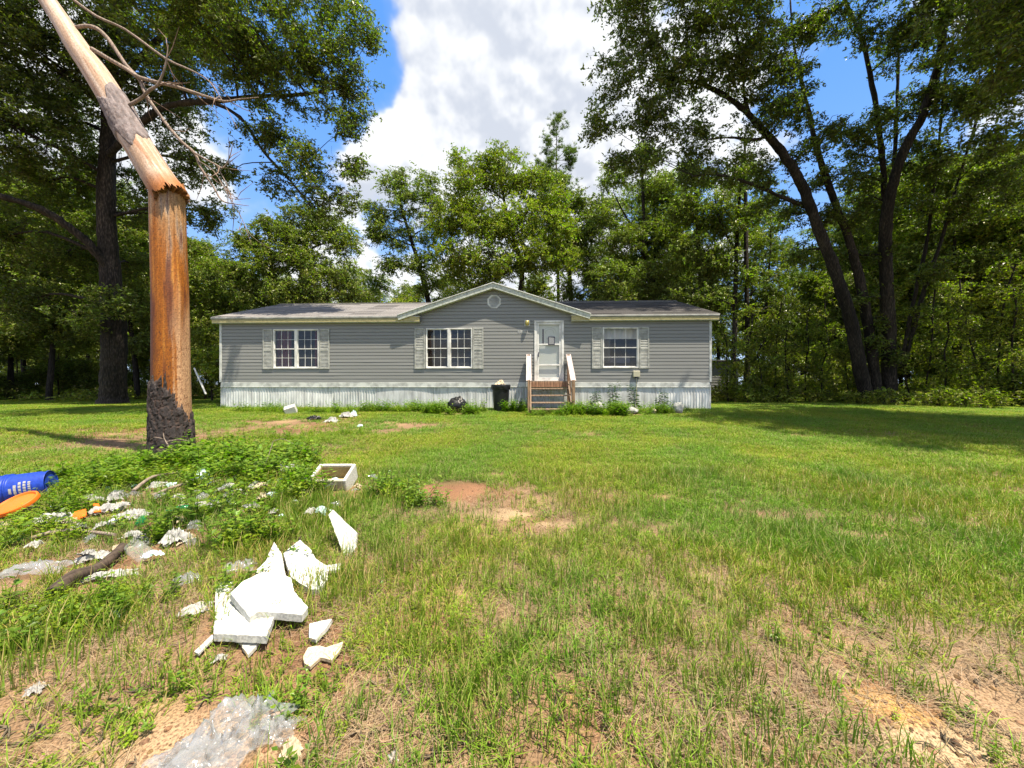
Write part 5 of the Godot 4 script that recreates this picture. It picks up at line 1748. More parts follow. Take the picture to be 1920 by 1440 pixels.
	stick("dark_branch", "thick dark rotten branch lying across the rubbish", "branch", [[-2.888, -2.401], [-2.931, -2.54], [-2.944, -2.716], [-3.006, -2.952]], 0.045, 0.03, "dark_wood", 0.05)
	stick("thin_branch", "bare forked branch lying in front of the snapped pine", "branch", [[-4, -4.028], [-4.122, -4.367], [-4.319, -4.902], [-4.36, -5.356], [-4.147, -5.248], [-3.739, -5.044]], 0.018, 0.01, "dead_wood", 0.07)
	stick("thin_branch", "straight bare branch lying below the cyan plate", "branch", [[-3.703, -3.922], [-3.591, -4.141], [-3.42, -4.367], [-3.26, -4.681]], 0.017, 0.009, "dead_wood", 0.06)
	stick("thin_branch", "brown branch lying left of the litter towards the bucket", "branch", [[-3.955, -3.125], [-3.794, -3.191], [-3.626, -3.241], [-3.256, -3.125]], 0.018, 0.012, "dead_wood", 0.05)
	stick("thin_branch", "short dark twig on the bare soil right of the open cooler", "twig", [[-1.757, -4.832], [-1.585, -4.682], [-1.441, -4.581]], 0.01, 0.006, "dark_wood", 0.02)
	var tw := thing("dead_twigs", "pale dead twigs leaning on the foot of the snapped pine", "twigs", Vector3(-5.22, 0, -5.81))
	tw.position.y = gh(tw.position.x, tw.position.z)
	for b in [[[Vector3(-4.83, -0.3, -5.55), Vector3(-4.9, -0.13, -5.56), Vector3(-5.01, -0.04, -5.57), Vector3(-5.1, 0.08, -5.59), Vector3(-5.12, 0.16, -5.6)], [0.012, 0.011, 0.01, 0.008, 0.004]], [[Vector3(-4.98, -0.04, -5.55), Vector3(-5.19, -0.11, -5.62), Vector3(-5.39, -0.22, -5.7)], [0.008, 0.006, 0.004]], [[Vector3(-5.03, 0.04, -5.55), Vector3(-4.9, 0.07, -5.6), Vector3(-4.76, 0.03, -5.65)], [0.007, 0.006, 0.003]], [[Vector3(-5.14, 0.08, -5.6), Vector3(-5.32, 0.09, -5.67), Vector3(-5.45, 0.04, -5.75)], [0.006, 0.004, 0.003]]]:
		var pp := PackedVector3Array()
		for q: Vector3 in b[0]:
			pp.append(q - tw.position)
		var tm := MB.new()
		tm.tube(pp, PackedFloat32Array(b[1]), 7, Color(1.5, 1.35, 1.25))
		obj("twig", tm, M.dead_wood, tw)
	var stem := thing("bent_stem", "tall dry bent stem arching over the weeds behind the branches", "dry stem", Vector3(-2.91, 0, -4.42))
	stem.position.y = gh(stem.position.x, stem.position.z)
	var st2 := MB.new()
	var sp := PackedVector3Array()
	for q in [Vector3(-3.15, -0.44, -4.6), Vector3(-3.02, -0.21, -4.6), Vector3(-2.96, 0.03, -4.65), Vector3(-2.94, 0.18, -4.7), Vector3(-2.86, 0.2, -4.75), Vector3(-2.75, 0.13, -4.8)]:
		sp.append(q - stem.position)
	st2.tube(sp, PackedFloat32Array([0.006, 0.0055, 0.005, 0.004, 0.003, 0.002]), 6, Color(1.3, 1.2, 1.0))
	obj("stem", st2, M.dead_wood, stem)


func by_the_house() -> void:
	rng.seed = 410
	# bin with its liner
	var at := house_point(1.55, 0.0, 0.75)
	at.y = gh(at.x, at.z)
	var t := thing("trash_can", "round black plastic trash can with a liner folded over its rim", "trash can", at)
	var m := MB.new()
	m.lathe([Vector2(0.001, 0.0), Vector2(0.235, 0.0), Vector2(0.245, 0.02), Vector2(0.29, 0.8), Vector2(0.3, 0.84), Vector2(0.31, 0.87), Vector2(0.3, 0.89), Vector2(0.285, 0.87), Vector2(0.24, 0.1), Vector2(0.001, 0.08)], 36)
	obj("can_body", m, M.black_plastic, t)
	var p := PackedVector3Array()
	for r in 7:
		for s in 60:
			var a := TAU * s / 60.0
			var rr: float = [0.27, 0.3, 0.322, 0.33, 0.325, 0.318, 0.312][r]
			var yy: float = [0.84, 0.905, 0.9, 0.86, 0.81, 0.77, 0.74][r]
			var w := sin(a * 9.0 + r) * 0.006 + sin(a * 17.0 - r * 0.7) * 0.005
			p.append(Vector3(cos(a) * (rr + w), yy + (sin(a * 5.0) * 0.02 if r > 3 else 0.0), sin(a) * (rr + w)))
	m = MB.new()
	m.grid(p, 60, 7, PackedColorArray([Color.WHITE * 1.6]), true, true)
	obj("liner", m, M.black_plastic, t)
	crumple("paper_wad", "crumpled tan paper heaped on top of the black trash can", "paper", "tan_paper", Vector3(at.x - 0.02, 0.86, at.z), Vector3(0.3, 0.16, 0.3), 90)
	# bags
	sack("trash_bag", "full black trash bag slumped in the weeds left of the trash can", house_point(0.12, 0, 1.2), Vector3(0.48, 0.42, 0.33), M.black_plastic, 3, "trash bag")
	sack("trash_bag", "small torn pale trash bag beside the steps' right post", house_point(4.75, 0, 1.2), Vector3(0.28, 0.26, 0.2), M.paper, 7, "trash bag")
	sack("trash_bag", "low white knotted bag under the right window", house_point(5.75, 0, 1.45), Vector3(0.33, 0.17, 0.22), M.paper, 9, "trash bag")
	sack("trash_bag", "pale lilac grey stuffed bag standing near the home's right corner", house_point(7.25, 0, 1.3), Vector3(0.26, 0.3, 0.2), M.shutter, 12, "trash bag")
	sack("trash_bag", "small tan crushed bag between the low white bag and the lilac one", house_point(6.45, 0, 1.4), Vector3(0.17, 0.14, 0.13), M.tan_paper, 14, "trash bag")
	# litter at the left
	var a1 := Vector3(-7.02, 0, -12.09)
	a1.y = gh(a1.x, a1.z) + 0.14
	var bx1 := boxed("foam_block", Vector3.ZERO, Vector3(0.33, 0.25, 0.25), M.foam, self, 0.02)
	bx1.position = a1
	bx1.rotation = Vector3(0.3, 0.5, 0.35)
	tag(bx1, "white foam block half sunk in the weeds under the left window", "foam block")
	crumple("crumpled_paper", "white litter heap on the lawn edge right of the foam block", "litter", "paper", Vector3(-4.84, 0, -10.23) * Vector3(1, 0, 1), Vector3(0.3, 0.13, 0.24), 101)
	crumple("crumpled_paper", "white litter with a teal edge in front of the left skirting", "litter", "paper", Vector3(-4.8, 0, -11.08) * Vector3(1, 0, 1), Vector3(0.36, 0.14, 0.24), 102)
	crumple("crumpled_paper", "teal plastic scrap beside the white litter near the skirting", "plastic scrap", "cyan_plastic", Vector3(-4.65, 0, -11.2) * Vector3(1, 0, 1), Vector3(0.16, 0.16, 0.14), 103)
	crumple("crumpled_paper", "dark crushed scrap left of the white litter heap", "plastic scrap", "black_plastic", Vector3(-5.51, 0, -10.64) * Vector3(1, 0, 1), Vector3(0.34, 0.11, 0.2), 104)
	crumple("crumpled_paper", "pale blue scrap lying on the lawn in front of the litter", "scrap", "cyan_plastic", Vector3(-3.78, 0, -9.51) * Vector3(1, 0, 1), Vector3(0.12, 0.06, 0.1), 105)
	# leaning pole
	var pole := MB.new()
	var o := Vector3(-12.2, 0.52, -15.2)
	pole.tube(PackedVector3Array([Vector3(0, -0.05, 0), Vector3(-13, 1.53, -15.6) - o]), PackedFloat32Array([0.035, 0.03]), 10)
	var po := obj("white_pole", pole, M.white)
	po.position = o
	tag(po, "white pole leaning in the shade behind the snapped pine", "pole")
	# the weed that stands under the right window
	for wd in [[house_point(5.35, 0, 0.75), 1.12, 1, "tall leafy weed standing against the skirting under the right window"], [house_point(6.05, 0, 0.7), 1.08, 2, "thin leaning weed beside the conduit under the right window"], [house_point(4.75, 0, 0.6), 0.75, 3, "bushy weed against the skirting right of the steps"], [house_point(7.0, 0, 0.6), 0.7, 4, "slender weed against the skirting left of the lilac bag"]]:
		weed(wd[0], wd[1], wd[2], wd[3])
	# piece of the neighbour's shed seen past the right corner
	var sh := thing("grey_shed", "low grey sided shed seen past the right corner of the mobile home", "shed", Vector3(12.25, 0.11, -22) * Vector3(1, 0, 1), -0.1)
	for q in 12:
		boxed("siding_board", Vector3(0.0, 0.35 + q * 0.15, 0), Vector3(1.5, 0.148, 0.05), M.siding, sh, 0.004, Color.WHITE, Basis(Vector3.RIGHT, 0.12))
	boxed("shed_body", Vector3(0, 1.1, -1.0), Vector3(1.45, 2.1, 1.9), M.siding, sh)
	boxed("shed_roof", Vector3(0, 2.22, -0.95), Vector3(1.8, 0.08, 2.3), M.shingle, sh, 0.01, Color(0.15, 0.15, 0.15))


func weed(at: Vector3, high: float, seed_: int, label: String) -> void:
	rng.seed = 500 + seed_
	at.y = gh(at.x, at.z)
	var t := thing("tall_weed", label, "weed", at)
	var stem := MB.new()
	var lv := MB.new()
	for s in 3:
		var dir := Vector3(rf(-0.22, 0.22), 1, rf(-0.1, 0.15)).normalized()
		var h := high * rf(0.7, 1.0)
		stem.tube(PackedVector3Array([Vector3(0.02 * s, 0, 0), dir * h * 0.5, dir * h]), PackedFloat32Array([0.009, 0.007, 0.003]), 5, Color(0.1, 0.12, 0.04))
		for k in 40:
			var u := 0.2 + 0.8 * k / 39.0
			var p := dir * h * u
			var a := k * 2.4
			var out := Vector3(cos(a), rf(-0.1, 0.3), sin(a)).normalized()
			var sd := out.cross(Vector3.UP + runit() * 0.3).normalized()
			var l := rf(0.12, 0.22) * (1.2 - 0.6 * u)
			var cc := Color(0.035, 0.08, 0.018) * rf(0.7, 1.4)
			var f := p + out * l * 0.3
			lv.tri(f, f + out * l * 0.5 + sd * l * 0.28, f + out * l - Vector3(0, l * 0.2, 0), cc)
			lv.tri(f, f + out * l - Vector3(0, l * 0.2, 0), f + out * l * 0.5 - sd * l * 0.28, cc)
	obj("stem", stem, M.leaf, t)
	obj("foliage", lv, M.leaf, t)


func sack(called: String, label: String, at: Vector3, size: Vector3, material: Material, seed_: int, category: String) -> void:
	var p := PackedVector3Array()
	var nr := 22
	var ns := 40
	var fold := FastNoiseLite.new()
	fold.seed = seed_
	fold.noise_type = FastNoiseLite.TYPE_CELLULAR
	fold.cellular_return_type = FastNoiseLite.RETURN_DISTANCE2_SUB
	fold.frequency = 1.0
	for r in nr:
		var th := PI * r / (nr - 1.0)
		for s in ns:
			var a := TAU * s / ns
			var d := Vector3(sin(th) * cos(a), cos(th), sin(th) * sin(a))
			var k := 1.0 + 0.22 * n_big.get_noise_3dv(d * 60.0 + Vector3(seed_ * 13.0, 0, 0)) + 0.32 * fold.get_noise_3dv(d * 2.3) + 0.14 * fold.get_noise_3dv(d * 5.0)
			var q := d * k * size
			q.y = maxf(q.y + size.y * 0.55, -0.05)
			p.append(q)
	var m := MB.new()
	m.grid(p, ns, nr, PackedColorArray(), true, false)
	var o := obj(called, m, material)
	o.position = Vector3(at.x, gh(at.x, at.z), at.z)
	clear_of.append([at.x, at.z + 0.25, size.x])
	tag(o, label, category)


func big_trees() -> void:
	var grey := Color(0.13, 0.1, 0.08)
	var dark := Color(0.105, 0.085, 0.068)
	tree("big_oak", "huge dark oak with a very thick trunk behind the snapped pine", "", "tree", [
		[[Vector3(-17.78, -0.12, -17), Vector3(-17.63, 1.59, -16.88), Vector3(-17.48, 3.46, -16.75), Vector3(-17.53, 6, -16.62), Vector3(-17.56, 8.73, -16.5), Vector3(-17.31, 12.1, -16.38), Vector3(-16.95, 15.43, -16.25), Vector3(-16.42, 19.6, -16.12), Vector3(-16.11, 22.59, -16)], [0.461, 0.432, 0.41, 0.338, 0.288, 0.245, 0.202, 0.115, 0.043]],
		[[Vector3(-17.47, 5.84, -16.5), Vector3(-17.68, 6.77, -15.9), Vector3(-18.19, 7.47, -15.3), Vector3(-18.61, 7.79, -14.7), Vector3(-19.52, 7.98, -14.1), Vector3(-20.77, 8.24, -13.5)], [0.173, 0.158, 0.144, 0.13, 0.101, 0.05]],
		[[Vector3(-17.13, 10.62, -16.2), Vector3(-14.55, 12.23, -15.76), Vector3(-12, 12.24, -15.32), Vector3(-10.2, 12.08, -14.88), Vector3(-8.08, 11.83, -14.44), Vector3(-6.27, 11.75, -14)], [0.144, 0.122, 0.101, 0.079, 0.058, 0.029]],
		[[Vector3(-12.01, 12.15, -15.2), Vector3(-10.63, 11.3, -14.9), Vector3(-9.5, 9.76, -14.6), Vector3(-8.3, 8.48, -14.3), Vector3(-7.34, 7.34, -14)], [0.072, 0.065, 0.05, 0.036, 0.014]],
		[[Vector3(-16.85, 12.96, -16), Vector3(-14.74, 14.54, -15.5), Vector3(-12.17, 15.57, -15), Vector3(-9.73, 16.5, -14.5)], [0.13, 0.101, 0.072, 0.036]],
	], [
		[Vector3(-13.22, 14.73, -15), 2.6], [Vector3(-16.48, 14.97, -15.5), 2.6], [Vector3(-18.25, 13.68, -15), 2.6], [Vector3(-19.27, 10.82, -14.5), 2.3], [Vector3(-19.97, 13.8, -14), 3], [Vector3(-19.97, 12.53, -17), 2.2], [Vector3(-10.75, 14.26, -14.5), 1.6], [Vector3(-15.69, 13.72, -17), 1.9],
		[Vector3(-9.14, 13.59, -14.2), 1.7], [Vector3(-7.24, 13.02, -14), 1.4], [Vector3(-5.97, 12.53, -14), 1], [Vector3(-6.27, 11.26, -14), 0.95], [Vector3(-7.94, 12.2, -14.2), 1.3], [Vector3(-5.97, 14.39, -14), 1.1], [Vector3(-9.94, 12.64, -14.5), 1.3], [Vector3(-5.09, 13.8, -14), 0.55],
		[Vector3(-8.62, 10.08, -14), 0.85], [Vector3(-7.83, 9.1, -14), 0.95], [Vector3(-6.85, 8.52, -14), 0.9], [Vector3(-6.07, 9.1, -14), 0.7], [Vector3(-7.24, 7.44, -14), 0.6], [Vector3(-6.27, 7.73, -14), 0.6], [Vector3(-8.68, 8.47, -14.1), 0.7], [Vector3(-6.07, 10.28, -14), 0.6], [Vector3(-9.94, 10.21, -14.5), 0.55],
		[Vector3(-14.5, 10.87, -17), 1.3], [Vector3(-16.62, 8.94, -18), 1.3], [Vector3(-13.95, 8.71, -17.5), 1.1], [Vector3(-11.86, 9.61, -16), 0.8], [Vector3(-20.69, 9.91, -17), 1.7], [Vector3(-21.03, 7.15, -16), 1.7], [Vector3(-21.48, 7.35, -18.5), 1.5], [Vector3(-18.58, 10.81, -18.2), 1.5], [Vector3(-22.66, 4.91, -18), 1.4], [Vector3(-18.47, 6.6, -18.6), 1.1],
		[Vector3(-17.67, 3.72, -15.6), 0.8], [Vector3(-16.26, 4.33, -15.4), 0.75], [Vector3(-16.2, 4.17, -16.2), 0.6],
		[Vector3(-13.38, 18.52, -14.5), 3.2], [Vector3(-16.84, 17.91, -14), 3.2], [Vector3(-7.99, 16.29, -13.6), 2.4], [Vector3(-8.6, 12.8, -10.6), 1.7], [Vector3(-11, 13, -9.8), 2.2], [Vector3(-10.4, 12.6, -11.6), 1.8], [Vector3(-20.96, 10.7, -13.5), 2.8],
	], "oak", grey, 101, 0.72, true, 9.0, 0.04)
	tree("leaning_oak", "multi stemmed dark oak right of the home arching over its roof", "", "tree", [
		[[Vector3(15.93, 0.11, -17.2), Vector3(15.45, 1.59, -16.94), Vector3(14.81, 3.68, -16.68), Vector3(13.92, 5.7, -16.42), Vector3(12.95, 7.55, -16.16), Vector3(12.14, 9.06, -15.9), Vector3(11.29, 10.07, -15.64), Vector3(10.24, 10.99, -15.38), Vector3(8.92, 11.98, -15.12), Vector3(7.32, 12.58, -14.86), Vector3(5.51, 12.52, -14.6)], [0.262, 0.25, 0.232, 0.214, 0.196, 0.178, 0.161, 0.137, 0.101, 0.065, 0.024]],
		[[Vector3(16.67, 0.1, -17.4), Vector3(16.19, 2.81, -17.22), Vector3(15.62, 5.17, -17.05), Vector3(14.92, 7.25, -16.88), Vector3(14.06, 9.05, -16.7), Vector3(13.29, 10.82, -16.52), Vector3(12.69, 12.77, -16.35), Vector3(11.99, 15.13, -16.18), Vector3(11.64, 17.44, -16)], [0.214, 0.196, 0.178, 0.155, 0.131, 0.107, 0.071, 0.042, 0.018]],
		[[Vector3(12.82, 8.45, -16.4), Vector3(11.49, 8.69, -16.05), Vector3(9.88, 9.11, -15.7), Vector3(8.27, 9.3, -15.35), Vector3(7.13, 9.06, -15)], [0.089, 0.077, 0.06, 0.042, 0.018]],
		[[Vector3(10.47, 11.03, -15.6), Vector3(9.8, 10.74, -15.4), Vector3(8.72, 10.7, -15.2), Vector3(7.55, 10.49, -15)], [0.071, 0.06, 0.042, 0.018]],
		[[Vector3(10.34, 11, -15.4), Vector3(9.29, 11.86, -15.1), Vector3(8.94, 13.3, -14.8), Vector3(8.31, 14.87, -14.5)], [0.077, 0.06, 0.048, 0.024]],
	], [
		[Vector3(3.83, 12.36, -14.4), 0.95], [Vector3(3.32, 10.85, -14.4), 0.75], [Vector3(4.8, 13.88, -14.3), 1.2], [Vector3(4.7, 11.5, -14.6), 1], [Vector3(5.88, 12.64, -14.5), 1.2], [Vector3(6.46, 13.8, -14), 1.4], [Vector3(8.03, 14.19, -14), 1.5], [Vector3(7.61, 12.6, -14.7), 1.2],
		[Vector3(9.13, 13.05, -14.5), 1.3], [Vector3(10.55, 13.66, -14.5), 1.4], [Vector3(10.07, 11.79, -15), 1.2], [Vector3(11.49, 12.15, -15.5), 1.1], [Vector3(6.08, 10.95, -15), 0.95], [Vector3(4.2, 9.9, -15), 0.6], [Vector3(5.31, 9.81, -15.2), 0.8], [Vector3(7.65, 10.87, -15.2), 0.9], [Vector3(7.32, 9.71, -15.4), 0.85], [Vector3(9.1, 9.98, -15.5), 0.95],
		[Vector3(10.52, 9.61, -16), 0.85], [Vector3(12.08, 10.5, -16), 0.8], [Vector3(12.93, 11.27, -15.8), 0.8], [Vector3(13.85, 9.65, -16.5), 0.75], [Vector3(6.37, 15.5, -13.4), 2], [Vector3(9.42, 15.83, -13.2), 2.2], [Vector3(4.18, 14.96, -13.6), 1.2], [Vector3(4.98, 17.68, -13.2), 2], [Vector3(11.56, 14.87, -14.5), 1], [Vector3(14.98, 8.01, -17), 0.7], [Vector3(13.91, 8.37, -17), 0.8], [Vector3(12.48, 8.49, -17), 0.75], [Vector3(13.57, 7.1, -17.8), 0.85], [Vector3(11.51, 8.87, -16.8), 0.7],
	], "oak", dark, 102, 0.75, true, 10.0, 0.02)
	tree("tall_oak", "tallest upright dark oak with ivy beside the arching one", "", "tree", [
		[[Vector3(17.43, 0.02, -17.6), Vector3(17.06, 2.33, -17.26), Vector3(16.65, 4.66, -16.91), Vector3(16.22, 7.14, -16.57), Vector3(16.06, 8.82, -16.22), Vector3(16.26, 10.43, -15.88), Vector3(16.77, 11.96, -15.53), Vector3(17.04, 13.84, -15.19), Vector3(16.92, 16.24, -14.84), Vector3(16.63, 18.73, -14.5)], [0.283, 0.259, 0.24, 0.216, 0.191, 0.166, 0.142, 0.123, 0.092, 0.043]],
		[[Vector3(16.86, 7.86, -17.2), Vector3(16.31, 10.26, -16.76), Vector3(15.57, 12.75, -16.32), Vector3(14.61, 15.09, -15.88), Vector3(13.56, 16.21, -15.44), Vector3(12.59, 17.24, -15)], [0.123, 0.111, 0.092, 0.074, 0.049, 0.025]],
		[[Vector3(17.02, 9.8, -17), Vector3(16.78, 12.3, -16.67), Vector3(16.54, 14.59, -16.33), Vector3(16.34, 16.54, -16)], [0.08, 0.068, 0.043, 0.018]],
		[[Vector3(17.92, 1.62, -17.6), Vector3(18.09, 4.49, -17.2), Vector3(18.28, 7.22, -16.8), Vector3(18.23, 10.05, -16.4), Vector3(18.08, 12.74, -16), Vector3(17.8, 14.41, -15.6)], [0.08, 0.074, 0.068, 0.055, 0.037, 0.018]],
		[[Vector3(18.07, 1.62, -17.6), Vector3(18.35, 4.7, -17.08), Vector3(18.71, 7.37, -16.56), Vector3(18.89, 9.85, -16.04), Vector3(19.14, 12.38, -15.52), Vector3(18.88, 13.89, -15)], [0.08, 0.074, 0.062, 0.049, 0.031, 0.018]],
	], [
		[Vector3(14.27, 14.73, -15), 0.8], [Vector3(15.94, 14.45, -15.4), 1.1], [Vector3(13.22, 15.36, -15), 0.7], [Vector3(15.82, 14.87, -14.5), 1.2], [Vector3(16.84, 14, -14), 1.5], [Vector3(18.11, 12.24, -14), 1.6], [Vector3(17.83, 12.21, -15), 1.2], [Vector3(17.45, 12.74, -16), 0.9], [Vector3(15.92, 12.19, -16.5), 0.9], [Vector3(15.27, 10.98, -16.8), 0.8],
		[Vector3(17.15, 10.75, -16.8), 0.8], [Vector3(17.9, 10.28, -16), 1], [Vector3(18.67, 9.9, -15), 1.2], [Vector3(19.19, 8.64, -14.6), 1.4], [Vector3(16.17, 9.2, -17), 0.75], [Vector3(17.86, 8.63, -16.8), 0.85], [Vector3(19.03, 8.13, -16.2), 1], [Vector3(14.09, 16.51, -13.8), 1.8], [Vector3(16.18, 15.97, -13), 2.4], [Vector3(18.18, 12.88, -13), 2.2],
		[Vector3(14.54, 11.61, -16.5), 0.8], [Vector3(15.5, 10.03, -17), 0.85], [Vector3(15.51, 6.79, -17.6), 0.85], [Vector3(16.67, 12.96, -16), 0.8], [Vector3(17.66, 11.32, -16.4), 0.8], [Vector3(16.36, 6.59, -17), 0.6], [Vector3(16.93, 5.16, -17), 0.5], [Vector3(16.36, 3.73, -17), 0.55], [Vector3(16.93, 2.31, -17.1), 0.55], [Vector3(16.52, 8.01, -17), 0.55], [Vector3(15.39, 4.64, -16.8), 0.45], [Vector3(15.79, 2.77, -16.9), 0.45], [Vector3(18.57, 5.99, -16.6), 0.7],
	], "oak", dark, 103, 0.78, true, 10.0, 0.02)
	tree("bright_tree", "bright yellow green broad tree rising behind the gable", "", "tree", [
		[[Vector3(0.52, 0.01, -25), Vector3(0.28, 5.03, -24.75), Vector3(0.62, 8.08, -24.5), Vector3(-0.34, 11.73, -24.25), Vector3(-0.84, 14.98, -24)], [0.2, 0.18, 0.15, 0.1, 0.04]],
		[[Vector3(-1.37, 0.02, -24.5), Vector3(-1.19, 6.85, -24.38), Vector3(0.17, 8.34, -24.25), Vector3(2.02, 9.32, -24.12), Vector3(3.36, 11.62, -24)], [0.2, 0.18, 0.15, 0.1, 0.04]],
	], [
		[Vector3(-2.69, 13.13, -24), 1.7], [Vector3(-0.34, 13.97, -24), 1.5], [Vector3(-0.84, 15.21, -24), 0.85], [Vector3(1.34, 13.3, -24), 1.3], [Vector3(-3.8, 11.11, -23.6), 1.5], [Vector3(-1.78, 10.61, -23.2), 1.8], [Vector3(0.49, 10.86, -23.4), 1.7], [Vector3(2.52, 10.95, -24), 1.4], [Vector3(-3.6, 8.41, -23.4), 1.5], [Vector3(-1.29, 8.12, -23), 1.6], [Vector3(0.82, 8.73, -23.4), 1.5],
		[Vector3(3.02, 8.94, -24), 1.3], [Vector3(2.73, 12.82, -24.4), 1], [Vector3(-2.64, 6.49, -23.6), 1.1], [Vector3(1.68, 6.75, -24), 1], [Vector3(-3.38, 15.1, -24.2), 0.6], [Vector3(-1.86, 14.76, -24.2), 0.7],
	], "maple", grey, 104, 1.0, true, 9.0, -0.05)
	tree("grey_oak", "thin grey green tree left of the bright yellow green tree", "", "tree", [
		[[Vector3(-5.48, -0.06, -27), Vector3(-5.69, 5.37, -26.75), Vector3(-6.23, 8.29, -26.5), Vector3(-7.16, 11.53, -26.25), Vector3(-8, 14.33, -26)], [0.22, 0.2, 0.16, 0.1, 0.04]],
	], [
		[Vector3(-8.18, 14.52, -26), 1], [Vector3(-6.18, 14.52, -26), 1.1], [Vector3(-7.09, 13.06, -26), 1.2], [Vector3(-9.02, 12.52, -26), 1.1], [Vector3(-9.45, 10.88, -26), 0.95], [Vector3(-7.82, 11.06, -26), 1.2], [Vector3(-5.82, 11.43, -26), 1.2], [Vector3(-8.18, 9.24, -26), 1], [Vector3(-6.18, 9.24, -26), 1.2], [Vector3(-5.17, 13.43, -26.4), 1], [Vector3(-5.45, 7.43, -26), 1], [Vector3(-9.82, 12.88, -26), 0.5], [Vector3(-7.45, 15.24, -26), 0.6],
	], "oak_far", grey, 105, 0.8, true, 9.0, 0.0)
	tree("round_oak", "dense grey green oak behind the left half of the roof", "", "tree", [
		[[Vector3(-12.87, 0.08, -23), Vector3(-12.62, 4.68, -22.67), Vector3(-12.18, 7.75, -22.33), Vector3(-11.85, 10.11, -22)], [0.3, 0.26, 0.2, 0.08]],
		[[Vector3(-12.52, 4.66, -22.5), Vector3(-14, 7.1, -22.25), Vector3(-15.08, 8.88, -22)], [0.18, 0.14, 0.06]],
	], [
		[Vector3(-12, 10.26, -22), 1.2], [Vector3(-13.54, 9.8, -22), 1.2], [Vector3(-10.46, 10.11, -22), 1], [Vector3(-15.23, 9.03, -22), 1.1], [Vector3(-12.03, 8.55, -21.5), 1.5], [Vector3(-9.76, 8.96, -21.8), 1], [Vector3(-13.77, 7.46, -21.4), 1.4], [Vector3(-10.97, 7.11, -21.2), 1.4], [Vector3(-15.41, 6.92, -21.6), 1.2], [Vector3(-12.34, 6.02, -21), 1.3], [Vector3(-9.67, 7.07, -21.6), 1], [Vector3(-10.38, 5.62, -21.2), 1.1], [Vector3(-14.37, 5.82, -21.4), 1.1], [Vector3(-9.15, 6.06, -21.8), 0.7], [Vector3(-16.62, 7.96, -22), 0.8],
	], "oak_far", dark, 106, 1.05, true, 9.0, -0.08)
	tree("dark_tree", "darker green tree just right of the bright yellow green tree", "", "tree", [
		[[Vector3(4.34, -0.06, -27), Vector3(4.13, 6.88, -26.83), Vector3(3.8, 12.07, -26.67), Vector3(3.71, 15.33, -26.5)], [0.2, 0.17, 0.08, 0.03]],
	], [
		[Vector3(4.63, 13.48, -26.5), 1], [Vector3(5.56, 11.63, -26.5), 1.1], [Vector3(4.08, 10.89, -26.5), 1.1], [Vector3(5.17, 9.37, -26.4), 1.2], [Vector3(5.91, 7.53, -26.4), 0.8], [Vector3(3.69, 7.53, -26.4), 0.9], [Vector3(3.35, 15.02, -26.6), 0.7],
	], "oak_far", dark, 107, 0.85, true, 9.0, -0.05)
	pine_tree("tall_pine", "slender pine whose tip stands highest behind the bright tree", "", Vector3(3.45, -0.13, -29) * Vector3(1, 0, 1), 21.4, 3.0, 0.45, 31)
	# between the oak and the home's right end
	tree("slim_oak", "slim tree with a pale upright trunk behind the right half of the roof", "", "tree", [
		[[Vector3(8.57, 0.02, -24.5), Vector3(8.45, 4.97, -24.38), Vector3(8.38, 9.02, -24.25), Vector3(8.27, 13.36, -24.12), Vector3(7.92, 16.66, -24)], [0.17, 0.15, 0.12, 0.08, 0.03]],
		[[Vector3(8.46, 9.75, -24.4), Vector3(7.11, 11.71, -24.2), Vector3(6.38, 12.96, -24)], [0.07, 0.05, 0.02]],
	], [
		[Vector3(8.06, 14.98, -24), 1.12], [Vector3(6.38, 13.97, -24), 1], [Vector3(9.4, 13.3, -24), 1.12], [Vector3(6.04, 11.62, -24), 1], [Vector3(7.1, 9.79, -23.6), 1.25], [Vector3(9.57, 10.45, -23.6), 1.38], [Vector3(6.22, 7.43, -23.4), 1.5], [Vector3(8.04, 6.99, -23), 1.5], [Vector3(6.76, 5.87, -23), 1.25], [Vector3(10.47, 8.73, -23.4), 1.25], [Vector3(10.74, 11.96, -24), 0.88], [Vector3(9.49, 6.19, -23), 1.38],
	], "oak_far", grey, 108)
	tree("slim_oak", "slim dark trunked tree over the right end of the roof", "", "tree", [
		[[Vector3(11.07, 0.13, -21.5), Vector3(10.82, 3.87, -21.38), Vector3(10.46, 7.42, -21.25), Vector3(10.19, 10.93, -21.12), Vector3(9.99, 13.22, -21)], [0.16, 0.15, 0.12, 0.08, 0.03]],
	], [
		[Vector3(10.13, 12.33, -21), 1.04], [Vector3(9.69, 10.57, -21), 1.04], [Vector3(10.87, 9.69, -21), 1.04], [Vector3(9.55, 8.22, -21), 1.17], [Vector3(10.62, 7.28, -20.8), 1.17], [Vector3(9.8, 5.78, -20.6), 1.17], [Vector3(11.2, 5.53, -20.8), 0.91],
	], "oak_far", dark, 109)
	tree("forked_tree", "thin forked tree right of the home with two upright stems", "", "tree", [
		[[Vector3(11.87, 0.02, -20.5), Vector3(11.91, 4.3, -20.38), Vector3(11.9, 7.68, -20.25), Vector3(11.99, 10.45, -20.12), Vector3(12.08, 12.63, -20)], [0.13, 0.12, 0.1, 0.07, 0.03]],
		[[Vector3(11.87, 7.98, -20.3), Vector3(11.05, 9.33, -20.15), Vector3(10.63, 10.67, -20)], [0.06, 0.05, 0.03]],
	], [
		[Vector3(12.03, 11.79, -20), 0.78], [Vector3(10.77, 10.25, -20), 0.78], [Vector3(11.52, 9.27, -20), 0.72], [Vector3(12.59, 9.83, -20), 0.78], [Vector3(10.91, 7.59, -20), 0.78], [Vector3(12.31, 6.47, -20), 0.65], [Vector3(10.63, 5.36, -20), 0.78],
	], "oak_far", dark, 110, 0.9)
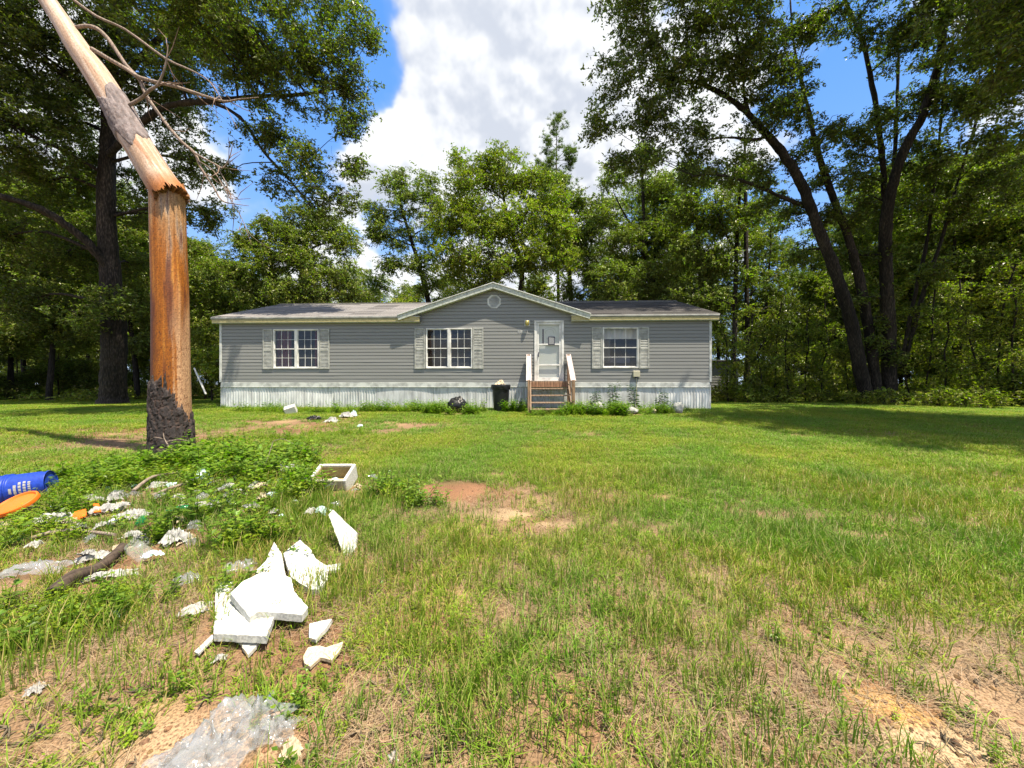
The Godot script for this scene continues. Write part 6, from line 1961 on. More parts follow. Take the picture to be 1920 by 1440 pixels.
	tree("bare_pine", "thin straight pine with bare lower branches right of the forked tree", "", "pine tree", [
		[[Vector3(13.29, -0.02, -21.5), Vector3(13.26, 4.49, -21.5), Vector3(13.2, 8.1, -21.5), Vector3(13.17, 11.71, -21.5), Vector3(13.11, 15.01, -21.5)], [0.13, 0.125, 0.115, 0.09, 0.04]],
		[[Vector3(13.23, 6.89, -21.5), Vector3(14.2, 8.28, -21.15), Vector3(15.13, 9.61, -20.8)], [0.02, 0.015, 0.006]], [[Vector3(13.23, 5.69, -21.5), Vector3(13.9, 6.5, -21.15), Vector3(14.98, 7.13, -20.8)], [0.02, 0.014, 0.006]], [[Vector3(13.23, 9.3, -21.5), Vector3(14.23, 10.72, -21.65), Vector3(15.31, 11.49, -21.8)], [0.02, 0.014, 0.006]], [[Vector3(13.23, 4.49, -21.5), Vector3(14.53, 5.27, -21.65), Vector3(16.16, 5.76, -21.8)], [0.02, 0.012, 0.005]],
	], [
		[Vector3(13.11, 13.51, -21.5), 0.6], [Vector3(13.68, 12.31, -21.5), 0.6], [Vector3(12.63, 11.71, -21.5), 0.5], [Vector3(15.19, 10.41, -21.3), 0.4], [Vector3(14.69, 8.22, -21), 0.45], [Vector3(15.86, 6.75, -21), 0.5], [Vector3(14.1, 6.17, -21), 0.4],
	], "pine", dark, 111)
	pine_tree("small_pine", "small distant pine in the gap right of the thin straight pine", "", Vector3(24.63, -0.31, -34) * Vector3(1, 0, 1), 13.6, 1.9, 0.3, 33)
	pine_tree("small_pine", "small distant pine seen just left of the arching oak's trunk", "", Vector3(28.98, -0.41, -37) * Vector3(1, 0, 1), 13.0, 1.9, 0.3, 34)


func wood_edges() -> void:
	var dark := Color(0.075, 0.06, 0.048)
	var beyond := "trees of the wood beyond the home"
	var k := 0
	wild_tree("edge_oak", "spreading oak at the edge of the wood nearest the yard's right side", "", Vector3(14.0, 0, -7.0), 15.0, 5.2, 0.5, "oak", dark, 590, 0.6, 0.35)
	# slender trees in the shade on the left, then behind everything
	for a in [[Vector3(-27.1, 0, -19), "slender dark tree in the shaded wood behind the huge oak, second from the left", "slender trees in the shaded wood behind the huge oak", 13, 2, 0.25, "oak_far", 1, 0.13],
		[Vector3(-27.61, 0, -21), "slender dark tree in the shaded wood behind the huge oak, fourth from the left", "slender trees in the shaded wood behind the huge oak", 12, 2, 0.25, "oak_far", 1, 0.13],
		[Vector3(-30.61, 0, -24), "slender dark tree in the shaded wood behind the huge oak, fifth from the left", "slender trees in the shaded wood behind the huge oak", 14, 2, 0.25, "oak_far", 1, 0.13],
		[Vector3(-24.28, 0, -20), "slender dark tree in the shaded wood behind the huge oak, seventh from the left", "slender trees in the shaded wood behind the huge oak", 13, 2, 0.25, "oak_far", 1, 0.13],
		[Vector3(-29.09, 0, -25), "slender dark tree in the shaded wood behind the huge oak, eighth from the left", "slender trees in the shaded wood behind the huge oak", 12, 2, 0.25, "oak_far", 1, 0.13],
		[Vector3(-32.45, 0, -29), "slender dark tree in the shaded wood behind the huge oak, ninth from the left", "slender trees in the shaded wood behind the huge oak", 14, 2, 0.25, "oak_far", 1, 0.13],
		[Vector3(-20.62, 0, -21), "slender dark tree in the shaded wood behind the huge oak, eleventh from the left", "slender trees in the shaded wood behind the huge oak", 12, 2, 0.25, "oak_far", 1, 0.13],
		[Vector3(-25.49, 0, -27), "slender dark tree in the shaded wood behind the huge oak, twelfth from the left", "slender trees in the shaded wood behind the huge oak", 13, 2, 0.25, "oak_far", 1, 0.13],
		[Vector3(-21.15, 0, -24), "slender dark tree in the shaded wood behind the huge oak, thirteenth from the left", "slender trees in the shaded wood behind the huge oak", 10, 2, 0.25, "oak_far", 1, 0.13],
		[Vector3(-24.97, 0, -30), "slender dark tree in the shaded wood behind the huge oak, fourteenth from the left", "slender trees in the shaded wood behind the huge oak", 12, 2, 0.25, "oak_far", 1, 0.13],
		[Vector3(-36.92, 0, -24), "slender dark tree in the shaded wood behind the huge oak, first from the left", "slender trees in the shaded wood behind the huge oak", 14, 2, 0.25, "oak_far", 1, 0.13],
		[Vector3(-41.12, 0, -30), "slender dark tree in the shaded wood behind the huge oak, third from the left", "slender trees in the shaded wood behind the huge oak", 15, 2, 0.25, "oak_far", 1, 0.13],
		[Vector3(-40.15, 0, -33), "slender dark tree in the shaded wood behind the huge oak, sixth from the left", "slender trees in the shaded wood behind the huge oak", 14, 2, 0.25, "oak_far", 1, 0.13],
		[Vector3(-34.71, 0, -34), "slender dark tree in the shaded wood behind the huge oak, tenth from the left", "slender trees in the shaded wood behind the huge oak", 14, 2, 0.25, "oak_far", 1, 0.13],
		[Vector3(-18.17, 0, -23), "slender dark tree in the shaded wood behind the huge oak, fifteenth from the left", "slender trees in the shaded wood behind the huge oak", 7, 2, 0.25, "oak_far", 1, 0.13],
		[Vector3(20.14, 0, -24), "leafy tree in the sunlit wood past the stemmed oaks, second from the left", "trees of the sunlit wood at the yard's far side", 9, 2.1, 0.12, "oak_far", 1, 0.12],
		[Vector3(26.43, 0, -30), "leafy tree in the sunlit wood past the stemmed oaks, third from the left", "trees of the sunlit wood at the yard's far side", 14, 2.1, 0.12, "oak_far", 1, 0.12],
		[Vector3(22.77, 0, -22), "leafy tree in the sunlit wood past the stemmed oaks, fifth from the left", "trees of the sunlit wood at the yard's far side", 13, 2.1, 0.12, "maple", 1, 0.12],
		[Vector3(28.73, 0, -26), "leafy tree in the sunlit wood past the stemmed oaks, sixth from the left", "trees of the sunlit wood at the yard's far side", 14, 2.1, 0.12, "maple", 1, 0.12],
		[Vector3(23.5, 0, -20), "leafy tree in the sunlit wood past the stemmed oaks, seventh from the left", "trees of the sunlit wood at the yard's far side", 13, 2.1, 0.12, "oak_far", 1, 0.12],
		[Vector3(28.63, 0, -23), "leafy tree in the sunlit wood past the stemmed oaks, eighth from the left", "trees of the sunlit wood at the yard's far side", 14, 2.1, 0.12, "maple", 1, 0.12],
		[Vector3(24.98, 0, -19), "leafy tree in the sunlit wood past the stemmed oaks, tenth from the left", "trees of the sunlit wood at the yard's far side", 13, 2.1, 0.12, "maple", 1, 0.12],
		[Vector3(29.37, 0, -21), "leafy tree in the sunlit wood past the stemmed oaks, eleventh from the left", "trees of the sunlit wood at the yard's far side", 14, 2.1, 0.12, "maple", 1, 0.12],
		[Vector3(28.7, 0, -19), "leafy tree in the sunlit wood past the stemmed oaks, thirteenth from the left", "trees of the sunlit wood at the yard's far side", 13, 2.1, 0.12, "oak_far", 1, 0.12],
		[Vector3(25.68, 0, -27), "leafy tree in the sunlit wood past the stemmed oaks, fourth from the left", "trees of the sunlit wood at the yard's far side", 12, 2.1, 0.12, "oak_far", 1, 0.12],
		[Vector3(24.34, 0, -30), "leafy tree in the sunlit wood past the stemmed oaks, first from the left", "trees of the sunlit wood at the yard's far side", 9, 2.1, 0.12, "oak_far", 1, 0.12],
		[Vector3(35.69, 0, -22), "leafy tree in the sunlit wood past the stemmed oaks, fourteenth from the left", "trees of the sunlit wood at the yard's far side", 13, 2.1, 0.12, "maple", 1, 0.12],
		[Vector3(37.31, 0, -29), "leafy tree in the sunlit wood past the stemmed oaks, ninth from the left", "trees of the sunlit wood at the yard's far side", 15, 2.1, 0.12, "maple", 1, 0.12],
		[Vector3(38.52, 0, -27), "leafy tree in the sunlit wood past the stemmed oaks, twelfth from the left", "trees of the sunlit wood at the yard's far side", 15, 2.1, 0.12, "oak_far", 1, 0.12],
		[Vector3(6.42, 0, -27), "tall slim tree in the wood right of the gable, first from the left", "tall slim trees standing right of the gable", 14.5, 2.2, 0.22, "oak_far", 0.56, 0.12],
		[Vector3(9.44, 0, -30), "tall slim tree in the wood right of the gable, second from the left", "tall slim trees standing right of the gable", 16, 2.3, 0.22, "oak_far", 0.5, 0.12],
		[Vector3(9.82, 0, -26), "tall slim tree in the wood right of the gable, third from the left", "tall slim trees standing right of the gable", 15, 2, 0.22, "oak_far", 0.5, 0.12],
		[Vector3(12.57, 0, -29), "tall slim tree in the wood right of the gable, fourth from the left", "tall slim trees standing right of the gable", 16, 2.2, 0.22, "oak_far", 0.5, 0.12],
		[Vector3(13.64, 0, -25), "tall slim tree in the wood right of the gable, fifth from the left", "tall slim trees standing right of the gable", 14, 1.9, 0.22, "oak_far", 0.46, 0.12],
		[Vector3(17.03, 0, -28), "tall slim tree in the wood right of the gable, sixth from the left", "tall slim trees standing right of the gable", 15, 2, 0.22, "oak_far", 0.43, 0.12],
		[Vector3(15.61, 0, -24), "tall slim tree in the wood right of the gable, seventh from the left", "tall slim trees standing right of the gable", 12, 1.6, 0.22, "oak_far", 0.43, 0.12],
		[Vector3(18.69, 0, -27), "tall slim tree in the wood right of the gable, eighth from the left", "tall slim trees standing right of the gable", 13, 1.7, 0.22, "oak_far", 0.37, 0.12],
		[Vector3(19.64, 0, -26), "tall slim tree in the wood right of the gable, ninth from the left", "tall slim trees standing right of the gable", 11, 1.6, 0.22, "oak_far", 0.43, 0.12],
		[Vector3(22.09, 0, -27), "tall slim tree in the wood right of the gable, tenth from the left", "tall slim trees standing right of the gable", 13, 1.9, 0.22, "oak_far", 0.5, 0.12],
		[Vector3(21.85, 0, -25), "tall slim tree in the wood right of the gable, eleventh from the left", "tall slim trees standing right of the gable", 14, 2, 0.22, "oak_far", 0.56, 0.12],
		[Vector3(26.55, 0, -26), "tall slim tree in the wood right of the gable, twelfth from the left", "tall slim trees standing right of the gable", 16, 2.2, 0.22, "oak_far", 0.56, 0.12],
		[Vector3(26.01, 0, -24), "tall slim tree in the wood right of the gable, thirteenth from the left", "tall slim trees standing right of the gable", 15, 2.1, 0.22, "oak_far", 0.56, 0.12],
		[Vector3(31.34, 0, -27), "tall slim tree in the wood right of the gable, fourteenth from the left", "tall slim trees standing right of the gable", 17, 2.2, 0.22, "oak_far", 0.56, 0.12],
		[Vector3(30.77, 0, -25), "tall slim tree in the wood right of the gable, fifteenth from the left", "tall slim trees standing right of the gable", 16, 2.2, 0.22, "oak_far", 0.56, 0.12],
		[Vector3(30.24, 0, -23), "tall slim tree in the wood right of the gable, sixteenth from the left", "tall slim trees standing right of the gable", 16, 2.2, 0.22, "oak_far", 0.56, 0.12],
		[Vector3(10.48, 0, -18.5), "leafy sapling at the right edge of the yard, first from the left", "leafy saplings along the yard's right edge", 3.5, 0.75, 0.1, "shrub", 0.55, 0.03],
		[Vector3(11.86, 0, -19.5), "leafy sapling at the right edge of the yard, second from the left", "leafy saplings along the yard's right edge", 5, 0.75, 0.1, "shrub", 0.55, 0.03],
		[Vector3(12.1, 0, -18.6), "leafy sapling at the right edge of the yard, third from the left", "leafy saplings along the yard's right edge", 3.2, 0.75, 0.1, "shrub", 0.55, 0.03],
		[Vector3(13.36, 0, -19.5), "leafy sapling at the right edge of the yard, fourth from the left", "leafy saplings along the yard's right edge", 5.5, 0.75, 0.1, "shrub", 0.55, 0.03],
		[Vector3(13.53, 0, -18.6), "leafy sapling at the right edge of the yard, fifth from the left", "leafy saplings along the yard's right edge", 3.8, 0.75, 0.1, "shrub", 0.55, 0.03],
		[Vector3(14.62, 0, -19), "leafy sapling at the right edge of the yard, sixth from the left", "leafy saplings along the yard's right edge", 5, 0.75, 0.1, "shrub", 0.55, 0.03],
		[Vector3(14.84, 0, -18.3), "leafy sapling at the right edge of the yard, seventh from the left", "leafy saplings along the yard's right edge", 3.2, 0.75, 0.1, "shrub", 0.55, 0.03],
		[Vector3(16.5, 0, -19.5), "leafy sapling at the right edge of the yard, eighth from the left", "leafy saplings along the yard's right edge", 6, 0.75, 0.1, "shrub", 0.55, 0.03],
		[Vector3(16.04, 0, -18.2), "leafy sapling at the right edge of the yard, ninth from the left", "leafy saplings along the yard's right edge", 3, 0.75, 0.1, "shrub", 0.55, 0.03],
		[Vector3(18.34, 0, -17.6), "leafy sapling at the right edge of the yard, tenth from the left", "leafy saplings along the yard's right edge", 4.2, 0.75, 0.1, "shrub", 0.55, 0.03],
		[Vector3(18.64, 0, -17.2), "leafy sapling at the right edge of the yard, eleventh from the left", "leafy saplings along the yard's right edge", 5.5, 0.75, 0.1, "shrub", 0.55, 0.03],
		[Vector3(18.58, 0, -16.4), "leafy sapling at the right edge of the yard, twelfth from the left", "leafy saplings along the yard's right edge", 4, 0.75, 0.1, "shrub", 0.55, 0.03],
		[Vector3(19.97, 0, -17), "leafy sapling at the right edge of the yard, thirteenth from the left", "leafy saplings along the yard's right edge", 6, 0.75, 0.1, "shrub", 0.55, 0.03],
		[Vector3(19.34, 0, -15.8), "leafy sapling at the right edge of the yard, fourteenth from the left", "leafy saplings along the yard's right edge", 4.4, 0.75, 0.1, "shrub", 0.55, 0.03],
		[Vector3(19.62, 0, -15.5), "leafy sapling at the right edge of the yard, fifteenth from the left", "leafy saplings along the yard's right edge", 6, 0.75, 0.1, "shrub", 0.55, 0.03],
		[Vector3(19.46, 0, -14.8), "leafy sapling at the right edge of the yard, sixteenth from the left", "leafy saplings along the yard's right edge", 5, 0.75, 0.1, "shrub", 0.55, 0.03],
		[Vector3(19.87, 0, -14.5), "leafy sapling at the right edge of the yard, seventeenth from the left", "leafy saplings along the yard's right edge", 6.5, 0.75, 0.1, "shrub", 0.55, 0.03],
		[Vector3(20.07, 0, -14), "leafy sapling at the right edge of the yard, eighteenth from the left", "leafy saplings along the yard's right edge", 6, 0.75, 0.1, "shrub", 0.55, 0.03],
		[Vector3(-25.2, 0, -34), "far tree of the wood behind the mobile home, tenth from the left", "far trees of the wood behind the mobile home", 11, 2.8, 0.15, "oak_far", 0.6, 0.15],
		[Vector3(-23.38, 0, -38), "far tree of the wood behind the mobile home, eleventh from the left", "far trees of the wood behind the mobile home", 12, 2.8, 0.15, "oak_far", 0.6, 0.15],
		[Vector3(-17.9, 0, -40), "far tree of the wood behind the mobile home, thirteenth from the left", "far trees of the wood behind the mobile home", 10, 2.8, 0.15, "oak_far", 0.6, 0.15],
		[Vector3(-12, 0, -33), "far tree of the wood behind the mobile home, fourteenth from the left", "far trees of the wood behind the mobile home", 9, 2.8, 0.15, "oak_far", 0.6, 0.15],
		[Vector3(-11.16, 0, -42), "far tree of the wood behind the mobile home, seventeenth from the left", "far trees of the wood behind the mobile home", 11, 2.8, 0.15, "oak_far", 0.6, 0.15],
		[Vector3(-6.15, 0, -40), "far tree of the wood behind the mobile home, eighteenth from the left", "far trees of the wood behind the mobile home", 12, 2.8, 0.15, "oak_far", 0.6, 0.15],
		[Vector3(-1.89, 0, -45), "far tree of the wood behind the mobile home, nineteenth from the left", "far trees of the wood behind the mobile home", 12, 2.8, 0.15, "oak_far", 0.6, 0.15],
		[Vector3(2.66, 0, -38), "far tree of the wood behind the mobile home, twentieth from the left", "far trees of the wood behind the mobile home", 11, 2.8, 0.15, "oak_far", 0.6, 0.15],
		[Vector3(6.55, 0, -36), "far tree of the wood behind the mobile home, twenty-first from the left", "far trees of the wood behind the mobile home", 9, 2.8, 0.15, "oak_far", 0.6, 0.15],
		[Vector3(9.51, 0, -34), "far tree of the wood behind the mobile home, twenty-third from the left", "far trees of the wood behind the mobile home", 12, 2.8, 0.15, "oak_far", 0.6, 0.15],
		[Vector3(14.88, 0, -38), "far tree of the wood behind the mobile home, twenty-fourth from the left", "far trees of the wood behind the mobile home", 13, 2.8, 0.15, "oak_far", 0.6, 0.15],
		[Vector3(16.62, 0, -33), "far tree of the wood behind the mobile home, twenty-fifth from the left", "far trees of the wood behind the mobile home", 12, 2.8, 0.15, "oak_far", 0.6, 0.15],
		[Vector3(25.73, 0, -40), "far tree of the wood behind the mobile home, twenty-sixth from the left", "far trees of the wood behind the mobile home", 9, 2.8, 0.15, "oak_far", 0.6, 0.15],
		[Vector3(33.45, 0, -46), "far tree of the wood behind the mobile home, twenty-seventh from the left", "far trees of the wood behind the mobile home", 9, 2.8, 0.15, "oak_far", 0.6, 0.15],
		[Vector3(35.24, 0, -42), "far tree of the wood behind the mobile home, twenty-eighth from the left", "far trees of the wood behind the mobile home", 10, 2.8, 0.15, "oak_far", 0.6, 0.15],
		[Vector3(-70.49, 0, -40), "far tree of the wood behind the mobile home, first from the left", "far trees of the wood behind the mobile home", 17, 2.8, 0.15, "oak_far", 0.6, 0.15],
		[Vector3(-65.23, 0, -44), "far tree of the wood behind the mobile home, second from the left", "far trees of the wood behind the mobile home", 17, 2.8, 0.15, "oak_far", 0.6, 0.15],
		[Vector3(-55.33, 0, -46), "far tree of the wood behind the mobile home, fifth from the left", "far trees of the wood behind the mobile home", 16, 2.8, 0.15, "oak_far", 0.6, 0.15],
		[Vector3(-38.77, 0, -42), "far tree of the wood behind the mobile home, ninth from the left", "far trees of the wood behind the mobile home", 15, 2.8, 0.15, "oak_far", 0.6, 0.15],
		[Vector3(42.46, 0, -44), "far tree of the wood behind the mobile home, twenty-ninth from the left", "far trees of the wood behind the mobile home", 14, 2.8, 0.15, "oak_far", 0.6, 0.15],
		[Vector3(44.76, 0, -40), "far tree of the wood behind the mobile home, thirtieth from the left", "far trees of the wood behind the mobile home", 16, 2.8, 0.15, "oak_far", 0.6, 0.15],
		[Vector3(55.22, 0, -42), "far tree of the wood behind the mobile home, thirty-first from the left", "far trees of the wood behind the mobile home", 17, 2.8, 0.15, "oak_far", 0.6, 0.15],
		[Vector3(58.46, 0, -38), "far tree of the wood behind the mobile home, thirty-second from the left", "far trees of the wood behind the mobile home", 17, 2.8, 0.15, "oak_far", 0.6, 0.15],
		[Vector3(62.43, 0, -36), "far tree of the wood behind the mobile home, thirty-third from the left", "far trees of the wood behind the mobile home", 16, 2.8, 0.15, "oak_far", 0.6, 0.15],
		[Vector3(11.19, 0, -50), "far tree of the wood behind the mobile home, twenty-second from the left", "far trees of the wood behind the mobile home", 11, 2.8, 0.15, "oak_far", 0.6, 0.15],
		[Vector3(-25.17, 0, -50), "far tree of the wood behind the mobile home, twelfth from the left", "far trees of the wood behind the mobile home", 12, 2.8, 0.15, "oak_far", 0.6, 0.15],
		[Vector3(-10.34, 0, -29), "far tree of the wood behind the mobile home, fifteenth from the left", "far trees of the wood behind the mobile home", 9.5, 2.8, 0.15, "oak_far", 0.6, 0.15],
		[Vector3(-8.89, 0, -31), "far tree of the wood behind the mobile home, sixteenth from the left", "far trees of the wood behind the mobile home", 8.5, 2.8, 0.15, "oak_far", 0.6, 0.15],
		[Vector3(-47.83, 0, -38), "far tree of the wood behind the mobile home, fourth from the left", "far trees of the wood behind the mobile home", 9, 2.8, 0.15, "oak_far", 0.6, 0.15],
		[Vector3(-42.8, 0, -36), "far tree of the wood behind the mobile home, sixth from the left", "far trees of the wood behind the mobile home", 8, 2.8, 0.15, "oak_far", 0.6, 0.15],
		[Vector3(-42.52, 0, -38), "far tree of the wood behind the mobile home, seventh from the left", "far trees of the wood behind the mobile home", 9, 2.8, 0.15, "oak_far", 0.6, 0.15],
		[Vector3(-52.91, 0, -39), "far tree of the wood behind the mobile home, third from the left", "far trees of the wood behind the mobile home", 9, 2.8, 0.15, "oak_far", 0.6, 0.15],
		[Vector3(-38.29, 0, -37), "far tree of the wood behind the mobile home, eighth from the left", "far trees of the wood behind the mobile home", 9, 2.8, 0.15, "oak_far", 0.6, 0.15]]:
		k += 1
		wild_tree("woodland_tree", a[1], a[2], a[0], a[3], a[4], a[5], a[6], dark, 600 + k, a[7], a[8])
	for a in [[Vector3(-6.56, 0, -21.8), "bright yellow green bush showing over the middle of the roof", "", 1.6, 6.3, "maple"],
		[Vector3(-12.92, 0, -17.5), "bright yellow green bush at the left end of the mobile home", "", 1.3, 4.6, "maple"],
		[Vector3(-15.01, 0, -19), "green bush between the snapped pine and the home's left end", "", 1.4, 4.3, "shrub"],
		[Vector3(6.61, 0, -22.5), "yellowish round bush over the roof right of the gable", "", 1.6, 5.2, "shrub"],
		[Vector3(-12.34, 0, -21), "green bush top showing over the roof's left slope", "", 1.3, 5.3, "maple"],
		[Vector3(11.03, 0, -19), "yellow green bush at the sunlit edge of the wood, first from the left", "sunlit bushes along the yard's far right edge", 0.76, 1.33, "shrub"],
		[Vector3(13.48, 0, -20.5), "yellow green bush at the sunlit edge of the wood, third from the left", "sunlit bushes along the yard's far right edge", 1.38, 2.59, "shrub"],
		[Vector3(15.57, 0, -21), "yellow green bush at the sunlit edge of the wood, fifth from the left", "sunlit bushes along the yard's far right edge", 1.43, 3.11, "shrub"],
		[Vector3(16.36, 0, -20), "yellow green bush at the sunlit edge of the wood, seventh from the left", "sunlit bushes along the yard's far right edge", 0.92, 1.84, "shrub"],
		[Vector3(19.24, 0, -21.5), "yellow green bush at the sunlit edge of the wood, ninth from the left", "sunlit bushes along the yard's far right edge", 1.56, 2.77, "shrub"],
		[Vector3(16.13, 0, -18.6), "yellow green bush at the sunlit edge of the wood, eighth from the left", "sunlit bushes along the yard's far right edge", 0.77, 0.5, "shrub"],
		[Vector3(19.66, 0, -18.5), "yellow green bush at the sunlit edge of the wood, thirteenth from the left", "sunlit bushes along the yard's far right edge", 1.18, 1.47, "shrub"],
		[Vector3(21.82, 0, -19.5), "yellow green bush at the sunlit edge of the wood, fourteenth from the left", "sunlit bushes along the yard's far right edge", 1.31, 2.88, "shrub"],
		[Vector3(19.38, 0, -16.5), "yellow green bush at the sunlit edge of the wood, sixteenth from the left", "sunlit bushes along the yard's far right edge", 0.85, 1.2, "shrub"],
		[Vector3(21.16, 0, -17), "yellow green bush at the sunlit edge of the wood, eighteenth from the left", "sunlit bushes along the yard's far right edge", 1.21, 3.28, "shrub"],
		[Vector3(19.3, 0, -15), "yellow green bush at the sunlit edge of the wood, nineteenth from the left", "sunlit bushes along the yard's far right edge", 1.27, 1.37, "shrub"],
		[Vector3(21.03, 0, -15.5), "yellow green bush at the sunlit edge of the wood, twentieth from the left", "sunlit bushes along the yard's far right edge", 1.56, 2.14, "shrub"],
		[Vector3(19.97, 0, -14), "yellow green bush at the sunlit edge of the wood, twenty-first from the left", "sunlit bushes along the yard's far right edge", 1.36, 1.56, "shrub"],
		[Vector3(15.27, 0, -15.6), "yellow green bush at the sunlit edge of the wood, eleventh from the left", "sunlit bushes along the yard's far right edge", 0.6, 0.71, "shrub"],
		[Vector3(16.56, 0, -16), "yellow green bush at the sunlit edge of the wood, twelfth from the left", "sunlit bushes along the yard's far right edge", 0.75, 0.54, "shrub"],
		[Vector3(15.32, 0, -16.6), "yellow green bush at the sunlit edge of the wood, tenth from the left", "sunlit bushes along the yard's far right edge", 0.89, 0.62, "shrub"],
		[Vector3(10.83, 0, -17.6), "yellow green bush at the sunlit edge of the wood, second from the left", "sunlit bushes along the yard's far right edge", 0.5, 0.75, "shrub"],
		[Vector3(12.45, 0, -17.8), "yellow green bush at the sunlit edge of the wood, fourth from the left", "sunlit bushes along the yard's far right edge", 0.73, 0.72, "shrub"],
		[Vector3(14.35, 0, -18), "yellow green bush at the sunlit edge of the wood, sixth from the left", "sunlit bushes along the yard's far right edge", 0.61, 0.92, "shrub"],
		[Vector3(16.34, 0, -14.6), "yellow green bush at the sunlit edge of the wood, fifteenth from the left", "sunlit bushes along the yard's far right edge", 0.88, 0.93, "shrub"],
		[Vector3(17.23, 0, -14), "yellow green bush at the sunlit edge of the wood, seventeenth from the left", "sunlit bushes along the yard's far right edge", 0.96, 0.76, "shrub"],
		[Vector3(23.08, 0, -15), "yellow green bush at the sunlit edge of the wood, twenty-second from the left", "sunlit bushes along the yard's far right edge", 1.34, 2.3, "shrub"],
		[Vector3(-27.97, 0, -20), "dark bush in the shaded wood at the far left, second from the left", "dark bushes in the shaded wood on the far left", 1.6, 3, "oak"],
		[Vector3(-28.62, 0, -22), "dark bush in the shaded wood at the far left, third from the left", "dark bushes in the shaded wood on the far left", 1.6, 3.4, "oak"],
		[Vector3(-27.34, 0, -23), "dark bush in the shaded wood at the far left, fifth from the left", "dark bushes in the shaded wood on the far left", 1.5, 3.6, "oak"],
		[Vector3(-26.52, 0, -24), "dark bush in the shaded wood at the far left, sixth from the left", "dark bushes in the shaded wood on the far left", 1.5, 3.2, "oak"],
		[Vector3(-20.31, 0, -22), "dark bush in the shaded wood at the far left, eighth from the left", "dark bushes in the shaded wood on the far left", 1.4, 3.4, "oak"],
		[Vector3(-17.78, 0, -20.5), "dark bush in the shaded wood at the far left, ninth from the left", "dark bushes in the shaded wood on the far left", 1.2, 2.4, "oak"],
		[Vector3(-17.29, 0, -21.5), "dark bush in the shaded wood at the far left, tenth from the left", "dark bushes in the shaded wood on the far left", 1.2, 3, "oak"],
		[Vector3(-26.81, 0, -27), "dark bush in the shaded wood at the far left, seventh from the left", "dark bushes in the shaded wood on the far left", 1.8, 4, "oak"],
		[Vector3(-27.19, 0, -18), "dark bush in the shaded wood at the far left, first from the left", "dark bushes in the shaded wood on the far left", 1.8, 3.5, "oak"],
		[Vector3(-34.85, 0, -28), "dark bush in the shaded wood at the far left, fourth from the left", "dark bushes in the shaded wood on the far left", 2, 4.5, "oak"]]:
		k += 1
		bush("bush", a[1], a[2], a[0], a[3], a[4], a[5], 800 + k)
	# low growth on the forest floor
	var buf := PackedFloat32Array()
	rng.seed = 44
	for q in 5200:
		var x := rf(-42, 42)
		var z := -rf(17.5, 46)
		if absf(x + 1.0) < 10.2 and z > -23.0:
			continue
		if x < -7.0 and x > -20.0 and z > -21.5:
			continue
		if n_mid.get_noise_2d(x * 3.0, z * 3.0) < -0.1:
			continue
		var s := rf(0.7, 1.9)
		var tone := rf(0.7, 1.25)
		put(buf, Basis(Vector3.UP, rf(0, TAU)).scaled(Vector3(s, s * 0.9, s)), Vector3(x, gh(x, z) + 0.25 * s, z), Color(tone * rf(0.9, 1.3), tone, tone))
	tag(many("undergrowth", LEAF["shrub"].mesh, M.leaf, buf), "low leafy undergrowth on the forest floor all round the clearing", "undergrowth")


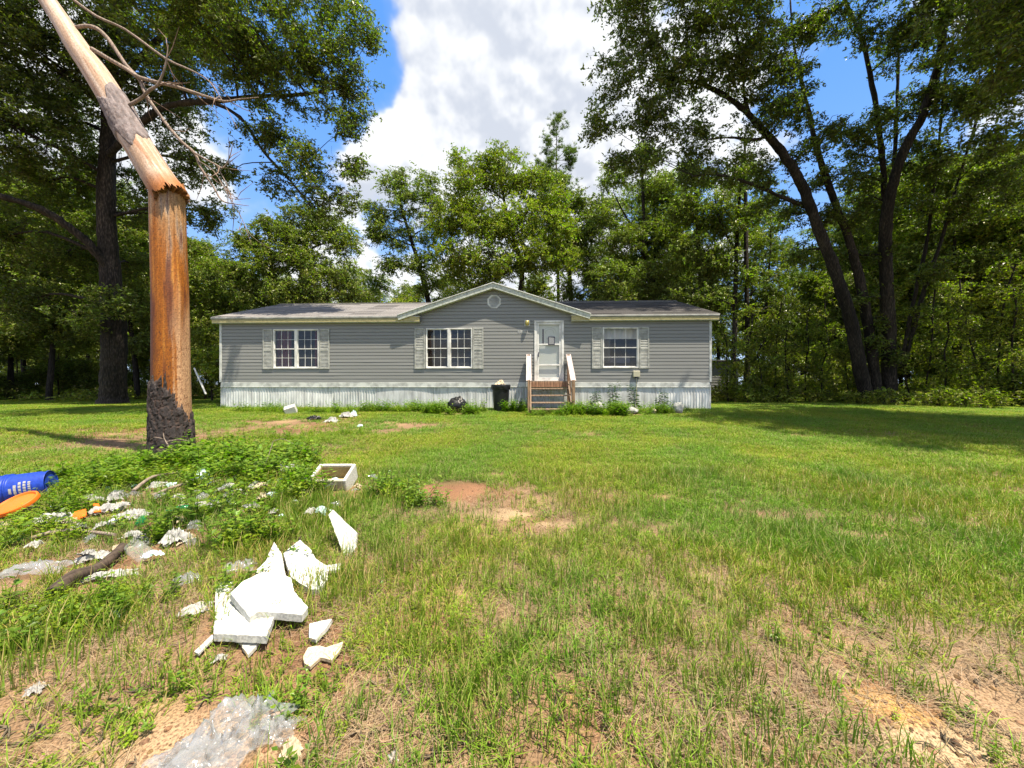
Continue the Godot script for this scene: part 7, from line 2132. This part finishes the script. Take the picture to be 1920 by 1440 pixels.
func _ready() -> void:
	var cam := Camera3D.new()
	cam.name = "camera"
	cam.projection = Camera3D.PROJECTION_PERSPECTIVE
	cam.fov = rad_to_deg(2.0 * atan(720.0 / 715.0))
	cam.position = Vector3(0, EYE, 0)
	cam.near = 0.05
	cam.far = 600.0
	add_child(cam)
	cam.make_current()
	n_big.seed = 1
	n_big.frequency = 0.01
	n_mid.seed = 2
	n_mid.frequency = 0.03
	n_mid.fractal_octaves = 3
	n_fine.seed = 3
	n_fine.frequency = 0.03
	n_fine.fractal_octaves = 4
	n_fine.fractal_gain = 0.6
	n_gap.seed = 4
	n_gap.frequency = 0.75
	n_gap.fractal_octaves = 2
	var env := Environment.new()
	var sky := Sky.new()
	var pan := PanoramaSkyMaterial.new()
	pan.panorama = sky_image()
	pan.energy_multiplier = 0.78
	sky.sky_material = pan
	env.background_mode = Environment.BG_SKY
	env.sky = sky
	env.tonemap_mode = Environment.TONE_MAPPER_LINEAR
	env.tonemap_exposure = 2.25
	env.sdfgi_enabled = true
	env.ssao_enabled = true
	env.ssil_enabled = true
	var we := WorldEnvironment.new()
	we.environment = env
	we.name = "environment"
	add_child(we)
	var sun := DirectionalLight3D.new()
	sun.name = "sun"
	sun.light_color = Color(1.0, 0.95, 0.86)
	sun.light_energy = 1.6
	sun.light_angular_distance = 0.5
	sun.shadow_enabled = true
	add_child(sun)
	sun.look_at_from_position(Vector3.ZERO, -(Vector3(2.4, 8.0, 1.9)), Vector3.FORWARD)
	var t0 := Time.get_ticks_msec()
	materials()
	LEAF = {
		"oak": {"mesh": leaf_clump(50, 0.4, 0.12, 0.058, Color(0.155, 0.205, 0.045), 0.5, 201, 0.25), "per": 62.0},
		"oak_far": {"mesh": leaf_clump(56, 0.5, 0.14, 0.068, Color(0.2, 0.255, 0.065), 0.5, 202, 0.1), "per": 52.0},
		"maple": {"mesh": leaf_clump(56, 0.5, 0.14, 0.08, Color(0.29, 0.36, 0.05), 0.4, 203, 0.2), "per": 52.0},
		"shrub": {"mesh": leaf_clump(44, 0.4, 0.12, 0.06, Color(0.23, 0.285, 0.04), 0.45, 204, 0.0), "per": 62.0},
		"pine": {"mesh": needle_clump(205, Color(0.15, 0.2, 0.05)), "per": 40.0},
	}
	make_ground()
	print("ground ", Time.get_ticks_msec() - t0)
	mobile_home()
	wooden_steps()
	print("house ", Time.get_ticks_msec() - t0)
	snapped_pine()
	print("pine ", Time.get_ticks_msec() - t0)
	big_trees()
	wood_edges()
	print("trees ", Time.get_ticks_msec() - t0)
	by_the_house()
	rubbish()
	grow_grass()
	grow_weeds()
	print("all ", Time.get_ticks_msec() - t0)
